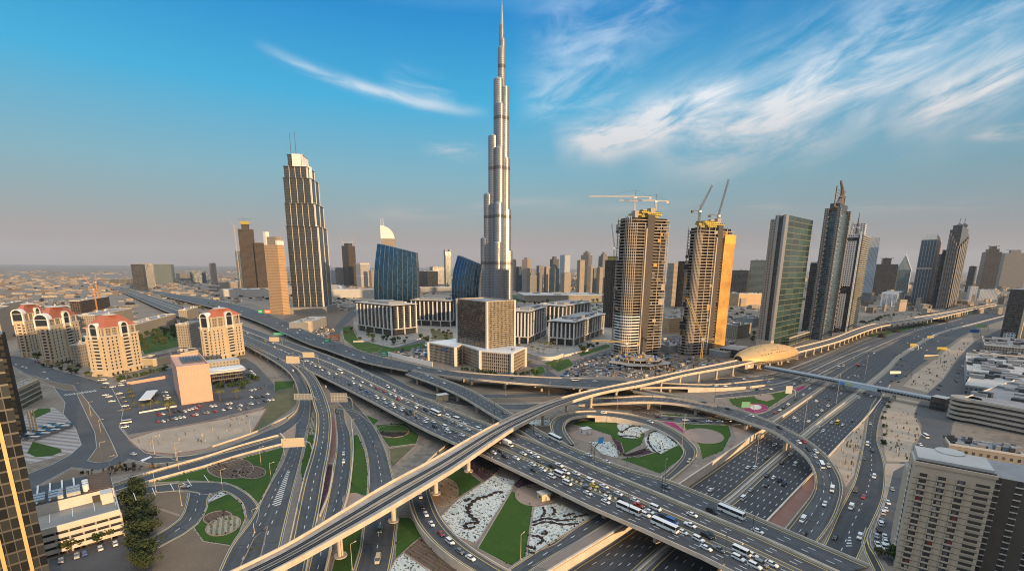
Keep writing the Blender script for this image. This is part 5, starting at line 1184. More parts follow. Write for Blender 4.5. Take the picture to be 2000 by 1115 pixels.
for xl, xr, yb, yt, mt_, a, lb in LOW:
    f = blk('low_building', lb, 'building', xl, xr, yb, a, .6); z = f.h(yt); B_(f, 'block', mt_, 0, 1, 0, 1, 0, z, 'roofpale' if xl % 4 else 'roofgrey'); parapet_roof(f, 0, 1, 0, 1, z, 'pale', .8); plant(f, .05, .95, .1, .9, z, 8, 'roofgrey', xl)
Cq = at(660, 566); t = thing('domed_hall', 'pale shallow dome of the mall between the stepped tower and slim unfinished tower', 'dome', (Cq.x, Cq.y, 0)); mb = MB()
for i in range(6): r0, r1 = 34 * math.cos(i / 6 * 1.57), 34 * math.cos((i + 1) / 6 * 1.57); mb.cyl(0, 0, 4 + 18 * math.sin(i / 6 * 1.57), 4 + 18 * math.sin((i + 1) / 6 * 1.57), r0, max(.3, r1), 28, top=False)
mb.build('dome', 'roofpale', t); MB().cyl(0, 0, 0, 4, 36, n=28).build('drum', 'f_tan', t)
# far sprawl of the city on the plain
rg = random.Random(11); mb = MB()
for _ in range(3800):
    an = rg.uniform(-.86, .9); dd = rg.uniform(1500, 9000) if rg.random() < .5 else rg.uniform(2200, 5200); x, y = math.sin(an) * dd, math.cos(an) * dd
    if -.35 < an < .25 and dd < 2300: continue
    s = rg.uniform(4, 15) * (1 + dd / 9000); hh = rg.uniform(3, 8) * (rg.choice((1.6, 2.4, 4)) if an > 0 else 1)
    mb.box(x - s, x + s, y - s * .5, y + s * .5, 0, hh, rg.randrange(4), rot=(x, y, rg.uniform(0, 1.5)))
o = mb.build('distant_town', ['f_tan', 'sand', 'earth', 'f_tan']); o['kind'] = 'stuff'
mb = MB()
for _ in range(700):
    an = rg.uniform(-.86, .75); dd = rg.uniform(1000, 4000); x, y = math.sin(an) * dd, math.cos(an) * dd; px, py = prj((x, y, 0))
    if py > 596 and 150 < px < 760: continue
    s = rg.uniform(3, 10); mb.cyl(x, y, 0, rg.uniform(3, 7), s, s * .5, 6)
o = mb.build('distant_bushes', 'hedge'); o['kind'] = 'stuff'
# ---------------------------------------------------------------- domed-roof hotels on the left
WIN = MB(); WIN.box(-.75, .75, -.12, .12, 0, 1.9, 0); WIN_BIG = MB(); WIN_BIG.box(-1.6, 1.6, -.12, .12, 0, 1.9)
def win_mesh(w_, h, mat='window_dark', dp=.15, sill=True):
    mb = MB(); mb.box(-w_ / 2, w_ / 2, -dp, dp, 0, h, 0, bot=True)
    if sill: mb.box(-w_ / 2 - .25, w_ / 2 + .25, -dp - .35, dp, -.35, 0, 1, bot=True)
    me = mb.build('window', [mat, 'pale']); COL.objects.unlink(me); return me
WSMALL = win_mesh(1.5, 1.9); WARCH = win_mesh(2.2, 3.0)
def put(proto, parent, x, y, z, rot=0.0):
    o = proto.copy(); COL.objects.link(o); o.parent = parent; o.location = (x, y, z); o.rotation_euler.z = rot; return o
def hotel(label, pl, pc, pr, ywall, yeave, yapex, wins=True):
    f = corner('hotel', label, 'hotel', pl, pc, pr, 'red-roofed hotel blocks'); w_, d_ = f.w, f.d
    hw, he, ha = f.h(ywall), f.h(yeave), f.h(yapex)
    MB().box(0, w_, 0, d_, 0, hw).build('wall', 'f_hotel', f.t)
    MB().box(-.9, w_ + .9, -.9, d_ + .9, hw, hw + .8, bot=True).build('cornice', 'pale', f.t)
    MB().box(-.4, w_ + .4, -.4, d_ + .4, 5.2, 5.9, bot=True).build('base_band', 'pale', f.t)
    MB().box(w_ * .1, w_ * .9, d_ * .1, d_ * .9, hw + .8, he).build('attic', 'f_hotelgrey', f.t)
    for k in range(6):
        q = .06 + .88 * k / 5
        for x, y in ((w_ * q, d_ * .05), (w_ * .05, d_ * q)): MB().box(x - .5, x + .5, y - .5, y + .5, hw + .8, he).build('loggia_column', 'f_hotel', f.t)
    MB().prism([(0, 0), (w_, 0), (w_, d_), (0, d_)], he, ha, taper=[(w_ * .3, d_ * .35), (w_ * .7, d_ * .35), (w_ * .7, d_ * .65), (w_ * .3, d_ * .65)]).build('roof', 'rooftile', f.t)
    MB().box(-.5, w_ + .5, -.5, d_ + .5, he - .6, he, bot=True).build('eave', 'pale', f.t)
    MB().cyl(w_ / 2, d_ / 2, ha, ha + 1.2, w_ * .16, w_ * .1, 12).cyl(w_ / 2, d_ / 2, ha + 1.2, ha + 3.5, 1.2, .2, 8).build('roof_lantern', 'roofpale', f.t)
    def arch(cx, cy, rot):
        r = w_ * .115; mb = MB()
        for i in range(10):
            a, b = math.pi * i / 10, math.pi * (i + 1) / 10
            for r0, r1 in ((r, r * .8),):
                q = [(r0 * math.cos(a), r0 * math.sin(a)), (r0 * math.cos(b), r0 * math.sin(b)), (r1 * math.cos(b), r1 * math.sin(b)), (r1 * math.cos(a), r1 * math.sin(a))]
                mb.face([(x, -1.2, he + z_) for x, z_ in q])
            mb.face([(r * math.cos(a), -1.2, he + r * math.sin(a)), (r * math.cos(a), 7, he + r * math.sin(a)), (r * math.cos(b), 7, he + r * math.sin(b)), (r * math.cos(b), -1.2, he + r * math.sin(b))])
        for s in (-1, 1): mb.box(s * r * .9 - r * .1, s * r * .9 + r * .1, -1.2, 1, hw - 4, he)
        mb.build('dormer_arch', 'whitepaint', f.t, (cx, cy, 0), rot)
        mb = MB(); mb.face([(r * .8 * math.cos(math.pi * i / 12), -.4, he + r * .8 * math.sin(math.pi * i / 12)) for i in range(13)]); mb.face([(-r * .8, -.4, hw), (r * .8, -.4, hw), (r * .8, -.4, he), (-r * .8, -.4, he)])
        mb.build('dormer_window', 'glass', f.t, (cx, cy, 0), rot)
    arch(w_ * .58, 0, 0); arch(0, d_ * .5, -math.pi / 2)
    nf = int((hw - 6) / 3.5)
    if wins:
        for k in range(nf):
            z = 7 + k * 3.5
            for q in (.08, .2, .32, .80, .90): put(WSMALL, f.t, q * w_, 0, z)
            if k % 1 == 0: 
                for q in (.15, .82): put(WSMALL, f.t, 0, q * d_, z, -math.pi / 2)
            mb = MB(); mb.box(w_ * .47, w_ * .70, -1.5, 0, z - .6, z - .3, bot=True).box(w_ * .47, w_ * .70, -1.5, -1.35, z - .3, z + .7); mb.build('balcony', 'pale', f.t)
            MB().box(w_ * .49, w_ * .68, -.1, .05, z, z + 2.2).build('balcony_door', 'window_dark', f.t)
            mb = MB(); mb.box(-1.5, 0, d_ * .3, d_ * .68, z - .6, z - .3, bot=True).box(-1.5, -1.35, d_ * .3, d_ * .68, z - .3, z + .7); mb.build('balcony', 'pale', f.t)
            MB().box(-.1, .05, d_ * .33, d_ * .65, z, z + 2.2).build('balcony_door', 'window_dark', f.t)
        for q in (.06, .2, .34, .58, .8, .93): put(WARCH, f.t, q * w_, 0, 1.0)
        for q in (.46, .71): MB().box(w_ * q - .7, w_ * q + .7, -1.7, 0, 0, hw - 2).build('pilaster', 'f_hotel', f.t)
        for q in (.28, .70): MB().box(-1.7, 0, d_ * q - .7, d_ * q + .7, 0, hw - 2).build('pilaster', 'f_hotel', f.t)
    return f
h3 = hotel('red-roofed cream hotel block standing nearest the big road junction', (180, 727), (218, 736), (281, 720), 658, 641, 619)
h2 = hotel('red-roofed cream hotel block in the middle of the left trio', (86, 700), (110, 712), (166, 694), 638, 624, 603)
h1 = hotel('red-roofed cream hotel block at the far left, half hidden by its neighbour', (40, 688), (62, 697), (106, 684), 628, 613, 597)
h4 = hotel('red-roofed cream hotel block beside the long flyover, right of the gardens', (398, 690), (420, 706), (479, 692), 641, 621, 606)
def wing(label, pl, pc, pr, ytop, mat='f_hotelgrey', roof='roofgrey', name='apartment_block', cat='apartment block', extra=None):
    f = corner(name, label, cat, pl, pc, pr); z = f.h(ytop); B_(f, 'block', mat, 0, 1, 0, 1, 0, z, roof); parapet_roof(f, 0, 1, 0, 1, z, 'pale', .9); plant(f, .1, .9, .1, .9, z, 6, 'pale', int(pc[0])); return f
wing('long two-storey arcade building with brown roof between the hotel blocks', (270, 702), (300, 716), (400, 694), 702, 'f_hotel', 'bed')
for i in range(12):
    f_ = None
wing('grey mid-rise hotel wing behind the trees, left of the fourth red-roofed hotel', (350, 676), (372, 686), (402, 676), 634); wing('cream wing linking the first two red-roofed hotel blocks', (108, 690), (120, 700), (150, 692), 662)
wing('cream wing linking the middle and nearest red-roofed hotel blocks', (150, 702), (160, 718), (196, 708), 674); wing('pale low hotel row behind the nearest red-roofed block', (236, 664), (250, 670), (300, 652), 640)
wing('stepped cream apartment row behind the three red roofs', (150, 640), (190, 648), (262, 630), 616); wing('round-topped cream block behind the fourth red-roofed hotel', (352, 628), (368, 634), (390, 626), 606)
wing('grey apartment row left of the garden trees', (262, 640), (290, 652), (346, 634), 628); wing('cream apartment block at the left frame edge above the road', (-20, 650), (8, 666), (30, 656), 604); wing('pale low apartment row behind the first red roof', (-10, 614), (6, 618), (48, 608), 596)
wing('unfinished brown concrete block beside the orange crane', (140, 606), (160, 612), (216, 600), 588, 'f_raw', 'rawslab'); wing('low grey site hut block right of the unfinished brown block', (196, 624), (214, 632), (262, 622), 616)
# salmon windowless block with its pavilion
f = corner('theatre_block', 'tall salmon-coloured windowless block with solar panels on its roof', 'theatre', (342, 772), (355, 791), (417, 782)); z = f.h(720); w_, d_ = f.w, f.d
MB().box(0, w_, 0, d_, 0, z).build('wall', 'pink', f.t); parapet_roof(f, 0, 1, 0, 1, z, 'pink', 1.6, .8)
MB().box(w_ * .10, w_ * .90, -.35, 0, z * .04, z * .82).build('wall_panel', 'pink', f.t)
for k in range(7):
    MB().box(w_ * (.16 + .1 * k), w_ * (.19 + .1 * k), -.5, 0, z - 6, z - 4.5).build('wall_notch', 'beige', f.t)
    MB().box(w_ * (.25 + .1 * k), w_ * (.32 + .1 * k), d_ * .3, d_ * .8, z + .6, z + 1.2).build('solar_panel', 'solar', f.t)
f = corner('pavilion', 'low pavilion with a pale oval roof attached to the salmon block', 'pavilion', (405, 760), (412, 752), (485, 742)); w_, d_ = f.w, f.d; z = f.h(728)
MB().cyl(w_ * .5, 8, 0, z - 2, w_ * .46, n=40, sx=1).build('glazed_wall', 'f_officedark', f.t) if False else None
MB().box(2, w_ - 4, 2, 26, 0, z - 1.6).build('glazed_wall', 'f_officedark', f.t)
o = [(0, 0), (w_ * .85, -2), (w_ * .97, 2), (w_, 10), (w_ * .99, 27), (0, 27)]; MB().prism(o, z - 1.6, z, bot=True).build('roof_slab', 'pale', f.t)
MB().cyl(w_ * .52, 13, z, z + .5, 9, n=30, sx=1.7).build('oval_skylight', 'whitepaint', f.t)
MB().box(-1, w_, 29, 44, 0, z + 5, 0, 1).build('rear_block', ['f_hotelgrey', 'roofpale'], f.t)
f = corner('shed', 'long white-roofed car shelter beside the walled salmon compound', 'shed', (262, 758), (290, 790), (290.5, 786)) if False else frame('shed', 'long white-roofed car shelter beside the walled salmon compound', 'shed', at(272, 790), R(118), 34, 8)
MB().box(0, f.w, -f.d, 0, 3.4, 3.9, bot=True).build('roof', 'whitepaint', f.t)
for k in range(6): MB().box(f.w * k / 5 - .15, f.w * k / 5 + .15, -f.d + .2, -f.d + .5, 0, 3.4).build('post', 'steel', f.t)
def lowwall(name, label, pts, h, mat, wd=.4, cat='wall'):
    P = line(Z(pts, 0)); n = max(2, len(P) * 5); P = resample(P, n) if len(P) > 2 else P; o, i = [], []
    for k, p in enumerate(P):
        d = (P[min(k + 1, len(P) - 1)] - P[max(k - 1, 0)]).normalized(); nn = Vector((-d.y, d.x, 0)) * wd / 2; o.append(p + nn); i.append(p - nn)
    return tag(wallrun(MB(), o, i, -.1, h).build(name, mat), label, cat)
lowwall('compound_wall', 'salmon boundary wall behind the car shelter', [(248, 752), (330, 738)], 3, 'pink'); lowwall('compound_wall', 'white railing wall in front of the car shelter', [(272, 807), (345, 794)], 1.2, 'whitepaint')
# parking structure at the lower left
C = at(96, 1090); Rp = at(244, 1046); v = Rp - C; a = math.atan2(v.y, v.x); f = frame('parking_structure', 'cream multi-storey car park with dark open decks, lower left', 'car park', C, a, v.length, 10)
h1 = f.h(1038); pt = at(208, 920, h1 + 4); f.d = (pt - C).dot(Vector((-math.sin(a), math.cos(a), 0))); pm = at(222, 968, h1); dm = (pm - C).dot(Vector((-math.sin(a), math.cos(a), 0)))
w_, d_ = f.w, f.d; dm = max(8, min(dm, d_ * .7)); n = 4; x0 = -w_ * .4
MB().box(x0, w_ - .5, 1.5, d_ - .5, 0, h1 - 1.0, 0, 0).build('interior_shade', 'black', f.t)  # solid black box paints in the shade behind the open decks
for k in range(n):
    zb = h1 * k / n + h1 / n * .42; MB().box(x0 - .2, w_, 0, .5, zb, h1 * (k + 1) / n - (0 if k < n - 1 else -.9)).build('parapet_band', 'pale', f.t)
    MB().box(w_ - .5, w_, .5, d_, zb, h1 * (k + 1) / n).build('side_band', 'pale', f.t)
for k in range(9):
    q = x0 + (w_ - x0) * k / 8; MB().box(q - .3, q + .3, .55, 1.2, 0, h1 - 1).build('column', 'concrete', f.t)
MB().box(x0, w_ - .5, .5, dm, h1 - 1.0, h1 - .5).build('top_deck', 'pave_grey', f.t)
for k in range(10): MB().box(x0 + 4 + k * 7.0, x0 + 4.25 + k * 7.0, dm * .45, dm * .95, h1 - .5, h1 - .46).build('bay_line', 'whitepaint', f.t)
MB().box(x0, w_ - .5, dm, d_, h1 - .5, h1 + 4, 0, 1).build('upper_block', ['pale', 'darksteel'], f.t); MB().box(w_ * .62, w_ - .8, dm + 1, d_ - 1, h1 + 4, h1 + 4.5).build('brown_roof', 'bed', f.t)
MB().box(w_ * .78, w_ * .95, dm - 6, dm, h1 - .5, h1 + 4.2).build('stair_house', 'pale', f.t); MB().box(w_ * .66, w_ * .77, dm - .6, dm + .1, h1 - .5, h1 + 2.4).build('ramp_mouth_shade', 'black', f.t)  # ramp mouth is a black block, its shade put into the colour
for k in range(3):
    mb = MB(); xx = x0 + (w_ - x0) * (.18 + .17 * k)
    for j in range(3): mb.box(xx, xx + 4.5, dm + 2 + j * 3.2, dm + 4.4 + j * 3.2, h1 + 4, h1 + 5.5)
    mb.build('cooling_unit', 'steel', f.t)
for k in range(5): MB().bar((x0 + (w_ - x0) * (.12 + .12 * k), dm + 1, h1 + 4.6), (x0 + (w_ - x0) * (.12 + .12 * k), d_ - 1, h1 + 4.6), .35, 5).build('duct', 'whitepaint', f.t)
for k in range(3): MB().cyl(w_ * .60, dm + 4 + k * 3, h1 + 4, h1 + 7, 1.1, n=12).build('water_tank', 'whitepaint', f.t)
# golden-finned glass tower cut by the left frame edge
C = at(112, 1180); f = frame('glass_tower', 'tall dark glass tower with golden fins cut by the left frame edge', 'glass tower', C, R(-131), 34, 24); w_, d_ = f.w, f.d
z = 100
M['f_fin'] = facade('f_fin', (.055, .052, .046), (.014, .016, .017), 3.9, 2.2, .90, .84, .06, .4, .8, spec=.7)
mb = MB(); mb.box(0, w_, -d_, 0, 0, z, 0, 1); mb.build('shaft', ['f_fin', 'roofgrey'], f.t)
for k in range(6): q = k * w_ / 6 + 3.4; MB().box(q, q + .9, -.05, 1.1, 0, z + 2).build('golden_fin', 'gold', f.t)
for k in range(14): MB().box(3.4 + w_ / 6, w_, -.05, .45, 4 + k * 6.6, 4.7 + k * 6.6).build('cross_bar', 'gold', f.t)
f = corner('low_building', 'low gold-banded entrance block beside the dark glass tower, left edge', 'building', (30, 778), (44, 800), (84, 778)); z = f.h(760); B_(f, 'block', 'f_slat', 0, 1, 0, 1, 0, z, 'roofgrey'); parapet_roof(f, 0, 1, 0, 1, z, 'beige', 1); plant(f, .2, .8, .2, .8, z, 5, 'pale')
C = at(30, 880); f = frame('glass_tower', 'dark tower with lit golden window squares at the left frame edge', 'glass tower', at(52, 852), R(-129), 40, 26); M['f_lit'] = facade('f_lit', (.03, .03, .028), (.20, .135, .06), 4.2, 3.4, .55, .6, .25, .4, .5, gmetal=.3)  # gold glass colour paints in the lit windows; nothing emits
mb = MB(); mb.box(0, f.w, -f.d, 0, 0, f.h(652), 0, 1); mb.build('shaft', ['f_lit', 'roofgrey'], f.t); MB().box(-.6, .6, -.6, .8, 0, f.h(648)).build('corner_fin', 'darksteel', f.t)
for k in range(3): MB().box(-3 - k * 1.4, -2.3 - k * 1.4, .4, 1.4, 0, 18).build('entrance_pillar', 'gold', f.t)
t = thing('canopy', 'blue and green glazed canopy ribs on the striped plaza', 'canopy', at(88, 846), 0)
for r in range(3):
    for k in range(8):
        mb = MB(); mb.box(-9 + r * 6.4, -3.4 + r * 6.4, -14 + k * 3.6, -12.4 + k * 3.6, 2.6 + .5 * (k % 2), 2.9 + .5 * (k % 2), bot=True); mb.build('glazed_panel', 'f_bluecurve' if (k + r) % 2 else 'whitepaint', t)
    MB().box(-6.3 + r * 6.4, -6.0 + r * 6.4, -14, 14, 0, 2.6).build('beam', 'steel', t)
# ---------------------------------------------------------------- cream hotel at the lower right
C = at(1746, 1112); zt = ztop(C, 906); Rt = at(1946, 936, zt); v = Rt - Vector((C.x, C.y, zt)); a = math.atan2(v.y, v.x)
f = frame('hotel', 'cream concrete hotel with rows of window bays and a pale roof, lower right', 'hotel', C, a, v.length, 16); w_, d_ = f.w, f.d
MB().box(0, w_, 0, d_, 0, zt, 0, 1).build('front_block', ['hotelR', 'roofpale'], f.t)
MB().box(-.4, w_ + .4, -.4, .8, zt, zt + 1.3).build('roof_upstand', 'hotelR', f.t)
MB().box(.6, w_ - .6, 1.2, d_ - .4, zt, zt + 2.6, 0, 1).cyl(w_ * .5, d_ * .9, zt, zt + 3.0, w_ * .2, n=26).build('roof_slab', ['roofpale', 'roofpale'], f.t)
MB().box(0, w_, .2, 1.2, zt + .2, zt + 1.6).build('roof_slot', 'black', f.t)
MB().box(w_ + .02, w_ + 16, 9, 30, 0, zt - 2, 0, 1).build('recessed_block', ['hotelRdark', 'roofgrey'], f.t)  # recess takes a darker copy of the hotel colour as painted shade
MB().box(w_ + 16, w_ + 36, 2, 30, 0, zt - 6, 0, 1).build('side_block', ['hotelR', 'roofpale'], f.t)
nfl = 17; fh = (zt - 4) / nfl
bay = MB(); bay.box(-1.1, 1.1, -.06, .06, 0, fh * .54, 0).box(-1.35, 1.35, -.6, .06, -.5, 0, 1, bot=True).box(-1.35, -1.1, -.6, .06, 0, fh * .56, 1).box(1.1, 1.35, -.6, .06, 0, fh * .56, 1)
BAY = bay.build('window', ['window_dark', 'hotelR']); COL.objects.unlink(BAY)
CUR = [pbr('curtain_%d' % i, c, .8) for i, c in enumerate(((.22, .03, .03), (.30, .27, .22), (.12, .12, .12), (.36, .34, .30)))]
cm = []
for c in CUR:
    o = MB().box(-1.0, .05, -.12, -.02, .15, fh * .5).build('curtain', c); COL.objects.unlink(o); cm.append(o)
lb = MB(); lb.box(-w_ * .085, w_ * .085, -.06, .06, 0, fh * .42, 0).box(-w_ * .09, w_ * .09, -.35, .06, -.3, 0, 1, bot=True)
LONG = lb.build('window', ['window_dark', 'hotelR']); COL.objects.unlink(LONG)
rg = random.Random(5)
for k in range(nfl):
    z = 2.2 + k * fh
    for q in (.13, .37, .61):
        o = put(BAY, f.t, q * w_, 0, z)
        if rg.random() < .75:
            c = put(rg.choice(cm if rg.random() < .5 else cm[1:]), o, rg.choice((0, .4, .8)), 0, 0); c.location.z = 0
    put(LONG, f.t, .87 * w_, 0, z + .3)
    MB().box(-.05, w_ + .05, -.08, .02, z - 1.0, z - .85).build('string_course', 'hotelRdark', f.t)
    for q in (.15, .5, .85): put(WSMALL, f.t, w_ + 16 * q, 9, z)
    put(WSMALL, f.t, w_, 3 + 3, z, math.pi / 2)
    if k < nfl - 2: put(LONG, f.t, w_ + 26, 2, z)
    put(WSMALL, f.t, 0, d_ * .5, z, -math.pi / 2)
for k in range(7): MB().box(w_ * (.1 + .12 * k), w_ * (.14 + .12 * k), d_ + 1, d_ + 7, zt - 9, zt - 6 + (k % 3)).build('skylight', 'whitepaint', f.t)
MB().box(0, w_, d_, d_ + 12, 0, zt - 9, 0, 1).build('rear_block', ['hotelR', 'roofgrey'], f.t)
o = MB().box(-34, 40, -12, 12, 0, 105).build('offview_shade_tower', 'f_tan', None, (f.C.x + 58, f.C.y - 62, 0), R(28)); o['kind'] = 'structure'  # unseen tower added outside the view to shade the cream hotel
# ---------------------------------------------------------------- low-rise blocks right of the highway
LR = [((1858, 800), (1872, 822), (2040, 858), 778, 'f_officedark', 'roofgrey', 'grey banded car park block with a curved corner, right edge above the cream hotel'), ((1868, 760), (1880, 776), (2040, 800), 752, 'f_grey', 'roofpale', 'pale flat-roofed block with a dark screen on its roof, right edge'),
      ((1872, 732), (1884, 746), (2030, 764), 724, 'f_white', 'roofpale', 'white-roofed low block with dark skylights, right edge'), ((1884, 714), (1896, 724), (2030, 738), 708, 'f_grey', 'roofgrey', 'grey-roofed low block behind the white-roofed one, right edge'),
      ((1896, 696), (1908, 706), (2030, 716), 690, 'f_tan', 'roofpale', 'tan low block with rooftop units, right edge below the slab tower'), ((1908, 680), (1920, 688), (2030, 698), 674, 'f_grey', 'roofgrey', 'farthest grey low block, right edge under the slab tower'),
      ((1836, 888), (1846, 905), (1990, 930), 868, 'f_tan', 'roofgrey', 'tan low block with rooftop clutter directly behind the cream hotel')]
for pl, pc, pr, yt, mt_, rf, lb in LR:
    f = corner('low_building', lb, 'building', pl, pc, pr); f.d = max(f.d, 14); z = f.h(yt); B_(f, 'block', mt_, 0, 1, 0, 1, 0, z, rf); parapet_roof(f, 0, 1, 0, 1, z, 'pale', .9, .6)
    plant(f, .03, .97, .1, .9, z, 18, 'roofgrey', int(pc[1])); plant(f, .03, .97, .1, .9, z, 12, 'darksteel', int(pc[1]) + 1)
    if 'curved' in lb:
        for k in range(5): MB().cyl(0, 6, z * (k + .5) / 5, z * (k + 1) / 5, 9, n=24).build('curved_band', 'concrete', f.t)
        for k in range(5): MB().box(4, f.w, -.5, .02, z * (k + .5) / 5, z * (k + 1) / 5).build('deck_band', 'concrete', f.t)
p = at(1900, 772); t = thing('billboard', 'large dark rooftop screen with a sunlit tan back frame, right edge', 'billboard', (p.x, p.y, 0), R(35)); zb = ztop(p, 768)
MB().box(-7, 7, -.5, 0, zb, zb + 9).build('screen', 'black', t); MB().box(-7.4, 7.4, 0, .5, zb - .4, zb + 9.4).build('frame', 'beige', t)
for x in (-5, 0, 5): MB().bar((x, .4, 0), (x, .4, zb), .35, 5).build('post', 'steel', t)
# ---------------------------------------------------------------- golden station and its footbridge
P0, P1 = at(1442, 699, 16), at(1550, 683, 16); ax = (P1 - P0); L = ax.length; a = math.atan2(ax.y, ax.x)
t = thing('metro_station', 'golden shell-roofed metro station astride the viaduct', 'metro station', (P0.x, P0.y, 0), a)
n, mrow = 22, 14; g_ = []
for i in range(n + 1):
    u = i / n; half = 18.0 * (math.sin(math.pi * (.06 + .86 * u ** .8)) ** .75); hh = 15 * (math.sin(math.pi * (.10 + .80 * u)) ** .8)
    g_.append([Vector((L * u, half * math.cos(q), 12.5 + hh * max(0.0, math.sin(q)) ** .8)) for q in [math.pi * (1.04 * j / mrow - .02) for j in range(mrow + 1)]])
mb = MB()
for i in range(n):
    for j in range(mrow): mb.face([g_[i][j], g_[i + 1][j], g_[i + 1][j + 1], g_[i][j + 1]])
mb.sm = True; sh = mb.build('shell_roof', 'gold', t)
rg = random.Random(3)
for _ in range(60):
    i, j = rg.randint(4, n - 4), rg.randint(2, mrow - 3); c = (g_[i][j] + g_[i + 1][j + 1]) / 2; nn = (g_[i + 1][j] - g_[i][j]).cross(g_[i][j + 1] - g_[i][j]).normalized(); e1 = (g_[i + 1][j] - g_[i][j]).normalized() * 1.0; e2 = (g_[i][j + 1] - g_[i][j]).normalized() * .5
    nn = nn if nn.z > 0 else -nn; MB().face([c - e1 - e2 + nn * .08, c + e1 - e2 + nn * .08, c + e1 + e2 + nn * .08, c - e1 + e2 + nn * .08]).build('skylight', 'darksteel', t)
MB().box(6, L - 6, -10, 10, 7, 12.6, bot=True).build('concourse', 'f_boxR', t); MB().box(-6, 10, -13, -6, 6, 11, bot=True).build('end_block', 'concrete', t)
MB().box(-1, 3, -13.2, -13, 8, 10).build('station_sign', 'whitepaint', t)
for k in range(4): MB().box(10 + k * L * .22, 13 + k * L * .22, -2, 2, 0, 7).build('pier', 'concrete', t)
P0, P1 = at(1496, 714, 9.5), at(1832, 777, 9.5); ax = P1 - P0; L = ax.length; a = math.atan2(ax.y, ax.x)
t = thing('footbridge', 'long tubular glazed footbridge crossing the highway from the station', 'footbridge', (P0.x, P0.y, 0), a)
mb = MB(); prof = [(-2.8, 6.2), (-2.9, 8.2), (-2.4, 9.4), (-1.2, 10.1), (0, 10.3), (1.2, 10.1), (2.4, 9.4), (2.9, 8.2), (2.8, 6.2)]
for (y0, z0), (y1, z1) in zip(prof[1:-1], prof[2:-1]): mb.face([(0, y0, z0), (L, y0, z0), (L, y1, z1), (0, y1, z1)])
mb.build('roof_shell', pbr('tube', (.28, .29, .30), .35, .5), t)
M['f_tube'] = facade('f_tube', (.30, .31, .32), (.025, .03, .035), 2.0, 2.4, .86, .8, .1, .5, .3)
MB().face([(0, -2.9, 6.2), (L, -2.9, 6.2), (L, -2.95, 8.2), (0, -2.95, 8.2)], [(0, 0), (L, 0), (L, 2), (0, 2)]).build('glazing', 'f_tube', t); MB().face([(L, 2.9, 6.2), (0, 2.9, 6.2), (0, 2.95, 8.2), (L, 2.95, 8.2)], [(0, 0), (L, 0), (L, 2), (0, 2)]).build('glazing', 'f_tube', t)
MB().box(0, L, -3, 3, 5.2, 6.2, bot=True).build('floor_girder', 'concrete', t)
for q in (.27, .52, .80): MB().box(q * L - 1, q * L + 1, -1.2, 1.2, -2, 5.2).build('pier', 'concrete', t)
q0, q1 = (L * .50, L * .74)
bn = MB(); bn.box(q0, q1, -3.3, -3.0, 5.4, 8.4, 0, 0); bn.build('advert_panel', pbr('advert', (.42, .52, .56), .5), t)
MB().box(q0, q0 + (q1 - q0) * .17, -3.36, -3.3, 5.5, 8.3).build('advert_panel', pbr('advert_blue', (.14, .25, .50), .5), t); MB().box(q0 + (q1 - q0) * .2, q0 + (q1 - q0) * .34, -3.36, -3.3, 6.2, 7.8).build('advert_panel', pbr('advert_yellow', (.5, .5, .10), .5), t); MB().box(q1 - 3.2, q1 - .2, -3.36, -3.3, 5.6, 8.2).build('advert_panel', 'black', t)
MB().box(L - 3, L + 7, -5.5, 5.5, 0, 11, 0, 1).build('stair_tower', ['f_officedark', 'roofpale'], t)
f = corner('low_building', 'dark glazed link building between the netted twin tower and the golden station', 'building', (1404, 690), (1440, 700), (1462, 692)); B_(f, 'block', 'f_dark', 0, 1, 0, 1, 0, f.h(684), 'roofgrey')
# ---------------------------------------------------------------- cranes
def crane(label, base, hm, jib, yaw, mat='craneyellow', luff=None, z0=0.0):
    t = thing('tower_crane', label, 'crane', (base.x, base.y, z0), yaw, 'tower cranes'); s = .9; mb = MB()
    for x, y in ((-s, -s), (s, -s), (s, s), (-s, s)): mb.bar((x, y, 0), (x, y, hm), .28, 4)
    k = 0; zz = 0
    while zz < hm - 3: mb.bar((-s, -s if k % 2 else s, zz), (s, -s if k % 2 else s, zz + 3), .18, 4); mb.bar((-s if k % 2 else s, -s, zz), (-s if k % 2 else s, s, zz + 3), .18, 4); zz += 3; k += 1
    mb.build('mast', mat, t)
    MB().box(-1.6, 1.6, -1.6, 1.6, hm, hm + 2.4).build('cab', 'whitepaint', t)
    e = luff or 0.0; d = Vector((math.cos(e), 0, math.sin(e))); up = Vector((-math.sin(e), 0, math.cos(e))); o = Vector((0, 0, hm + 2)); mb = MB()
    a, b, c = o, o + Vector((0, .8, 0)), o + up * 1.8
    mb.bar(o + Vector((0, -.8, 0)), o + Vector((0, -.8, 0)) + d * jib, .26); mb.bar(b, b + d * jib, .26); mb.bar(c, c + d * jib, .26)
    q = 0
    while q < jib - 3: mb.bar(o + d * q, c + d * (q + 1.5), .18); mb.bar(c + d * (q + 1.5), o + d * (q + 3), .18); q += 3
    mb.build('jib', mat, t)
    mb = MB(); mb.bar(o, o - Vector((jib * .3, 0, 0)), .5); mb.box(-jib * .3 - 2, -jib * .3 + 1, -1, 1, hm - 1, hm + 2); mb.build('counter_jib', mat, t)
    mb = MB(); ap = o + Vector((0, 0, 8)); mb.bar(o, ap, .3); mb.bar(ap, o + d * jib * .75, .1); mb.bar(ap, o - Vector((jib * .28, 0, 0)), .1); mb.build('tie', 'darksteel', t)
    return t
def roofp(f, x, y): return f.t.location + Matrix.Rotation(f.a, 3, 'Z') @ Vector((x * f.w, y * f.d, 0))
def rc_(f, x, y, pyb, pym, *a, **k):
    p = roofp(f, x, y); zb = ztop(p, pyb); return p, zb, ztop(p, pym) - zb
p, zb, hm = rc_(u1, .25, .5, 412, 388); crane('horizontal-jib crane, left one atop the left unfinished twin tower', p, hm, 58, R(172), 'cranewhite', z0=zb)
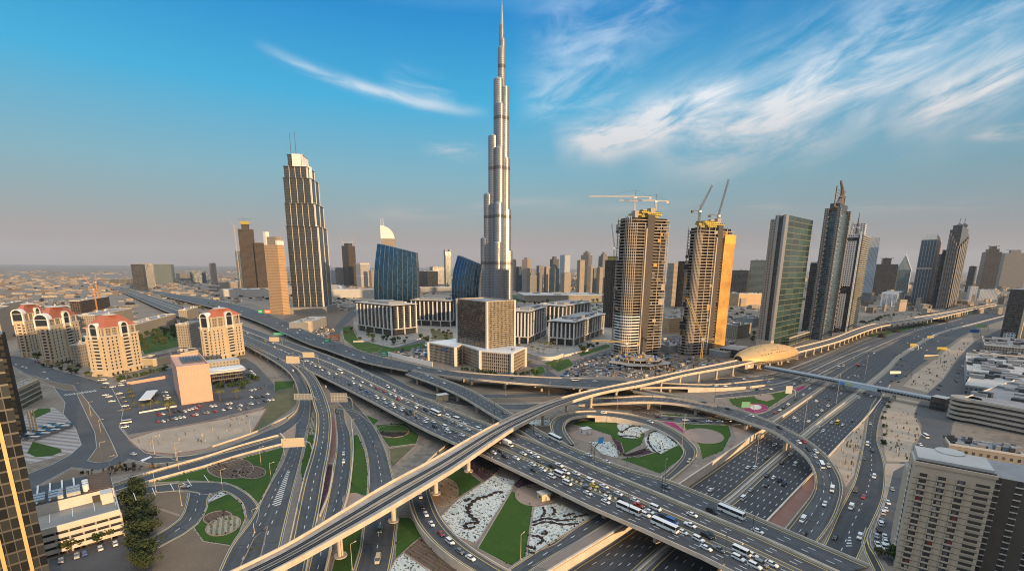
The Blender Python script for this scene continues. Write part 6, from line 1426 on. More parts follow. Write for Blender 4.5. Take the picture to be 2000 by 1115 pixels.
p, zb, hm = rc_(u1, .75, .4, 412, 396); crane('horizontal-jib crane, right one atop the left unfinished twin tower', p, hm, 46, R(176), 'cranewhite', z0=zb)
p, zb, hm = rc_(u2, .15, .6, 444, 415); crane('raised-jib crane, left one atop the netted twin tower', p, hm, 36, R(20), 'darksteel', R(62), z0=zb)
p, zb, hm = rc_(u2, .68, .5, 440, 424); crane('raised-jib crane, right one atop the netted twin tower', p, hm, 46, R(20), 'darksteel', R(76), z0=zb)
crane('yellow raised-jib crane standing before the netted twin tower', at(1368, 716), ztop(at(1368, 716), 664), 52, R(150), 'craneyellow', R(64)); crane('golden low crane with jib to the left before the left twin tower', at(1222, 712), ztop(at(1222, 712), 672), 42, R(168), 'craneyellow')
crane('orange crane with a raised jib among the unfinished blocks, far left', at(190, 606), ztop(at(190, 606), 566), 46, R(160), 'craneorange', R(45)); crane('second orange crane mast beside the first, far left', at(196, 604), ztop(at(196, 604), 552), 20, R(100), 'craneorange', R(75))
crane('tall thin crane left of the yellow-capped unfinished tower', at(471, 566), ztop(at(471, 566), 442), 60, R(150), 'cranewhite', R(35)); crane('dark crane with horizontal jib on the yellow-capped unfinished tower', at(487, 560), 12, 55, R(10), 'darksteel', z0=ztop(at(487, 560), 434))
for px, e, lb in ((675, 125, 'left'), (693, 60, 'right')): crane('raised-jib crane, %s one on the slim unfinished tower' % lb, at(px, 556), 14, 40, 0 if lb == 'right' else math.pi, 'cranewhite', R(58), z0=ztop(at(px, 556), 478))
crane('raised-jib crane on the grey tower behind the left unfinished twin', at(1192, 632), 16, 48, R(170), 'darksteel', R(80), z0=ztop(at(1192, 632), 502)); crane('red-brown crane beside the horned tower', at(1634, 646), ztop(at(1634, 646), 446), 30, R(120), 'cranewhite', R(70))
# ---------------------------------------------------------------- trees
rg = random.Random(21)
def crown_mesh(name, r, h, n, mat, clumps=9, leaf=.5, squash=1.0):
    mb = MB(); cs = [Vector((rg.gauss(0, r * .45), rg.gauss(0, r * .45), h + rg.uniform(-.45, .5) * r * squash)) for _ in range(clumps)]
    for c in cs:
        cr = r * rg.uniform(.35, .6)
        for _ in range(n // clumps):
            d = Vector((rg.gauss(0, 1), rg.gauss(0, 1), rg.gauss(0, 1))).normalized() * cr * rg.uniform(.55, 1.05); p = c + d
            e1 = Vector((rg.gauss(0, 1), rg.gauss(0, 1), rg.gauss(0, .6))).normalized(); e2 = e1.cross(d.normalized() + Vector((.01, 0, 0))).normalized(); s = leaf * rg.uniform(.6, 1.3)
            mb.face([p - e1 * s, p - e2 * s * .7, p + e1 * s, p + e2 * s * .7])
    return mb
def leaf_mat(name, c1, c2):
    return ground_mat(name, [(.3, c1), (.7, c2)], .6, 3.0)
M['leaf'] = leaf_mat('leaf', (.022, .045, .014), (.065, .10, .03)); M['leaf2'] = leaf_mat('leaf2', (.035, .045, .018), (.095, .10, .04)); M['palm'] = leaf_mat('palm', (.06, .065, .02), (.17, .15, .05))
M['leafdark'] = leaf_mat('leafdark', (.026, .042, .016), (.085, .10, .040))
def tree_proto(name, r, h, mat, n=420, leaf=.5, clumps=9, trunk=.25):
    t = bpy.data.objects.new(name, None); mb = MB().bar((0, 0, 0), (0, 0, h * .8), trunk, 6, 0, trunk * .6)
    for k in range(4): an = k * 1.6; mb.bar((0, 0, h * .55), (math.cos(an) * r * .5, math.sin(an) * r * .5, h), trunk * .5, 4, 0, trunk * .2)
    b = mb.build('trunk', 'bark', t); c = crown_mesh('crown', r, h, n, mat, clumps, leaf).build('crown', mat, t); c['kind'] = 'stuff' if False else 'thing'; del c['kind']
    for o in (b, c): COL.objects.unlink(o)
    return t, [b, c]
def palm_proto(h, r=3.2):
    t = bpy.data.objects.new('palm_tree', None); b = MB().bar((0, 0, 0), (.2, .1, h), .28, 6, 0, .2).build('trunk', 'bark', t); mb = MB()
    for k in range(26):
        an = k * 2.4; up = rg.uniform(.1, 1.0); pts = [Vector((math.cos(an) * r * q, math.sin(an) * r * q, h + up * r * (q - q * q * 1.25) * 1.2)) for q in (0, .3, .6, .85, 1.05)]
        sd = Vector((-math.sin(an), math.cos(an), 0))
        for (p, q), (w0, w1) in zip(zip(pts, pts[1:]), ((.12, .5), (.5, .55), (.55, .35), (.35, .05))): mb.face([p - sd * w0, q - sd * w1, q + sd * w1, p + sd * w0])
    c = mb.build('crown', 'palm', t)
    for o in (b, c): COL.objects.unlink(o)
    return t, [b, c]
TREE = {'t': [tree_proto('shade_tree', 3.4, 4.6, 'leaf', 520), tree_proto('shade_tree', 2.9, 4.0, 'leaf2', 440)], 'b': [tree_proto('shrub', 2.0, 1.4, 'leaf', 260, .4, 6, .12)], 'p': [palm_proto(6.5), palm_proto(5.0, 2.8)], 'd': [tree_proto('shade_tree', 6.2, 7.0, 'leafdark', 1500, .62, 16, .4)]}
TREES = []
def trees(kind, phrase, pts, group, s=(.8, 1.2), cat='tree', anchor=None):
    a = anchor or pts[0]
    pts = sorted(pts, key=lambda p: math.hypot(p[0] - a[0], p[1] - a[1])); nm = {'t': 'tree', 'b': 'shrub', 'p': 'palm', 'd': 'tree'}[kind]
    for i, (px, py) in enumerate(pts):
        pr, ch = TREE[kind][i % len(TREE[kind])]; o = pr.copy(); COL.objects.link(o); o.location = at(px, py); k = rg.uniform(*s); o.scale = (k, k, k * rg.uniform(.9, 1.15)); o.rotation_euler.z = rg.uniform(0, 6)
        for c in ch: d = c.copy(); COL.objects.link(d); d.parent = o
        tag(o, phrase % ordw(i) if '%s' in phrase else phrase, nm if cat == 'tree' else cat, group)
def scat(poly, n, seed):
    r_ = random.Random(seed); xs = [p[0] for p in poly]; ys = [p[1] for p in poly]; out = []
    while len(out) < n:
        p = (r_.uniform(min(xs), max(xs)), r_.uniform(min(ys), max(ys)))
        if inside(p, poly): out.append(p)
    return out
trees('d', '%s dark tree of the big clump right of the cream car park', [(254, 985), (266, 1000), (272, 975), (284, 1002), (262, 1022), (280, 1028), (290, 1046), (276, 1050), (268, 962), (294, 1018)], 'dark trees by the car park', (.42, .7), anchor=(250, 960)); trees('d', '%s dark tree below the clump, at the bottom edge left', [(262, 1074), (280, 1086), (272, 1104), (292, 1078), (288, 1108)], 'dark trees by the car park', (.45, .7))
trees('t', '%s tree in the hotel garden, counting from the arcade building', scat([(276, 690), (340, 672), (350, 640), (300, 650), (270, 665), (268, 684)], 34, 2), 'hotel garden trees', (1.0, 1.7), anchor=(300, 700)); trees('t', '%s tree around the left hotel trio, counting from the frame edge', scat([(10, 690), (60, 668), (150, 660), (240, 652), (340, 628), (350, 640), (290, 660), (200, 735), (170, 728), (100, 716), (40, 700)], 44, 33), 'left hotel trees', (.8, 1.4), anchor=(0, 690)); trees('p', '%s palm on the forecourts of the hotels', [(176, 742), (196, 746), (228, 744), (250, 738), (286, 730), (300, 727), (322, 722), (340, 718), (140, 730), (118, 722), (92, 716), (70, 708), (404, 712), (436, 712), (470, 706)], 'hotel forecourt palms', (.8, 1.1)); trees('p', '%s large palm in front of the salmon block', [(430, 782), (462, 778), (330, 800), (333, 812)], 'palms by the salmon block', (1.1, 1.6))
trees('p', '%s palm along the car shelter', [(254, 768), (256, 776), (260, 785), (264, 794), (280, 803), (294, 800), (308, 798)], 'palms along the car shelter', (.8, 1.1)); trees('b', '%s round shrub beside the oval-roofed pavilion', [(424, 756), (436, 757), (448, 755), (460, 754), (472, 752), (482, 748), (494, 740), (502, 742), (476, 758), (488, 736)], 'pavilion shrubs', (1.2, 1.9))
trees('b', '%s hedge shrub behind the salmon compound wall', [(232 + 11 * i, 744 - 2.6 * i) for i in range(9)], 'compound shrubs', (1.0, 1.6)); trees('t', '%s tree around the dark office below the blue glass tower', scat([(690, 640), (700, 630), (762, 662), (820, 654), (830, 664), (760, 678), (700, 668), (672, 655)], 26, 5), 'office garden trees', (.8, 1.3), anchor=(690, 640))
trees('t', '%s tree between the offices and the bronze podium', scat([(806, 640), (880, 650), (888, 668), (838, 672), (812, 662)], 16, 6), 'office court trees', (.8, 1.3), anchor=(806, 640)); trees('p', '%s palm in the court before the ribbed offices', scat([(1008, 680), (1040, 676), (1064, 668), (1110, 684), (1076, 690), (1030, 694)], 16, 7), 'office court palms', (.8, 1.2), anchor=(1008, 680))
trees('t', '%s street tree along the ribbed offices, towards the twin towers', scat([(1126, 682), (1180, 664), (1190, 668), (1140, 690)], 10, 8), 'office street trees', (.8, 1.2), anchor=(1126, 685)); trees('p', '%s palm near the round flower lawn beside the bronze podium', [(1030, 706), (1026, 714), (1036, 716), (1046, 728), (1072, 722), (1084, 718), (1096, 712), (1054, 742)], 'palms by the bronze podium', (.9, 1.3))
trees('b', '%s shrub at the foot of the bronze podium building', [(905 + 9 * i, 722 + 1.4 * i) for i in range(8)] + [(1008 + 8 * i, 733 - i) for i in range(6)], 'podium shrubs', (.9, 1.4)); trees('b', '%s shrub on the sand strip near the window-grid tower', [(1692 + 6 * i, 632 - 2.2 * i) for i in range(8)], 'sand strip shrubs', (1.4, 2.2))
trees('b', '%s scrubby bush along the frontage road edge', [(1738, 786), (1734, 796), (1728, 806), (1726, 818), (1728, 834), (1726, 850), (1728, 868)], 'frontage bushes', (.6, 1.0)); trees('t', '%s green tree in front of the cream car park decks', [(160, 1068), (192, 1062), (220, 1052), (132, 1078)], 'car park trees', (.55, .95)); trees('t', '%s small tree in the parking lot beside the cream hotel', [(1762, 1030), (1734, 1090), (1744, 1098), (1716, 1086)], 'parking lot trees', (.7, 1.0))
trees('t', '%s tree on the plain by the far highway', scat([(300, 590), (420, 596), (440, 612), (380, 604)], 14, 12), 'far highway trees', (.9, 1.5), anchor=(300, 590)); trees('t', '%s tree in the park strip below the distant residential towers', scat([(1004, 580), (1180, 584), (1190, 600), (1010, 598)], 30, 14), 'park strip trees', (1.2, 2.0), anchor=(1004, 590))
trees('t', '%s tree around the beige parking block near the green glass tower', scat([(1410, 650), (1470, 640), (1478, 668), (1420, 672)], 9, 15), 'parking block trees', (.8, 1.3), anchor=(1410, 660)); trees('t', '%s tree along the left street by the hotels', scat([(30, 706), (150, 728), (210, 744), (60, 712)], 9, 16), 'left street trees', (.6, .9), anchor=(30, 706))
# ---------------------------------------------------------------- vehicles
PAINT = {'white': (.74, .74, .73), 'silver': (.42, .43, .44), 'grey': (.16, .165, .17), 'black': (.018, .018, .02), 'red': (.36, .03, .03), 'blue': (.04, .12, .34), 'brown': (.11, .07, .05), 'beige': (.50, .42, .30), 'yellow': (.68, .48, .05), 'navy': (.03, .05, .10), 'teal': (.04, .11, .12)}
for k, c in PAINT.items(): M['paint_' + k] = pbr('paint_' + k, c, .28, .0, spec=.6)
M['carglass'] = pbr('carglass', (.012, .014, .017), .07, 0, spec=.9); M['tyre'] = pbr('tyre', (.012, .012, .012), .9); M['rim'] = pbr('rim', (.3, .3, .31), .35, .8)
M['lampred'] = pbr('lampred', (.35, .02, .02), .3); M['lampclear'] = pbr('lampclear', (.8, .8, .75), .2)
def loft(mb, secs, mi=0):
    """closed body lofted through cross-sections: (x, half width low, half width high, z low, z high)"""
    R_ = []
    for x, wl, wh, z0, z1 in secs: zm = z0 + (z1 - z0) * .55; R_.append([(x, -wl * .94, z0), (x, -wl, z0 + .12), (x, -wl, zm), (x, -wh, z1), (x, wh, z1), (x, wl, zm), (x, wl, z0 + .12), (x, wl * .94, z0)])
    for a, b in zip(R_, R_[1:]):
        for i in range(8): j = (i + 1) % 8; mb.face([a[i], b[i], b[j], a[j]], None, mi)
    mb.face(R_[0], None, mi); mb.face(R_[-1][::-1], None, mi); return mb
SPEC = {   # length, body sections, cabin sections, roof z
 'saloon car': (4.7, [(-2.35, .80, .70, .35, .78), (-2.1, .88, .80, .22, .95), (-1.2, .90, .84, .2, .98), (.9, .90, .84, .2, .95), (1.7, .88, .80, .2, .86), (2.25, .82, .72, .25, .72), (2.35, .70, .62, .32, .6)], [(-1.75, .76, .72, .9, .98), (-1.05, .78, .60, .9, 1.40), (.35, .78, .60, .9, 1.42), (1.15, .78, .72, .88, .95)], 1.44),
 'suv': (4.9, [(-2.45, .88, .82, .4, .95), (-2.3, .95, .88, .3, 1.12), (1.0, .96, .90, .3, 1.12), (1.9, .94, .86, .3, 1.05), (2.4, .88, .80, .35, .9)], [(-2.3, .84, .74, 1.05, 1.2), (-2.05, .86, .72, 1.05, 1.78), (.45, .86, .72, 1.05, 1.8), (1.2, .86, .80, 1.05, 1.12)], 1.83),
 'van': (5.3, [(-2.65, .92, .90, .35, 1.3), (-2.6, .95, .93, .3, 1.35), (1.7, .95, .93, .3, 1.3), (2.4, .93, .86, .3, 1.05), (2.65, .86, .78, .35, .9)], [(-2.58, .90, .82, 1.25, 2.0), (-2.5, .91, .82, 1.25, 2.15), (1.1, .91, .82, 1.25, 2.15), (1.95, .9, .84, 1.2, 1.3)], 2.18),
 'minibus': (6.8, [(-3.4, 1.0, .98, .4, 1.4), (-3.35, 1.03, 1.0, .35, 1.45), (2.9, 1.03, 1.0, .35, 1.4), (3.4, .98, .92, .4, 1.1)], [(-3.35, 1.0, .92, 1.35, 2.4), (-3.25, 1.0, .92, 1.35, 2.6), (2.4, 1.0, .92, 1.35, 2.6), (3.1, .98, .92, 1.3, 1.5)], 2.64),
 'coach': (12.0, [(-6.0, 1.24, 1.22, .4, 1.7), (-5.9, 1.26, 1.24, .35, 1.75), (5.8, 1.26, 1.24, .35, 1.7), (6.0, 1.2, 1.15, .4, 1.4)], [(-5.95, 1.22, 1.14, 1.65, 2.9), (-5.8, 1.23, 1.15, 1.65, 3.05), (5.6, 1.23, 1.15, 1.6, 3.05), (5.92, 1.2, 1.14, 1.5, 2.4)], 3.1),
 'pickup': (5.3, [(-2.65, .90, .88, .45, 1.02), (-2.6, .92, .90, .4, 1.05), (.9, .93, .88, .35, 1.08), (1.9, .92, .84, .35, 1.0), (2.6, .86, .78, .4, .88)], [(-.75, .82, .74, 1.0, 1.5), (-.6, .84, .70, 1.0, 1.72), (.6, .84, .70, 1.0, 1.74), (1.25, .84, .78, 1.0, 1.08)], 1.76),
 'box lorry': (8.0, [(-4.0, 1.1, 1.1, .6, 1.0), (1.9, 1.1, 1.1, .6, 1.0), (2.0, 1.1, 1.08, .45, 1.5), (3.7, 1.1, 1.05, .45, 1.5), (4.0, 1.0, .95, .5, 1.2)], [(2.0, 1.05, .98, 1.4, 2.4), (2.2, 1.05, .98, 1.4, 2.5), (3.2, 1.05, .98, 1.4, 2.5), (3.85, 1.0, .94, 1.4, 1.6)], 2.55)}
CARS = {}
def car_proto(typ, col):
    if (typ, col) in CARS: return CARS[(typ, col)]
    L, body, cab, rz = SPEC[typ]; pm = 'paint_' + col; parts = []
    parts.append(loft(MB(), body).build('body', pm))
    parts.append(loft(MB(), cab).build('cabin_glass', 'carglass'))
    xa, xb = cab[1][0], cab[2][0]; hw = cab[1][2]
    mb = MB(); mb.box(xa - .05, xb + .05, -hw - .03, hw + .03, rz - .10, rz, bot=True)
    for x in (xa, (xa + xb) / 2, xb):
        for s in (-1, 1): mb.bar((x, s * (hw + .01), rz - .05), (x, s * (cab[1][1] + .015), cab[1][3]), .05 if L < 10 else .07)
    parts.append(mb.build('roof', pm))
    if typ == 'box lorry': parts.append(MB().box(-4.0, 1.85, -1.22, 1.22, 1.0, 3.3, bot=True).build('cargo_box', pm))
    wr = .33 if L < 5 else .40 if L < 8.5 else .5; wx = L * .30
    for x in (-wx, wx):
        for s in (-1, 1):
            mb = MB(); y = s * (body[2][1] - .10); n = 10
            ring = [(x + wr * math.cos(2 * math.pi * i / n), wr + wr * math.sin(2 * math.pi * i / n)) for i in range(n)]
            for i in range(n):
                a, b = ring[i], ring[(i + 1) % n]; mb.face([(a[0], y - .13, a[1]), (b[0], y - .13, b[1]), (b[0], y + .13, b[1]), (a[0], y + .13, a[1])])
            mb.face([(p[0], y + s * .13, p[1]) for p in ring]); mb.face([(x + (p[0] - x) * .6, y + s * .14, wr + (p[1] - wr) * .6) for p in ring], None, 1)
            parts.append(mb.build('wheel', ['tyre', 'rim']))
    zb = body[1][4] - .22; hb = body[1][1]
    for s in (-1, 1):
        parts.append(MB().box(-L / 2 - .03, -L / 2 + .12, s * hb * .72 - .14, s * hb * .72 + .14, zb - .10, zb + .10, bot=True).build('tail_light', 'lampred'))
        parts.append(MB().box(L / 2 - .16, L / 2 + .02, s * hb * .66 - .16, s * hb * .66 + .16, body[-2][4] - .26, body[-2][4] - .10, bot=True).build('headlight', 'lampclear'))
    for o in parts: COL.objects.unlink(o)
    # a plain one-mesh copy for cars too far to show parts
    mb = loft(MB(), body); loft(mb, cab, 1); mb.box(xa - .05, xb + .05, -hw - .03, hw + .03, rz - .10, rz, 0, bot=True)
    for x in (-wx, wx): mb.box(x - wr, x + wr, -body[2][1] - .02, body[2][1] + .02, 0, wr * 1.6, 2)
    if typ == 'box lorry': mb.box(-4.0, 1.85, -1.22, 1.22, 1.0, 3.3, 0, bot=True)
    far_ = mb.build('car', [pm, 'carglass', 'tyre']); COL.objects.unlink(far_)
    CARS[(typ, col)] = (parts, far_); return CARS[(typ, col)]
CODE = {'w': 'white', 's': 'silver', 'g': 'grey', 'k': 'black', 'r': 'red', 'b': 'blue', 'n': 'brown', 'e': 'beige', 'y': 'yellow', 'v': 'navy', 't': 'teal'}
TYPE = {'c': 'saloon car', 'u': 'suv', 'v': 'van', 'm': 'minibus', 'B': 'coach', 'p': 'pickup', 'L': 'box lorry'}
ALL = []; PARKED_EXTRA = []
def on_road(px, py, key):
    A, B, n = ROADS[key]; best = None; z = 0.0
    for _ in range(3):
        p = at(px, py, z + .6); best = min(range(len(A) - 1), key=lambda i: (A[i].lerp(B[i], .5) - p).xy.length)
        z = A[best].lerp(B[best], .5).z
        d = (A[best + 1].lerp(B[best + 1], .5) - A[best].lerp(B[best], .5))
    p = at(px, py, z + .6); p.z = z + .02
    return p, math.atan2(d.y, d.x), -math.atan2(d.z, d.xy.length), best
def cars(ox, oy, key, phrase, anchor, txt, flip=False, k=5.0):
    """x,y,colour+type in the view whose corner is ox,oy"""
    for a in txt.split():
        x, y, ct = a.split(','); px, py = ox + float(x) / k, oy + float(y) / k
        p, yaw, pit, i = on_road(px, py, key); ALL.append((p, yaw + (math.pi if flip else 0), (-pit if flip else pit), CODE[ct[0]], TYPE[ct[1]], phrase, anchor, (px, py)))
def parked(txt, phrase, anchor, yaw, jit=.06, step=None):
    for a in txt.split():
        x, y, ct = a.split(','); p = at(float(x), float(y), .6); p.z = .05
        ALL.append((p, yaw + random.uniform(-jit, jit) + (math.pi if random.random() < .4 else 0), 0, CODE[ct[0]], TYPE[ct[1]], phrase, anchor, (float(x), float(y))))
MV = (900, 870)
J1 = 'jammed on the long flyover, counting uphill from the metro'; J2 = "in the flyover's middle queue, counting uphill from the metro"; FW = "in the flyover's freer far lanes, counting uphill from the metro"
cars(400, 580, 'flyover', J1, MV, '745,515,wc 785,535,wc 820,555,wc 855,550,wc 640,440,kc 680,485,wc 665,450,wc 590,430,yv 415,355,wv 490,380,kc 535,395,gc 930,590,wm 950,600,kc 975,625,wc 1000,622,wc 1030,650,wc 1045,635,wc 1075,670,wu 1095,690,kc 1120,680,wc 1145,710,wc 1170,705,kc 1210,745,wv 1230,735,gc 1280,750,wc 1275,778,kc 1420,855,ku 1450,838,wu 1515,860,wc 1520,896,kc 1595,932,bv 1680,980,wv 1745,990,wc 1765,1030,wc 1830,1030,wc 1845,1070,wv 1930,1080,wc 1950,1105,kc')
cars(400, 580, 'flyover', J2, MV, '1445,790,wc 1535,825,wc 1620,860,wc 1680,890,rc 1750,918,rc 1810,945,wc 1860,965,wc 1890,995,rc 1915,985,wc 1975,1020,wc')
cars(400, 580, 'flyover', FW, MV, '1210,600,wc 1245,655,wc 1320,730,wB 1535,725,wc 1630,765,wc 1785,875,wv 1845,910,wc')
cars(780, 640, 'flyover', J1, MV, '15,800,wc 85,840,kv 120,825,tv 175,875,gc 265,885,wc 250,915,wc 330,915,wc 345,962,ku 450,970,wv 475,1015,wv 535,1010,gc 612,1045,wc')
cars(780, 640, 'flyover', J2, MV, '75,720,wc 170,750,wc 160,772,wc 255,800,ku 350,835,wB 430,885,gc 475,865,wv 505,912,sc 560,895,wm 590,950,wc 630,930,wc 670,990,wc 775,990,wv'); cars(780, 640, 'flyover', FW, MV, '120,660,wc')
J3 = 'in the near flyover lanes, counting downhill from the metro'; J4 = "in the flyover's middle queue, counting downhill from the metro"
cars(780, 800, 'flyover', J3, MV, '830,370,wc 920,415,wc 990,405,kc 1030,455,ku 1140,470,wc 1300,530,wc 1400,580,wc 1315,590,kc 1490,650,wu 1640,715,wv 1560,635,wm 1840,810,wc 1830,757,gp')
cars(780, 800, 'flyover', J4, MV, '970,310,sc 1060,340,wL 1210,425,wc 1265,410,wc 1335,450,wc 1370,500,gc 1490,550,kp 1560,540,wp 1625,610,wu 1725,620,wc 1760,680,gc 1865,690,wu 1900,740,yc')
cars(780, 800, 'E', 'on the narrow branch flyover, counting down from the metro', (1010, 830), '1360,250,sc 1520,285,wB 1850,440,wc'); cars(780, 640, 'E', 'on the narrow branch flyover above the metro crossing', (1000, 810), '270,465,wc 315,490,wc 435,540,wc 1020,830,gc 100,420,kc')
cars(920, 892, 'flyover', J3, MV, '1315,432,wc 1320,390,wc 1540,520,wB 1700,562,wu 1890,680,wB'); cars(920, 892, 'flyover', J4, MV, '1300,285,wc 1305,330,gc 1440,355,wc 1480,415,kc 1600,420,wc 1635,470,rp 1800,500,wv 1740,530,wc 1880,570,vc 1965,630,bv'); cars(920, 892, 'E', 'on the narrow branch flyover, counting down from the metro', (1010, 830), '1330,45,wc 1900,290,gu')
cars(1300, 892, 'flyover', J3, MV, '165,728,wc 320,800,wu 395,885,wc 520,900,gp 710,985,wu 870,1060,wu 930,1040,gu'); cars(1300, 892, 'flyover', J4, MV, '240,665,wp 400,770,ku 440,755,kc 740,930,wm 845,950,wc 1035,1040,wc')
cars(1300, 892, 'flyover', "in the flyover's free far lanes at the lower right", MV, '260,560,wc'); cars(1300, 892, 'E', 'on the narrow branch flyover, counting down from the metro', (1010, 830), '450,525,ku 640,550,wB 900,720,wc')
cars(560, 892, 'N', 'queueing on the lower loop, counting from the metro', (820, 950), '1300,305,wc 1305,380,wc 1320,480,kc 1360,555,wc 1415,650,wc 1505,745,rc 1595,825,wu 1690,915,gc 1795,980,wc')
cars(560, 892, 'Q', 'on the wide slip road below the metro', (740, 950), '910,710,tu 890,1000,ev'); cars(400, 780, 'Q', 'on the wide slip road above the metro', (740, 950), '1660,440,vc 1290,120,kc 1265,8,wc'); cars(400, 580, 'Q', 'on the slip road just under the flyover', (630, 740), '1180,870,wc'); cars(400, 780, 'R', 'on the slip road between lawn and light well', (670, 900), '1355,525,wc 1355,600,wc'); cars(400, 580, 'T', 'at the head of the outer slip ramp', (560, 710), '860,715,wc 715,600,kc')
cars(1500, 740, 'F', 'on the big curved flyover, counting from the highway median', (1540, 860), '300,612,wc 350,607,rc 390,682,kc 465,702,wc 460,750,sc 525,845,wm 585,840,sc 625,1075,wv 110,472,kc'); cars(1300, 892, 'F', 'on the big curved flyover, counting from the highway median', (1540, 860), '1555,452,wc 1340,612,wv 1350,745,kc'); cars(1160, 660, 'F', 'on the big curved flyover, counting from the highway median', (1540, 860), '1535,755,wc 1310,690,kc 1080,630,kc')
WP = 'on the frontage road beside the sandy island, counting from the footbridge'; cars(1500, 740, 'W', WP, (1730, 775), '1000,435,ec 970,635,wv 1020,697,ku 935,770,nc 1035,950,wu 1125,230,kc'); cars(1600, 892, 'W', WP, (1730, 775), '355,325,nu 430,385,rc 310,490,wv 155,780,kc 395,775,wu')
HL = 'on the sunken highway, garden side, counting from the curved flyover'; HR = 'on the sunken highway, far side, counting from the curved flyover'
cars(1160, 780, 'hwyL', HL, (1530, 840), '1630,370,eL 1765,437,wc 1680,562,gc 1505,660,wc 1575,665,wu 1140,880,wc'); cars(1160, 780, 'hwyR', HR, (1560, 880), '1920,530,wc 1970,630,wv 1835,615,kc 1755,760,wc 1690,740,kc 1815,785,ku 1860,825,ku 1685,835,kc 1535,880,sc 1460,960,wv')
UL = 'on the highway left carriageway between curved flyover and footbridge'; UR = 'on the highway right carriageway between curved flyover and footbridge'; FBR = (1660, 760)
cars(1500, 740, 'hwyL', UL, FBR, '470,215,wu 575,175,gc 640,70,wc 715,140,wc 585,257,wc 500,265,vc 525,305,wc 480,350,wc 255,375,wc 285,405,sc 395,410,wc 600,200,kc'); cars(1500, 740, 'hwyR', UR, FBR, '625,422,wc 678,427,ym 730,445,wc 505,467,sc 540,502,wc 825,410,kc 890,180,wc 1010,165,wc 945,130,nc 880,145,kc')
cars(1500, 740, 'X', 'on the service road beside the highway lawn, counting from the footbridge', (1600, 748), '65,325,rc 115,300,wc 150,277,kc 195,245,wc 265,195,kc 345,150,wc 410,100,wv'); cars(1160, 780, 'X', 'on the service road under the big curved flyover', (1450, 822), '620,168,kc 750,185,kc 895,198,wc 1125,210,wc 1230,212,wc 1345,208,kc 980,205,kc'); cars(1160, 780, 'L', 'on the garden loop ramp', (1160, 805), '930,600,eu 550,215,wc 95,128,wu')
FL = 'far up the highway left carriageway, counting from the footbridge'; FR = 'far up the highway right carriageway, counting from the footbridge'
cars(1500, 580, 'hwyL', FL, FBR, '690,690,wm 735,670,wv 880,672,rL 965,605,gc 935,665,sc 1035,560,wm 840,600,yc 850,765,wc 880,775,wc 785,785,wc 1365,450,wc 1435,320,wv 1470,320,wc 1515,295,wc 1620,290,wc 1535,350,wc 1605,350,wc 1740,305,wc 1470,385,wc 1425,405,wc 1515,405,wc 1800,280,wm 1890,255,wc')
cars(1500, 580, 'hwyR', FR, FBR, '1030,810,sc 1100,830,wc 1255,655,kc 1315,665,kc 1295,605,ku 1350,625,kc 1255,560,kc 1300,550,kc 1210,815,kc 1275,825,kc 1255,765,ku 1345,770,kc 1345,710,gc 1410,690,gc 1415,515,wc 1400,520,wc 1495,495,wc 1550,520,wc 1485,465,wc 1540,455,wc 1660,430,wc 1690,370,kc 1740,375,kc 1420,627,gc 1790,320,kc 1940,250,wc')
cars(400, 580, 'B', 'on the far curved flyover, counting from the signs', (520, 612), '705,255,wc 760,280,wc 905,352,wv 990,405,wc 1030,415,wc 1065,415,wc 1155,450,wv 1225,470,rc 1380,530,wc 1415,520,rc 1445,565,wc 1550,595,wv 1720,640,ec 360,135,wc 925,322,wc 805,308,wc'); cars(780, 640, 'B', 'on the far curved flyover behind the gardens', (800, 715), '390,420,wc 1720,512,wm 1910,520,wc 1100,490,kc 195,390,wc')
cars(1160, 660, 'Z1', 'on the service road by the station', (1480, 740), '1465,397,wc 1385,437,wc 1715,433,wu'); cars(1160, 660, 'Z0', 'on the service road behind the magenta flower bed', (1480, 770), '1730,495,wc 1590,500,kc 1960,447,wc'); cars(1160, 660, 'B', 'where the far flyover comes down to the ground', (1400, 750), '1195,462,wc 1285,467,wc')
cars(0, 892, 'U', 'on the ring road beside the small island lawn', (350, 950), '1810,285,sc'); cars(0, 892, 'T1', 'by the mouth of the underpass ramp', (230, 950), '1300,35,kc') if False else None
parked('86,1074,sc', 'parked', (96, 1085), 0) if False else None
YW = math.atan2(0, 1)
cy_ = at(244, 1046) - at(96, 1090); CPY = math.atan2(cy_.y, cy_.x) + math.pi / 2
parked('119,1093,sc 150,1084,sc 165,1079,bc 196,1069,wc 225,1060,wc', 'parked in front of the cream car park', (96, 1090), CPY)
sb = at(470, 778) - at(310, 812); SBY = math.atan2(sb.y, sb.x) + math.pi / 2
parked('308,823,rc 319,822,wc 327,820,gc 335,818,nc 343,817,wc 351,815,wc 359,814,wc 376,810,rc 383,809,wc 398,806,gc 405,805,ec 421,803,rc 436,800,wc 443,798,kc 449,796,wc 463,794,gc 468,799,ec 483,797,gc', 'parked in the row nearest the sand lot, from the junction', (300, 825), SBY)
parked('310,809,ru 318,808,wc 342,804,kc 350,802,kc 354,803,kc 361,803,wc 368,800,wc 375,798,wc 382,796,wc 384,799,rc 388,793,rc 413,793,wc 420,792,wc 443,788,wc 450,787,wc 470,791,wc 484,789,gc 491,788,wc 503,787,gc', 'parked in the row along the salmon block, from the junction', (300, 812), SBY)
parked('490,762,wc 497,760,wc 503,758,gc 508,757,kc 520,753,gc 522,769,wc 490,775,wc 501,776,kc 505,775,kc 514,774,kc 517,783,kc 525,781,wc 532,780,wc 488,720,kc 490,724,wc 493,728,wc 497,731,wc', 'parked east of the palms by the pavilion, from the palms', (462, 780), SBY)
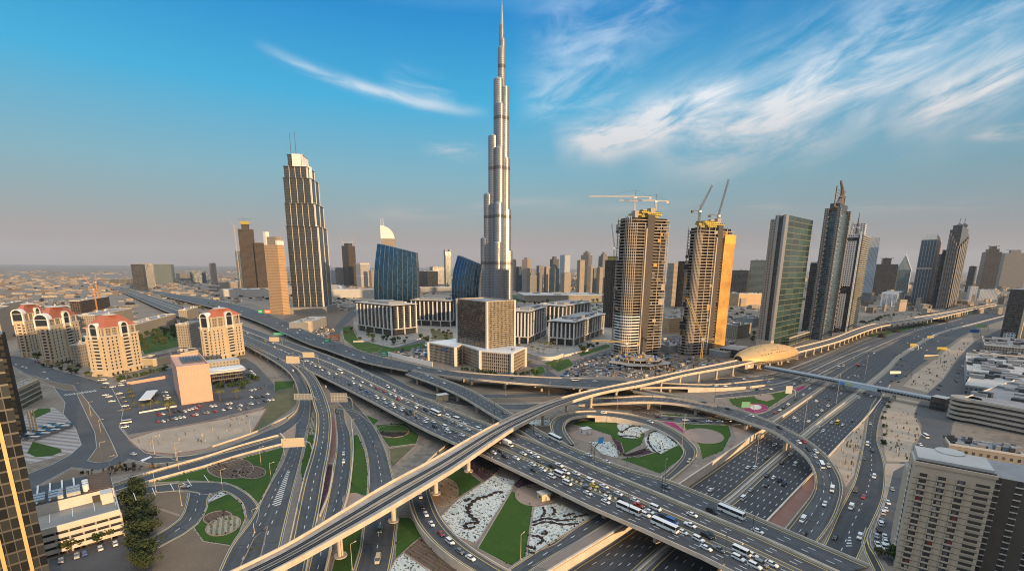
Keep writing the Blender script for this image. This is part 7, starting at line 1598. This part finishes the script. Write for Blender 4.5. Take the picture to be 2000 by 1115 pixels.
parked('200,742,wm 207,748,wu 203,756,kc 220,755,wc 237,752,wc 234,748,gc 240,743,wc 206,771,wc 213,774,wc 219,783,wc 233,768,wc 238,776,gc 242,784,kc 245,792,wc 249,798,nc 236,801,gc 246,825,wm 244,833,wc 322,766,wc 324,772,wc 328,776,wc 325,780,gc', 'parked between the hotels and the car shelter', (200, 740), SBY + 1.2)
parked('1784,941,wv 1788,945,wc 1782,949,sc 1779,953,wc 1780,961,nc 1776,967,wc 1779,971,wu 1774,976,gc 1777,985,ec 1764,996,gc', 'parked beside the cream hotel wall, counting from its roof end', (1790, 935), R(165), .1); parked('1742,954,sc 1734,980,wc 1730,993,wc 1725,1000,wu 1724,1015,gc 1720,1021,wu 1717,1034,kc 1712,1045,sc 1728,1046,wc 1730,1058,wc 1714,1062,wc 1727,1068,wu 1748,1047,rc 1744,1058,sc 1754,1033,wc', 'parked between frontage road and cream hotel, from the sand', (1742, 950), R(62), .12)
parked('1807,852,wm 1797,867,wc 1790,877,nc', 'on the side street beside the large sand lot', (1810, 840), R(70)); parked('1832,760,kc 1836,752,kc 1866,742,kc 1870,736,gc 1874,722,gc 1880,714,wc 1840,738,wc 1868,745,kc 1845,722,sc 1872,728,kc', 'parked along the side street by the right-hand shops', (1832, 764), R(60))
parked('31,712,wc 44,716,wc 51,718,wc 86,727,wc 92,740,wu 148,727,ec 140,724,wv 76,708,ru 100,713,kc 108,715,kc 285,716,wc 260,886,wc', 'on the left road by the hotel blocks', (30, 710), R(-25)); parked('786,690,wc 792,694,bc 806,684,wc 812,690,wv 818,683,kc 800,698,wc 824,694,wc 830,690,wc', 'parked on the dusty yard left of the bronze podium', (786, 690), R(15), .4)
NEAR = 330.0
grp = {}
for c in ALL: grp.setdefault((c[3], c[4], c[5]), []).append(c)
from collections import Counter
print('VEHICLES', Counter(c[4] for c in ALL))
for (col, typ, ph), L in grp.items():
    L.sort(key=lambda c: math.hypot(c[7][0] - c[6][0], c[7][1] - c[6][1]))
    for i, (p, yaw, pit, *_r) in enumerate(L):
        parts, far_ = car_proto(typ, col); d = (p - CAMP).length
        nm = typ.replace(' ', '_')
        if d < NEAR:
            o = bpy.data.objects.new(nm, None); COL.objects.link(o)
            for q in parts: c = q.copy(); COL.objects.link(c); c.parent = o
        else: o = far_.copy(); o.name = nm; COL.objects.link(o)
        o.location = p; o.rotation_euler = (0, pit, yaw)
        tag(o, (ordw(i) + ' ' if len(L) > 1 else '') + col + ' ' + typ + ' ' + ph, typ.split()[0] if typ in ('saloon car',) and False else typ.replace('saloon ', ''), 'vehicles ' + ph.split(',')[0])
# ---------------------------------------------------------------- lamp posts
def lamp_proto(h, mat, arms=2, reach_=2.2):
    pt = [MB().bar((0, 0, 0), (0, 0, h), .13, 6, 0, .07).build('pole', mat), MB().bar((-reach_ if arms == 2 else 0, 0, h), (reach_, 0, h), .07).build('arm', mat)]
    for s in ((-1, 1) if arms == 2 else (1,)): pt.append(MB().box(s * reach_ - .5, s * reach_ + .5, -.16, .16, h - .12, h + .08, bot=True).build('lamp_head', mat))
    pt.append(MB().box(-.3, .3, -.3, .3, 0, .5).build('base', 'concrete'))
    for o in pt: COL.objects.unlink(o)
    return pt
LP = {'k': lamp_proto(13, 'darksteel'), 'e': lamp_proto(11, 'beige', 1), 'H': lamp_proto(26, 'pale', 2, 3.0)}
def lamps(kind, phrase, pts, anchor, group, z=0.0):
    pts = sorted(pts, key=lambda p: math.hypot(p[0] - anchor[0], p[1] - anchor[1]))
    for i, p in enumerate(pts):
        zz = p[2] if len(p) > 2 else z; o = bpy.data.objects.new('street_lamp', None); COL.objects.link(o); o.location = at(p[0], p[1], zz); o.rotation_euler.z = 1.0
        for q in LP[kind]: c = q.copy(); COL.objects.link(c); c.parent = o
        tag(o, phrase % ordw(i), 'street lamp', group)
lamps('k', '%s black lamp post on the long flyover edge, counting downhill from the metro', [(961, 893, 8), (1082, 946, 8), (1228, 1014, 8), (1414, 1103, 8)], (900, 870), 'black flyover lamp posts'); lamps('k', '%s black lamp post on the flyover median, counting downhill from the metro', [(1042, 856, 8), (1052, 859, 8), (1154, 906, 8), (1160, 908, 8), (1292, 964, 8), (1297, 966, 8), (1469, 1038, 8)], (900, 820), 'black median lamp posts')
lamps('k', '%s black lamp post on the flyover uphill of the metro', [(809, 788, 8), (888, 835, 8), (844, 748, 8), (908, 772, 8), (966, 812, 8), (694, 734, 8), (748, 742, 8)], (960, 840), 'black uphill lamp posts'); lamps('e', '%s beige lamp post on the left lawns, counting from the car park', [(435, 956), (530, 942), (305, 960), (355, 987), (497, 1040), (556, 895), (510, 908), (350, 918), (490, 848)], (240, 990), 'beige lawn lamp posts')
lamps('e', '%s beige lamp post on the left road median', [(150, 772), (178, 812), (198, 850), (200, 898), (218, 928), (302, 886), (345, 900)], (150, 760), 'beige median lamp posts'); lamps('e', '%s beige lamp post near the central gardens', [(1017, 1092), (688, 850), (688, 1112), (1298, 934), (810, 832), (868, 824), (1290, 798), (1205, 800), (1332, 870), (1224, 776), (988, 772), (1072, 770), (1336, 838)], (1017, 1092), 'beige garden lamp posts')
lamps('H', '%s tall mast lamp along the highway median, counting from the flyover', [(1473, 930, -5), (1568, 846, -3.0), (1633, 788, -.5), (1688, 742)], (1440, 960), 'highway mast lamps'); lamps('k', '%s lamp post on the big curved flyover', [(1441, 808, 7), (1395, 788, 7), (1274, 782, 7), (1238, 784, 7)], (1500, 830), 'curved flyover lamp posts'); lamps('e', '%s lamp post on the sandy island', [(1640, 912), (1664, 868)], (1640, 912), 'sandy island lamp posts')
# ---------------------------------------------------------------- road signs
def sign(label, px, py, z, w_, h, mat, zb=6.0, yaw=0.0, lattice=False, cols=None):
    p = at(px, py, z + zb); t = thing('road_sign', label, 'road sign', (p.x, p.y, z), yaw, 'overhead road signs')
    MB().box(-w_ / 2, w_ / 2, -.15, .15, zb, zb + h, bot=True).build('sign_panel', mat, t)
    mb = MB(); rg2 = random.Random(int(px))
    if mat in ('green_sign', 'orange_sign'):
        for k in range(2): mb.box(-w_ * .38, w_ * rg2.uniform(.1, .38), -.19, -.15, zb + h * (.25 + .35 * k), zb + h * (.38 + .35 * k), bot=True)
        mb.build('sign_lettering', 'whitepaint', t)
    if lattice:
        for k in range(6): mb.box(-w_ / 2 + w_ * k / 5 - .1, -w_ / 2 + w_ * k / 5 + .1, -.3, -.15, zb, zb + h, bot=True)
        for k in range(4): mb.box(-w_ / 2, w_ / 2, -.34, -.3, zb + h * k / 3 - .1, zb + h * k / 3 + .1, bot=True)
        mb.build('back_frame', 'pale', t)
    pts = [(w_ / 2 + 4, 0, 0), (w_ / 2 + 4, 0, zb * .7), (w_ / 2 + 3.2, 0, zb + h * .3), (w_ / 2 + 1.6, 0, zb + h * .5), (0, 0, zb + h * .5)]
    MB().path([(x, .35, q) for x, y, q in pts], .32, 6).build('gantry_arm', 'steel', t)
sign('teal-green overhead sign, first at the top of the far curved flyover', 509, 612, 8, 10, 8, 'green_sign'); sign('orange sign right beside the teal-green one at the top of the far flyover', 523, 612, 8, 13, 8, 'orange_sign'); sign('wide green sign over the flyover above the cream-lit one', 544, 655, 8, 16, 4.2, 'green_sign'); sign('cream sunlit sign just below the wide green sign', 536, 667, 8, 13, 6, 'cream_sign'); sign('cream sunlit sign over the flyover nearest the gore signs', 603, 698, 8, 13, 6, 'cream_sign')
sign('left one of the pale sign pair at the ramp gore', 567, 709, 8, 7.5, 7.5, 'cream_sign', 6, 0, True); sign('right one of the pale sign pair at the ramp gore', 579, 709, 8, 7, 7, 'cream_sign', 6, 0, True); sign('light green sign on the far flyover beside the orange sign', 640, 668, 8, 9, 4.5, 'green_sign'); sign('orange sign on the far flyover beside the light green sign', 655, 665, 8, 13, 8, 'orange_sign'); sign('green sign with a red corner at the white yard wall', 751, 696, 8, 8, 6, 'green_sign')
sign('grey lattice-backed sign over the pink-walled ramp', 592, 780, 0, 14, 5, 'steel', 6.5, 0, True); sign('grey lattice-backed sign on a curved arm beside the flyover', 663, 784, 0, 13, 7, 'steel', 6.5, 0, True); sign('big cream lattice-backed sign over the lower slip road', 573, 872, 0, 13, 5.5, 'cream_sign', 6.5, .15, True); sign('pale grey panel sign on the lawn near the magenta flower bed', 1540, 768, 0, 6, 7, 'steel', 3); sign('pale green panel sign at the magenta flower bed', 1456, 796, 0, 7, 5, pbr('sign_mint', (.12, .32, .19), .5), 2.5)
sign('yellow highway sign, nearest one left of the sand verge', 1839, 684, 0, 14, 4.5, 'signyellow'); sign('brown and cream sign board on a post at the sand verge', 1818, 702, 0, 18, 6, 'cream_sign', 5); sign('small yellow sign above the highway traffic', 1783, 676, 0, 9, 4, 'signyellow'); sign('smallest yellow sign farthest up the highway', 1815, 660, 0, 8, 3.5, 'signyellow'); sign('pale gantry sign lying across the far carriageway', 1756, 730, 0, 20, 3, 'steel'); sign('pale green sign far up the highway', 1916, 640, 0, 22, 7, pbr('sign_pale', (.45, .6, .35), .5)); sign('blue sign far up the highway near the slab tower', 1903, 650, 0, 16, 6, pbr('sign_navy', (.04, .16, .40), .5))
# ---------------------------------------------------------------- small site objects
def kiosk(label, px, py, w_, d_, h, mat='beige', rot=.5, z=0.0):
    t = thing('utility_hut', label, 'hut', at(px, py, z), rot); MB().box(-w_ / 2, w_ / 2, -d_ / 2, d_ / 2, 0, h).build('wall', mat, t); MB().box(-w_ / 2 - .4, w_ / 2 + .4, -d_ / 2 - .4, d_ / 2 + .4, h, h + .35, bot=True).build('roof', 'pale', t); MB().box(-.5, .5, -d_ / 2 - .06, -d_ / 2, 0, 2.1).build('door', 'steel', t); MB().box(-w_ / 2 - .05, -w_ / 2, -.8, .8, 1.2, 2.2).build('louvre', 'darksteel', t)
kiosk('cream utility hut on the round paved bed under the flyover', 1062, 974, 5.0, 4.4, 3.4); kiosk('white utility hut on the paving inside the garden loop', 1143, 846, 6.5, 4.5, 3.6, 'whitepaint'); kiosk('cream pump hut between the flyovers above the metro', 864, 782, 9, 6, 5.5)
p = at(1172, 872); t = thing('banner', 'bright blue fabric banner on poles inside the garden loop', 'banner', p, .4); MB().prism([(-2.2, -.1), (2.2, -.1), (2.2, .1), (-2.2, .1)], 2.2, 6.5, taper=[(-1.2, -.1), (2.6, -.1), (2.6, .1), (-1.2, .1)]).build('cloth', pbr('banner_blue', (.04, .30, .62), .6), t)
for x in (-1.8, 1.8): MB().bar((x, .2, 0), (x, .2, 6), .08).build('pole', 'steel', t)
# boundary walls, yards and rubble around the building sites
lowwall('garden_wall', 'curved white panelled wall in front of the ribbed offices', [(1030, 696), (1050, 702), (1066, 704), (1084, 703), (1100, 697)], 5, 'pale', .6); lowwall('garden_wall', 'pale wall continuing along the street right of the curved panelled wall', [(1102, 697), (1140, 688), (1186, 674)], 3, 'pale'); lowwall('site_hoarding', 'long white hoarding beside the far curved flyover', [(756, 694), (790, 703), (845, 716)], 5.5, 'whitepaint', .5, 'hoarding'); lowwall('garden_wall', 'low pale wall round the shrubs before the dark blue-topped office', [(690, 668), (740, 668), (766, 674), (822, 662)], 2, 'pale'); lowwall('site_hoarding', 'grey hoarding curving below the stepped tower', [(532, 624), (566, 640), (590, 652), (604, 654)], 6, 'steel', .5, 'hoarding')
f = corner('low_building', 'curved pale metal-clad hall below the stepped tower', 'building', (566, 634), (602, 650), (640, 636)); z = f.h(630); B_(f, 'block', 'roofgrey', 0, 1, 0, 1, 0, z, 'roofpale'); MB().cyl(f.w * .1, 4, 0, z + 2, 9, n=20).build('rounded_end', 'concrete', f.t); plant(f, .1, .9, .1, .9, z, 10, 'steel', 9)
rg = random.Random(31)
def rubble(poly, n, seed, mats, s0=.6, s1=2.6):
    r_ = random.Random(seed); mb = MB()
    for px, py in scat(poly, n, seed):
        p = at(px, py); s = r_.uniform(s0, s1); mb.box(p.x - s, p.x + s, p.y - s * .45, p.y + s * .45, -.05, r_.uniform(.4, 2.6), r_.randrange(len(mats)), rot=(p.x, p.y, r_.uniform(0, 3)))
    mb.build('construction_debris', mats)['kind'] = 'stuff'
CL = ['whitepaint', 'roofgrey', 'rawslab', 'darksteel', 'rawslab', 'earth', 'roofgrey', 'steel', 'concrete', 'earth', 'paint_blue', 'pave_red', 'darksteel']
rubble([(1090, 735), (1140, 700), (1190, 690), (1380, 700), (1430, 706), (1380, 718), (1250, 740), (1180, 735)], 620, 1, CL); rubble([(1290, 660), (1440, 665), (1440, 690), (1300, 698)], 260, 2, CL, .6, 3); rubble([(756, 690), (836, 672), (840, 708)], 110, 3, CL, .6, 3); rubble([(560, 640), (650, 640), (660, 662), (610, 655)], 130, 4, CL, .6, 3.4)
rubble([(120, 600), (262, 596), (270, 625), (150, 632)], 260, 5, ['rawslab', 'earth', 'f_tan', 'roofgrey', 'darksteel'], 1, 5); rubble([(0, 590), (130, 585), (140, 600), (0, 615)], 200, 6, ['f_tan', 'earth', 'roofpale', 'hedge'], 1.5, 7); rubble([(270, 575), (460, 572), (470, 600), (330, 592)], 200, 7, ['f_tan', 'f_grey', 'roofpale', 'hedge'], 1.5, 7); rubble([(1700, 600), (1900, 585), (1880, 604), (1740, 628)], 160, 8, ['earth', 'roofgrey', 'sand', 'darksteel'], 1, 5)
rubble([(1005, 596), (1190, 592), (1190, 622), (1160, 640), (1010, 604)], 260, 9, ['f_tan', 'hedge', 'grass', 'roofpale', 'f_grey'], 2, 7); rubble([(640, 585), (735, 578), (735, 600), (690, 610), (640, 600)], 160, 10, ['f_tan', 'roofgrey', 'roofpale', 'hedge'], 2, 8); rubble([(1310, 600), (1490, 600), (1470, 640), (1300, 640)], 260, 11, ['f_tan', 'roofgrey', 'roofpale', 'hedge', 'f_orange'], 2, 8); rubble([(1690, 560), (1900, 550), (1900, 580), (1700, 590)], 220, 12, ['f_tan', 'f_grey', 'roofpale', 'hedge'], 2, 9)
rubble([(256, 862), (440, 822), (506, 802), (480, 848), (340, 884)], 34, 21, ['earth', 'sand', 'scrub'], .15, .5); rubble([(1728, 816), (1790, 790), (1796, 846), (1772, 898), (1736, 894)], 60, 22, ['earth', 'sand', 'scrub', 'rawslab'], .15, .6); rubble([(1770, 752), (1880, 664), (1896, 668), (1838, 742), (1812, 764)], 60, 23, ['earth', 'sand', 'scrub', 'rawslab'], .2, .9); rubble([(1642, 880), (1686, 826), (1668, 924), (1652, 946)], 40, 24, ['earth', 'scrub', 'sand'], .12, .45); rubble([(150, 925), (240, 908), (330, 910), (216, 928)], 60, 25, ['earth', 'scrub', 'hedge'], .2, .8)
mb = MB(); rg = random.Random(77)
for mt_, p, z_ in BEDS:
    if mt_ in ('gravel', 'purple', 'bed', 'bed_grey', 'bed_brick', 'hedge'):
        a = [at(x, y) for x, y in p]; ar = abs(sum(a[i].x * a[i - 1].y - a[i - 1].x * a[i].y for i in range(len(a)))) / 2
        for px, py in scat(p, int(min(160, ar / (16 if mt_ == 'gravel' else 11))), int(p[0][0])):
            q = at(px, py); s = rg.uniform(.25, .6); mb.cyl(q.x, q.y, 0, s * rg.uniform(.9, 1.6), s, s * .45, 6, rg.randrange(3), a0=rg.random())
for p in LAWNS[:14]:
    for (x0, y0), (x1, y1) in zip(p, p[1:]):
        a, b = at(x0, y0), at(x1, y1)
        for k in range(int((b - a).length / 3.2)):
            if rg.random() < .5: q = a.lerp(b, rg.random()); s = rg.uniform(.25, .55); mb.cyl(q.x, q.y, 0, s * 1.5, s, s * .5, 6, rg.randrange(3), a0=rg.random())
o = mb.build('low_planting', ['leaf', 'leaf2', 'hedge']); o['kind'] = 'stuff'
# ---------------------------------------------------------------- air
mb = MB(); mb.box(-27500, 27500, -1500, 27500, -7, 1010, bot=True); hz = mb.build('haze', 'concrete'); hz['kind'] = 'stuff'
hm = bpy.data.materials.new('haze'); hm.use_nodes = True; t = NT(hm.node_tree); t.n.clear(); v = t.new('ShaderNodeVolumePrincipled'); v.inputs['Color'].default_value = (.70, .78, .90, 1); v.inputs['Density'].default_value = 2.6e-5; v.inputs['Anisotropy'].default_value = .1
ou = t.new('ShaderNodeOutputMaterial'); t.l.new(v.outputs[0], ou.inputs['Volume']); hz.data.materials.clear(); hz.data.materials.append(hm)
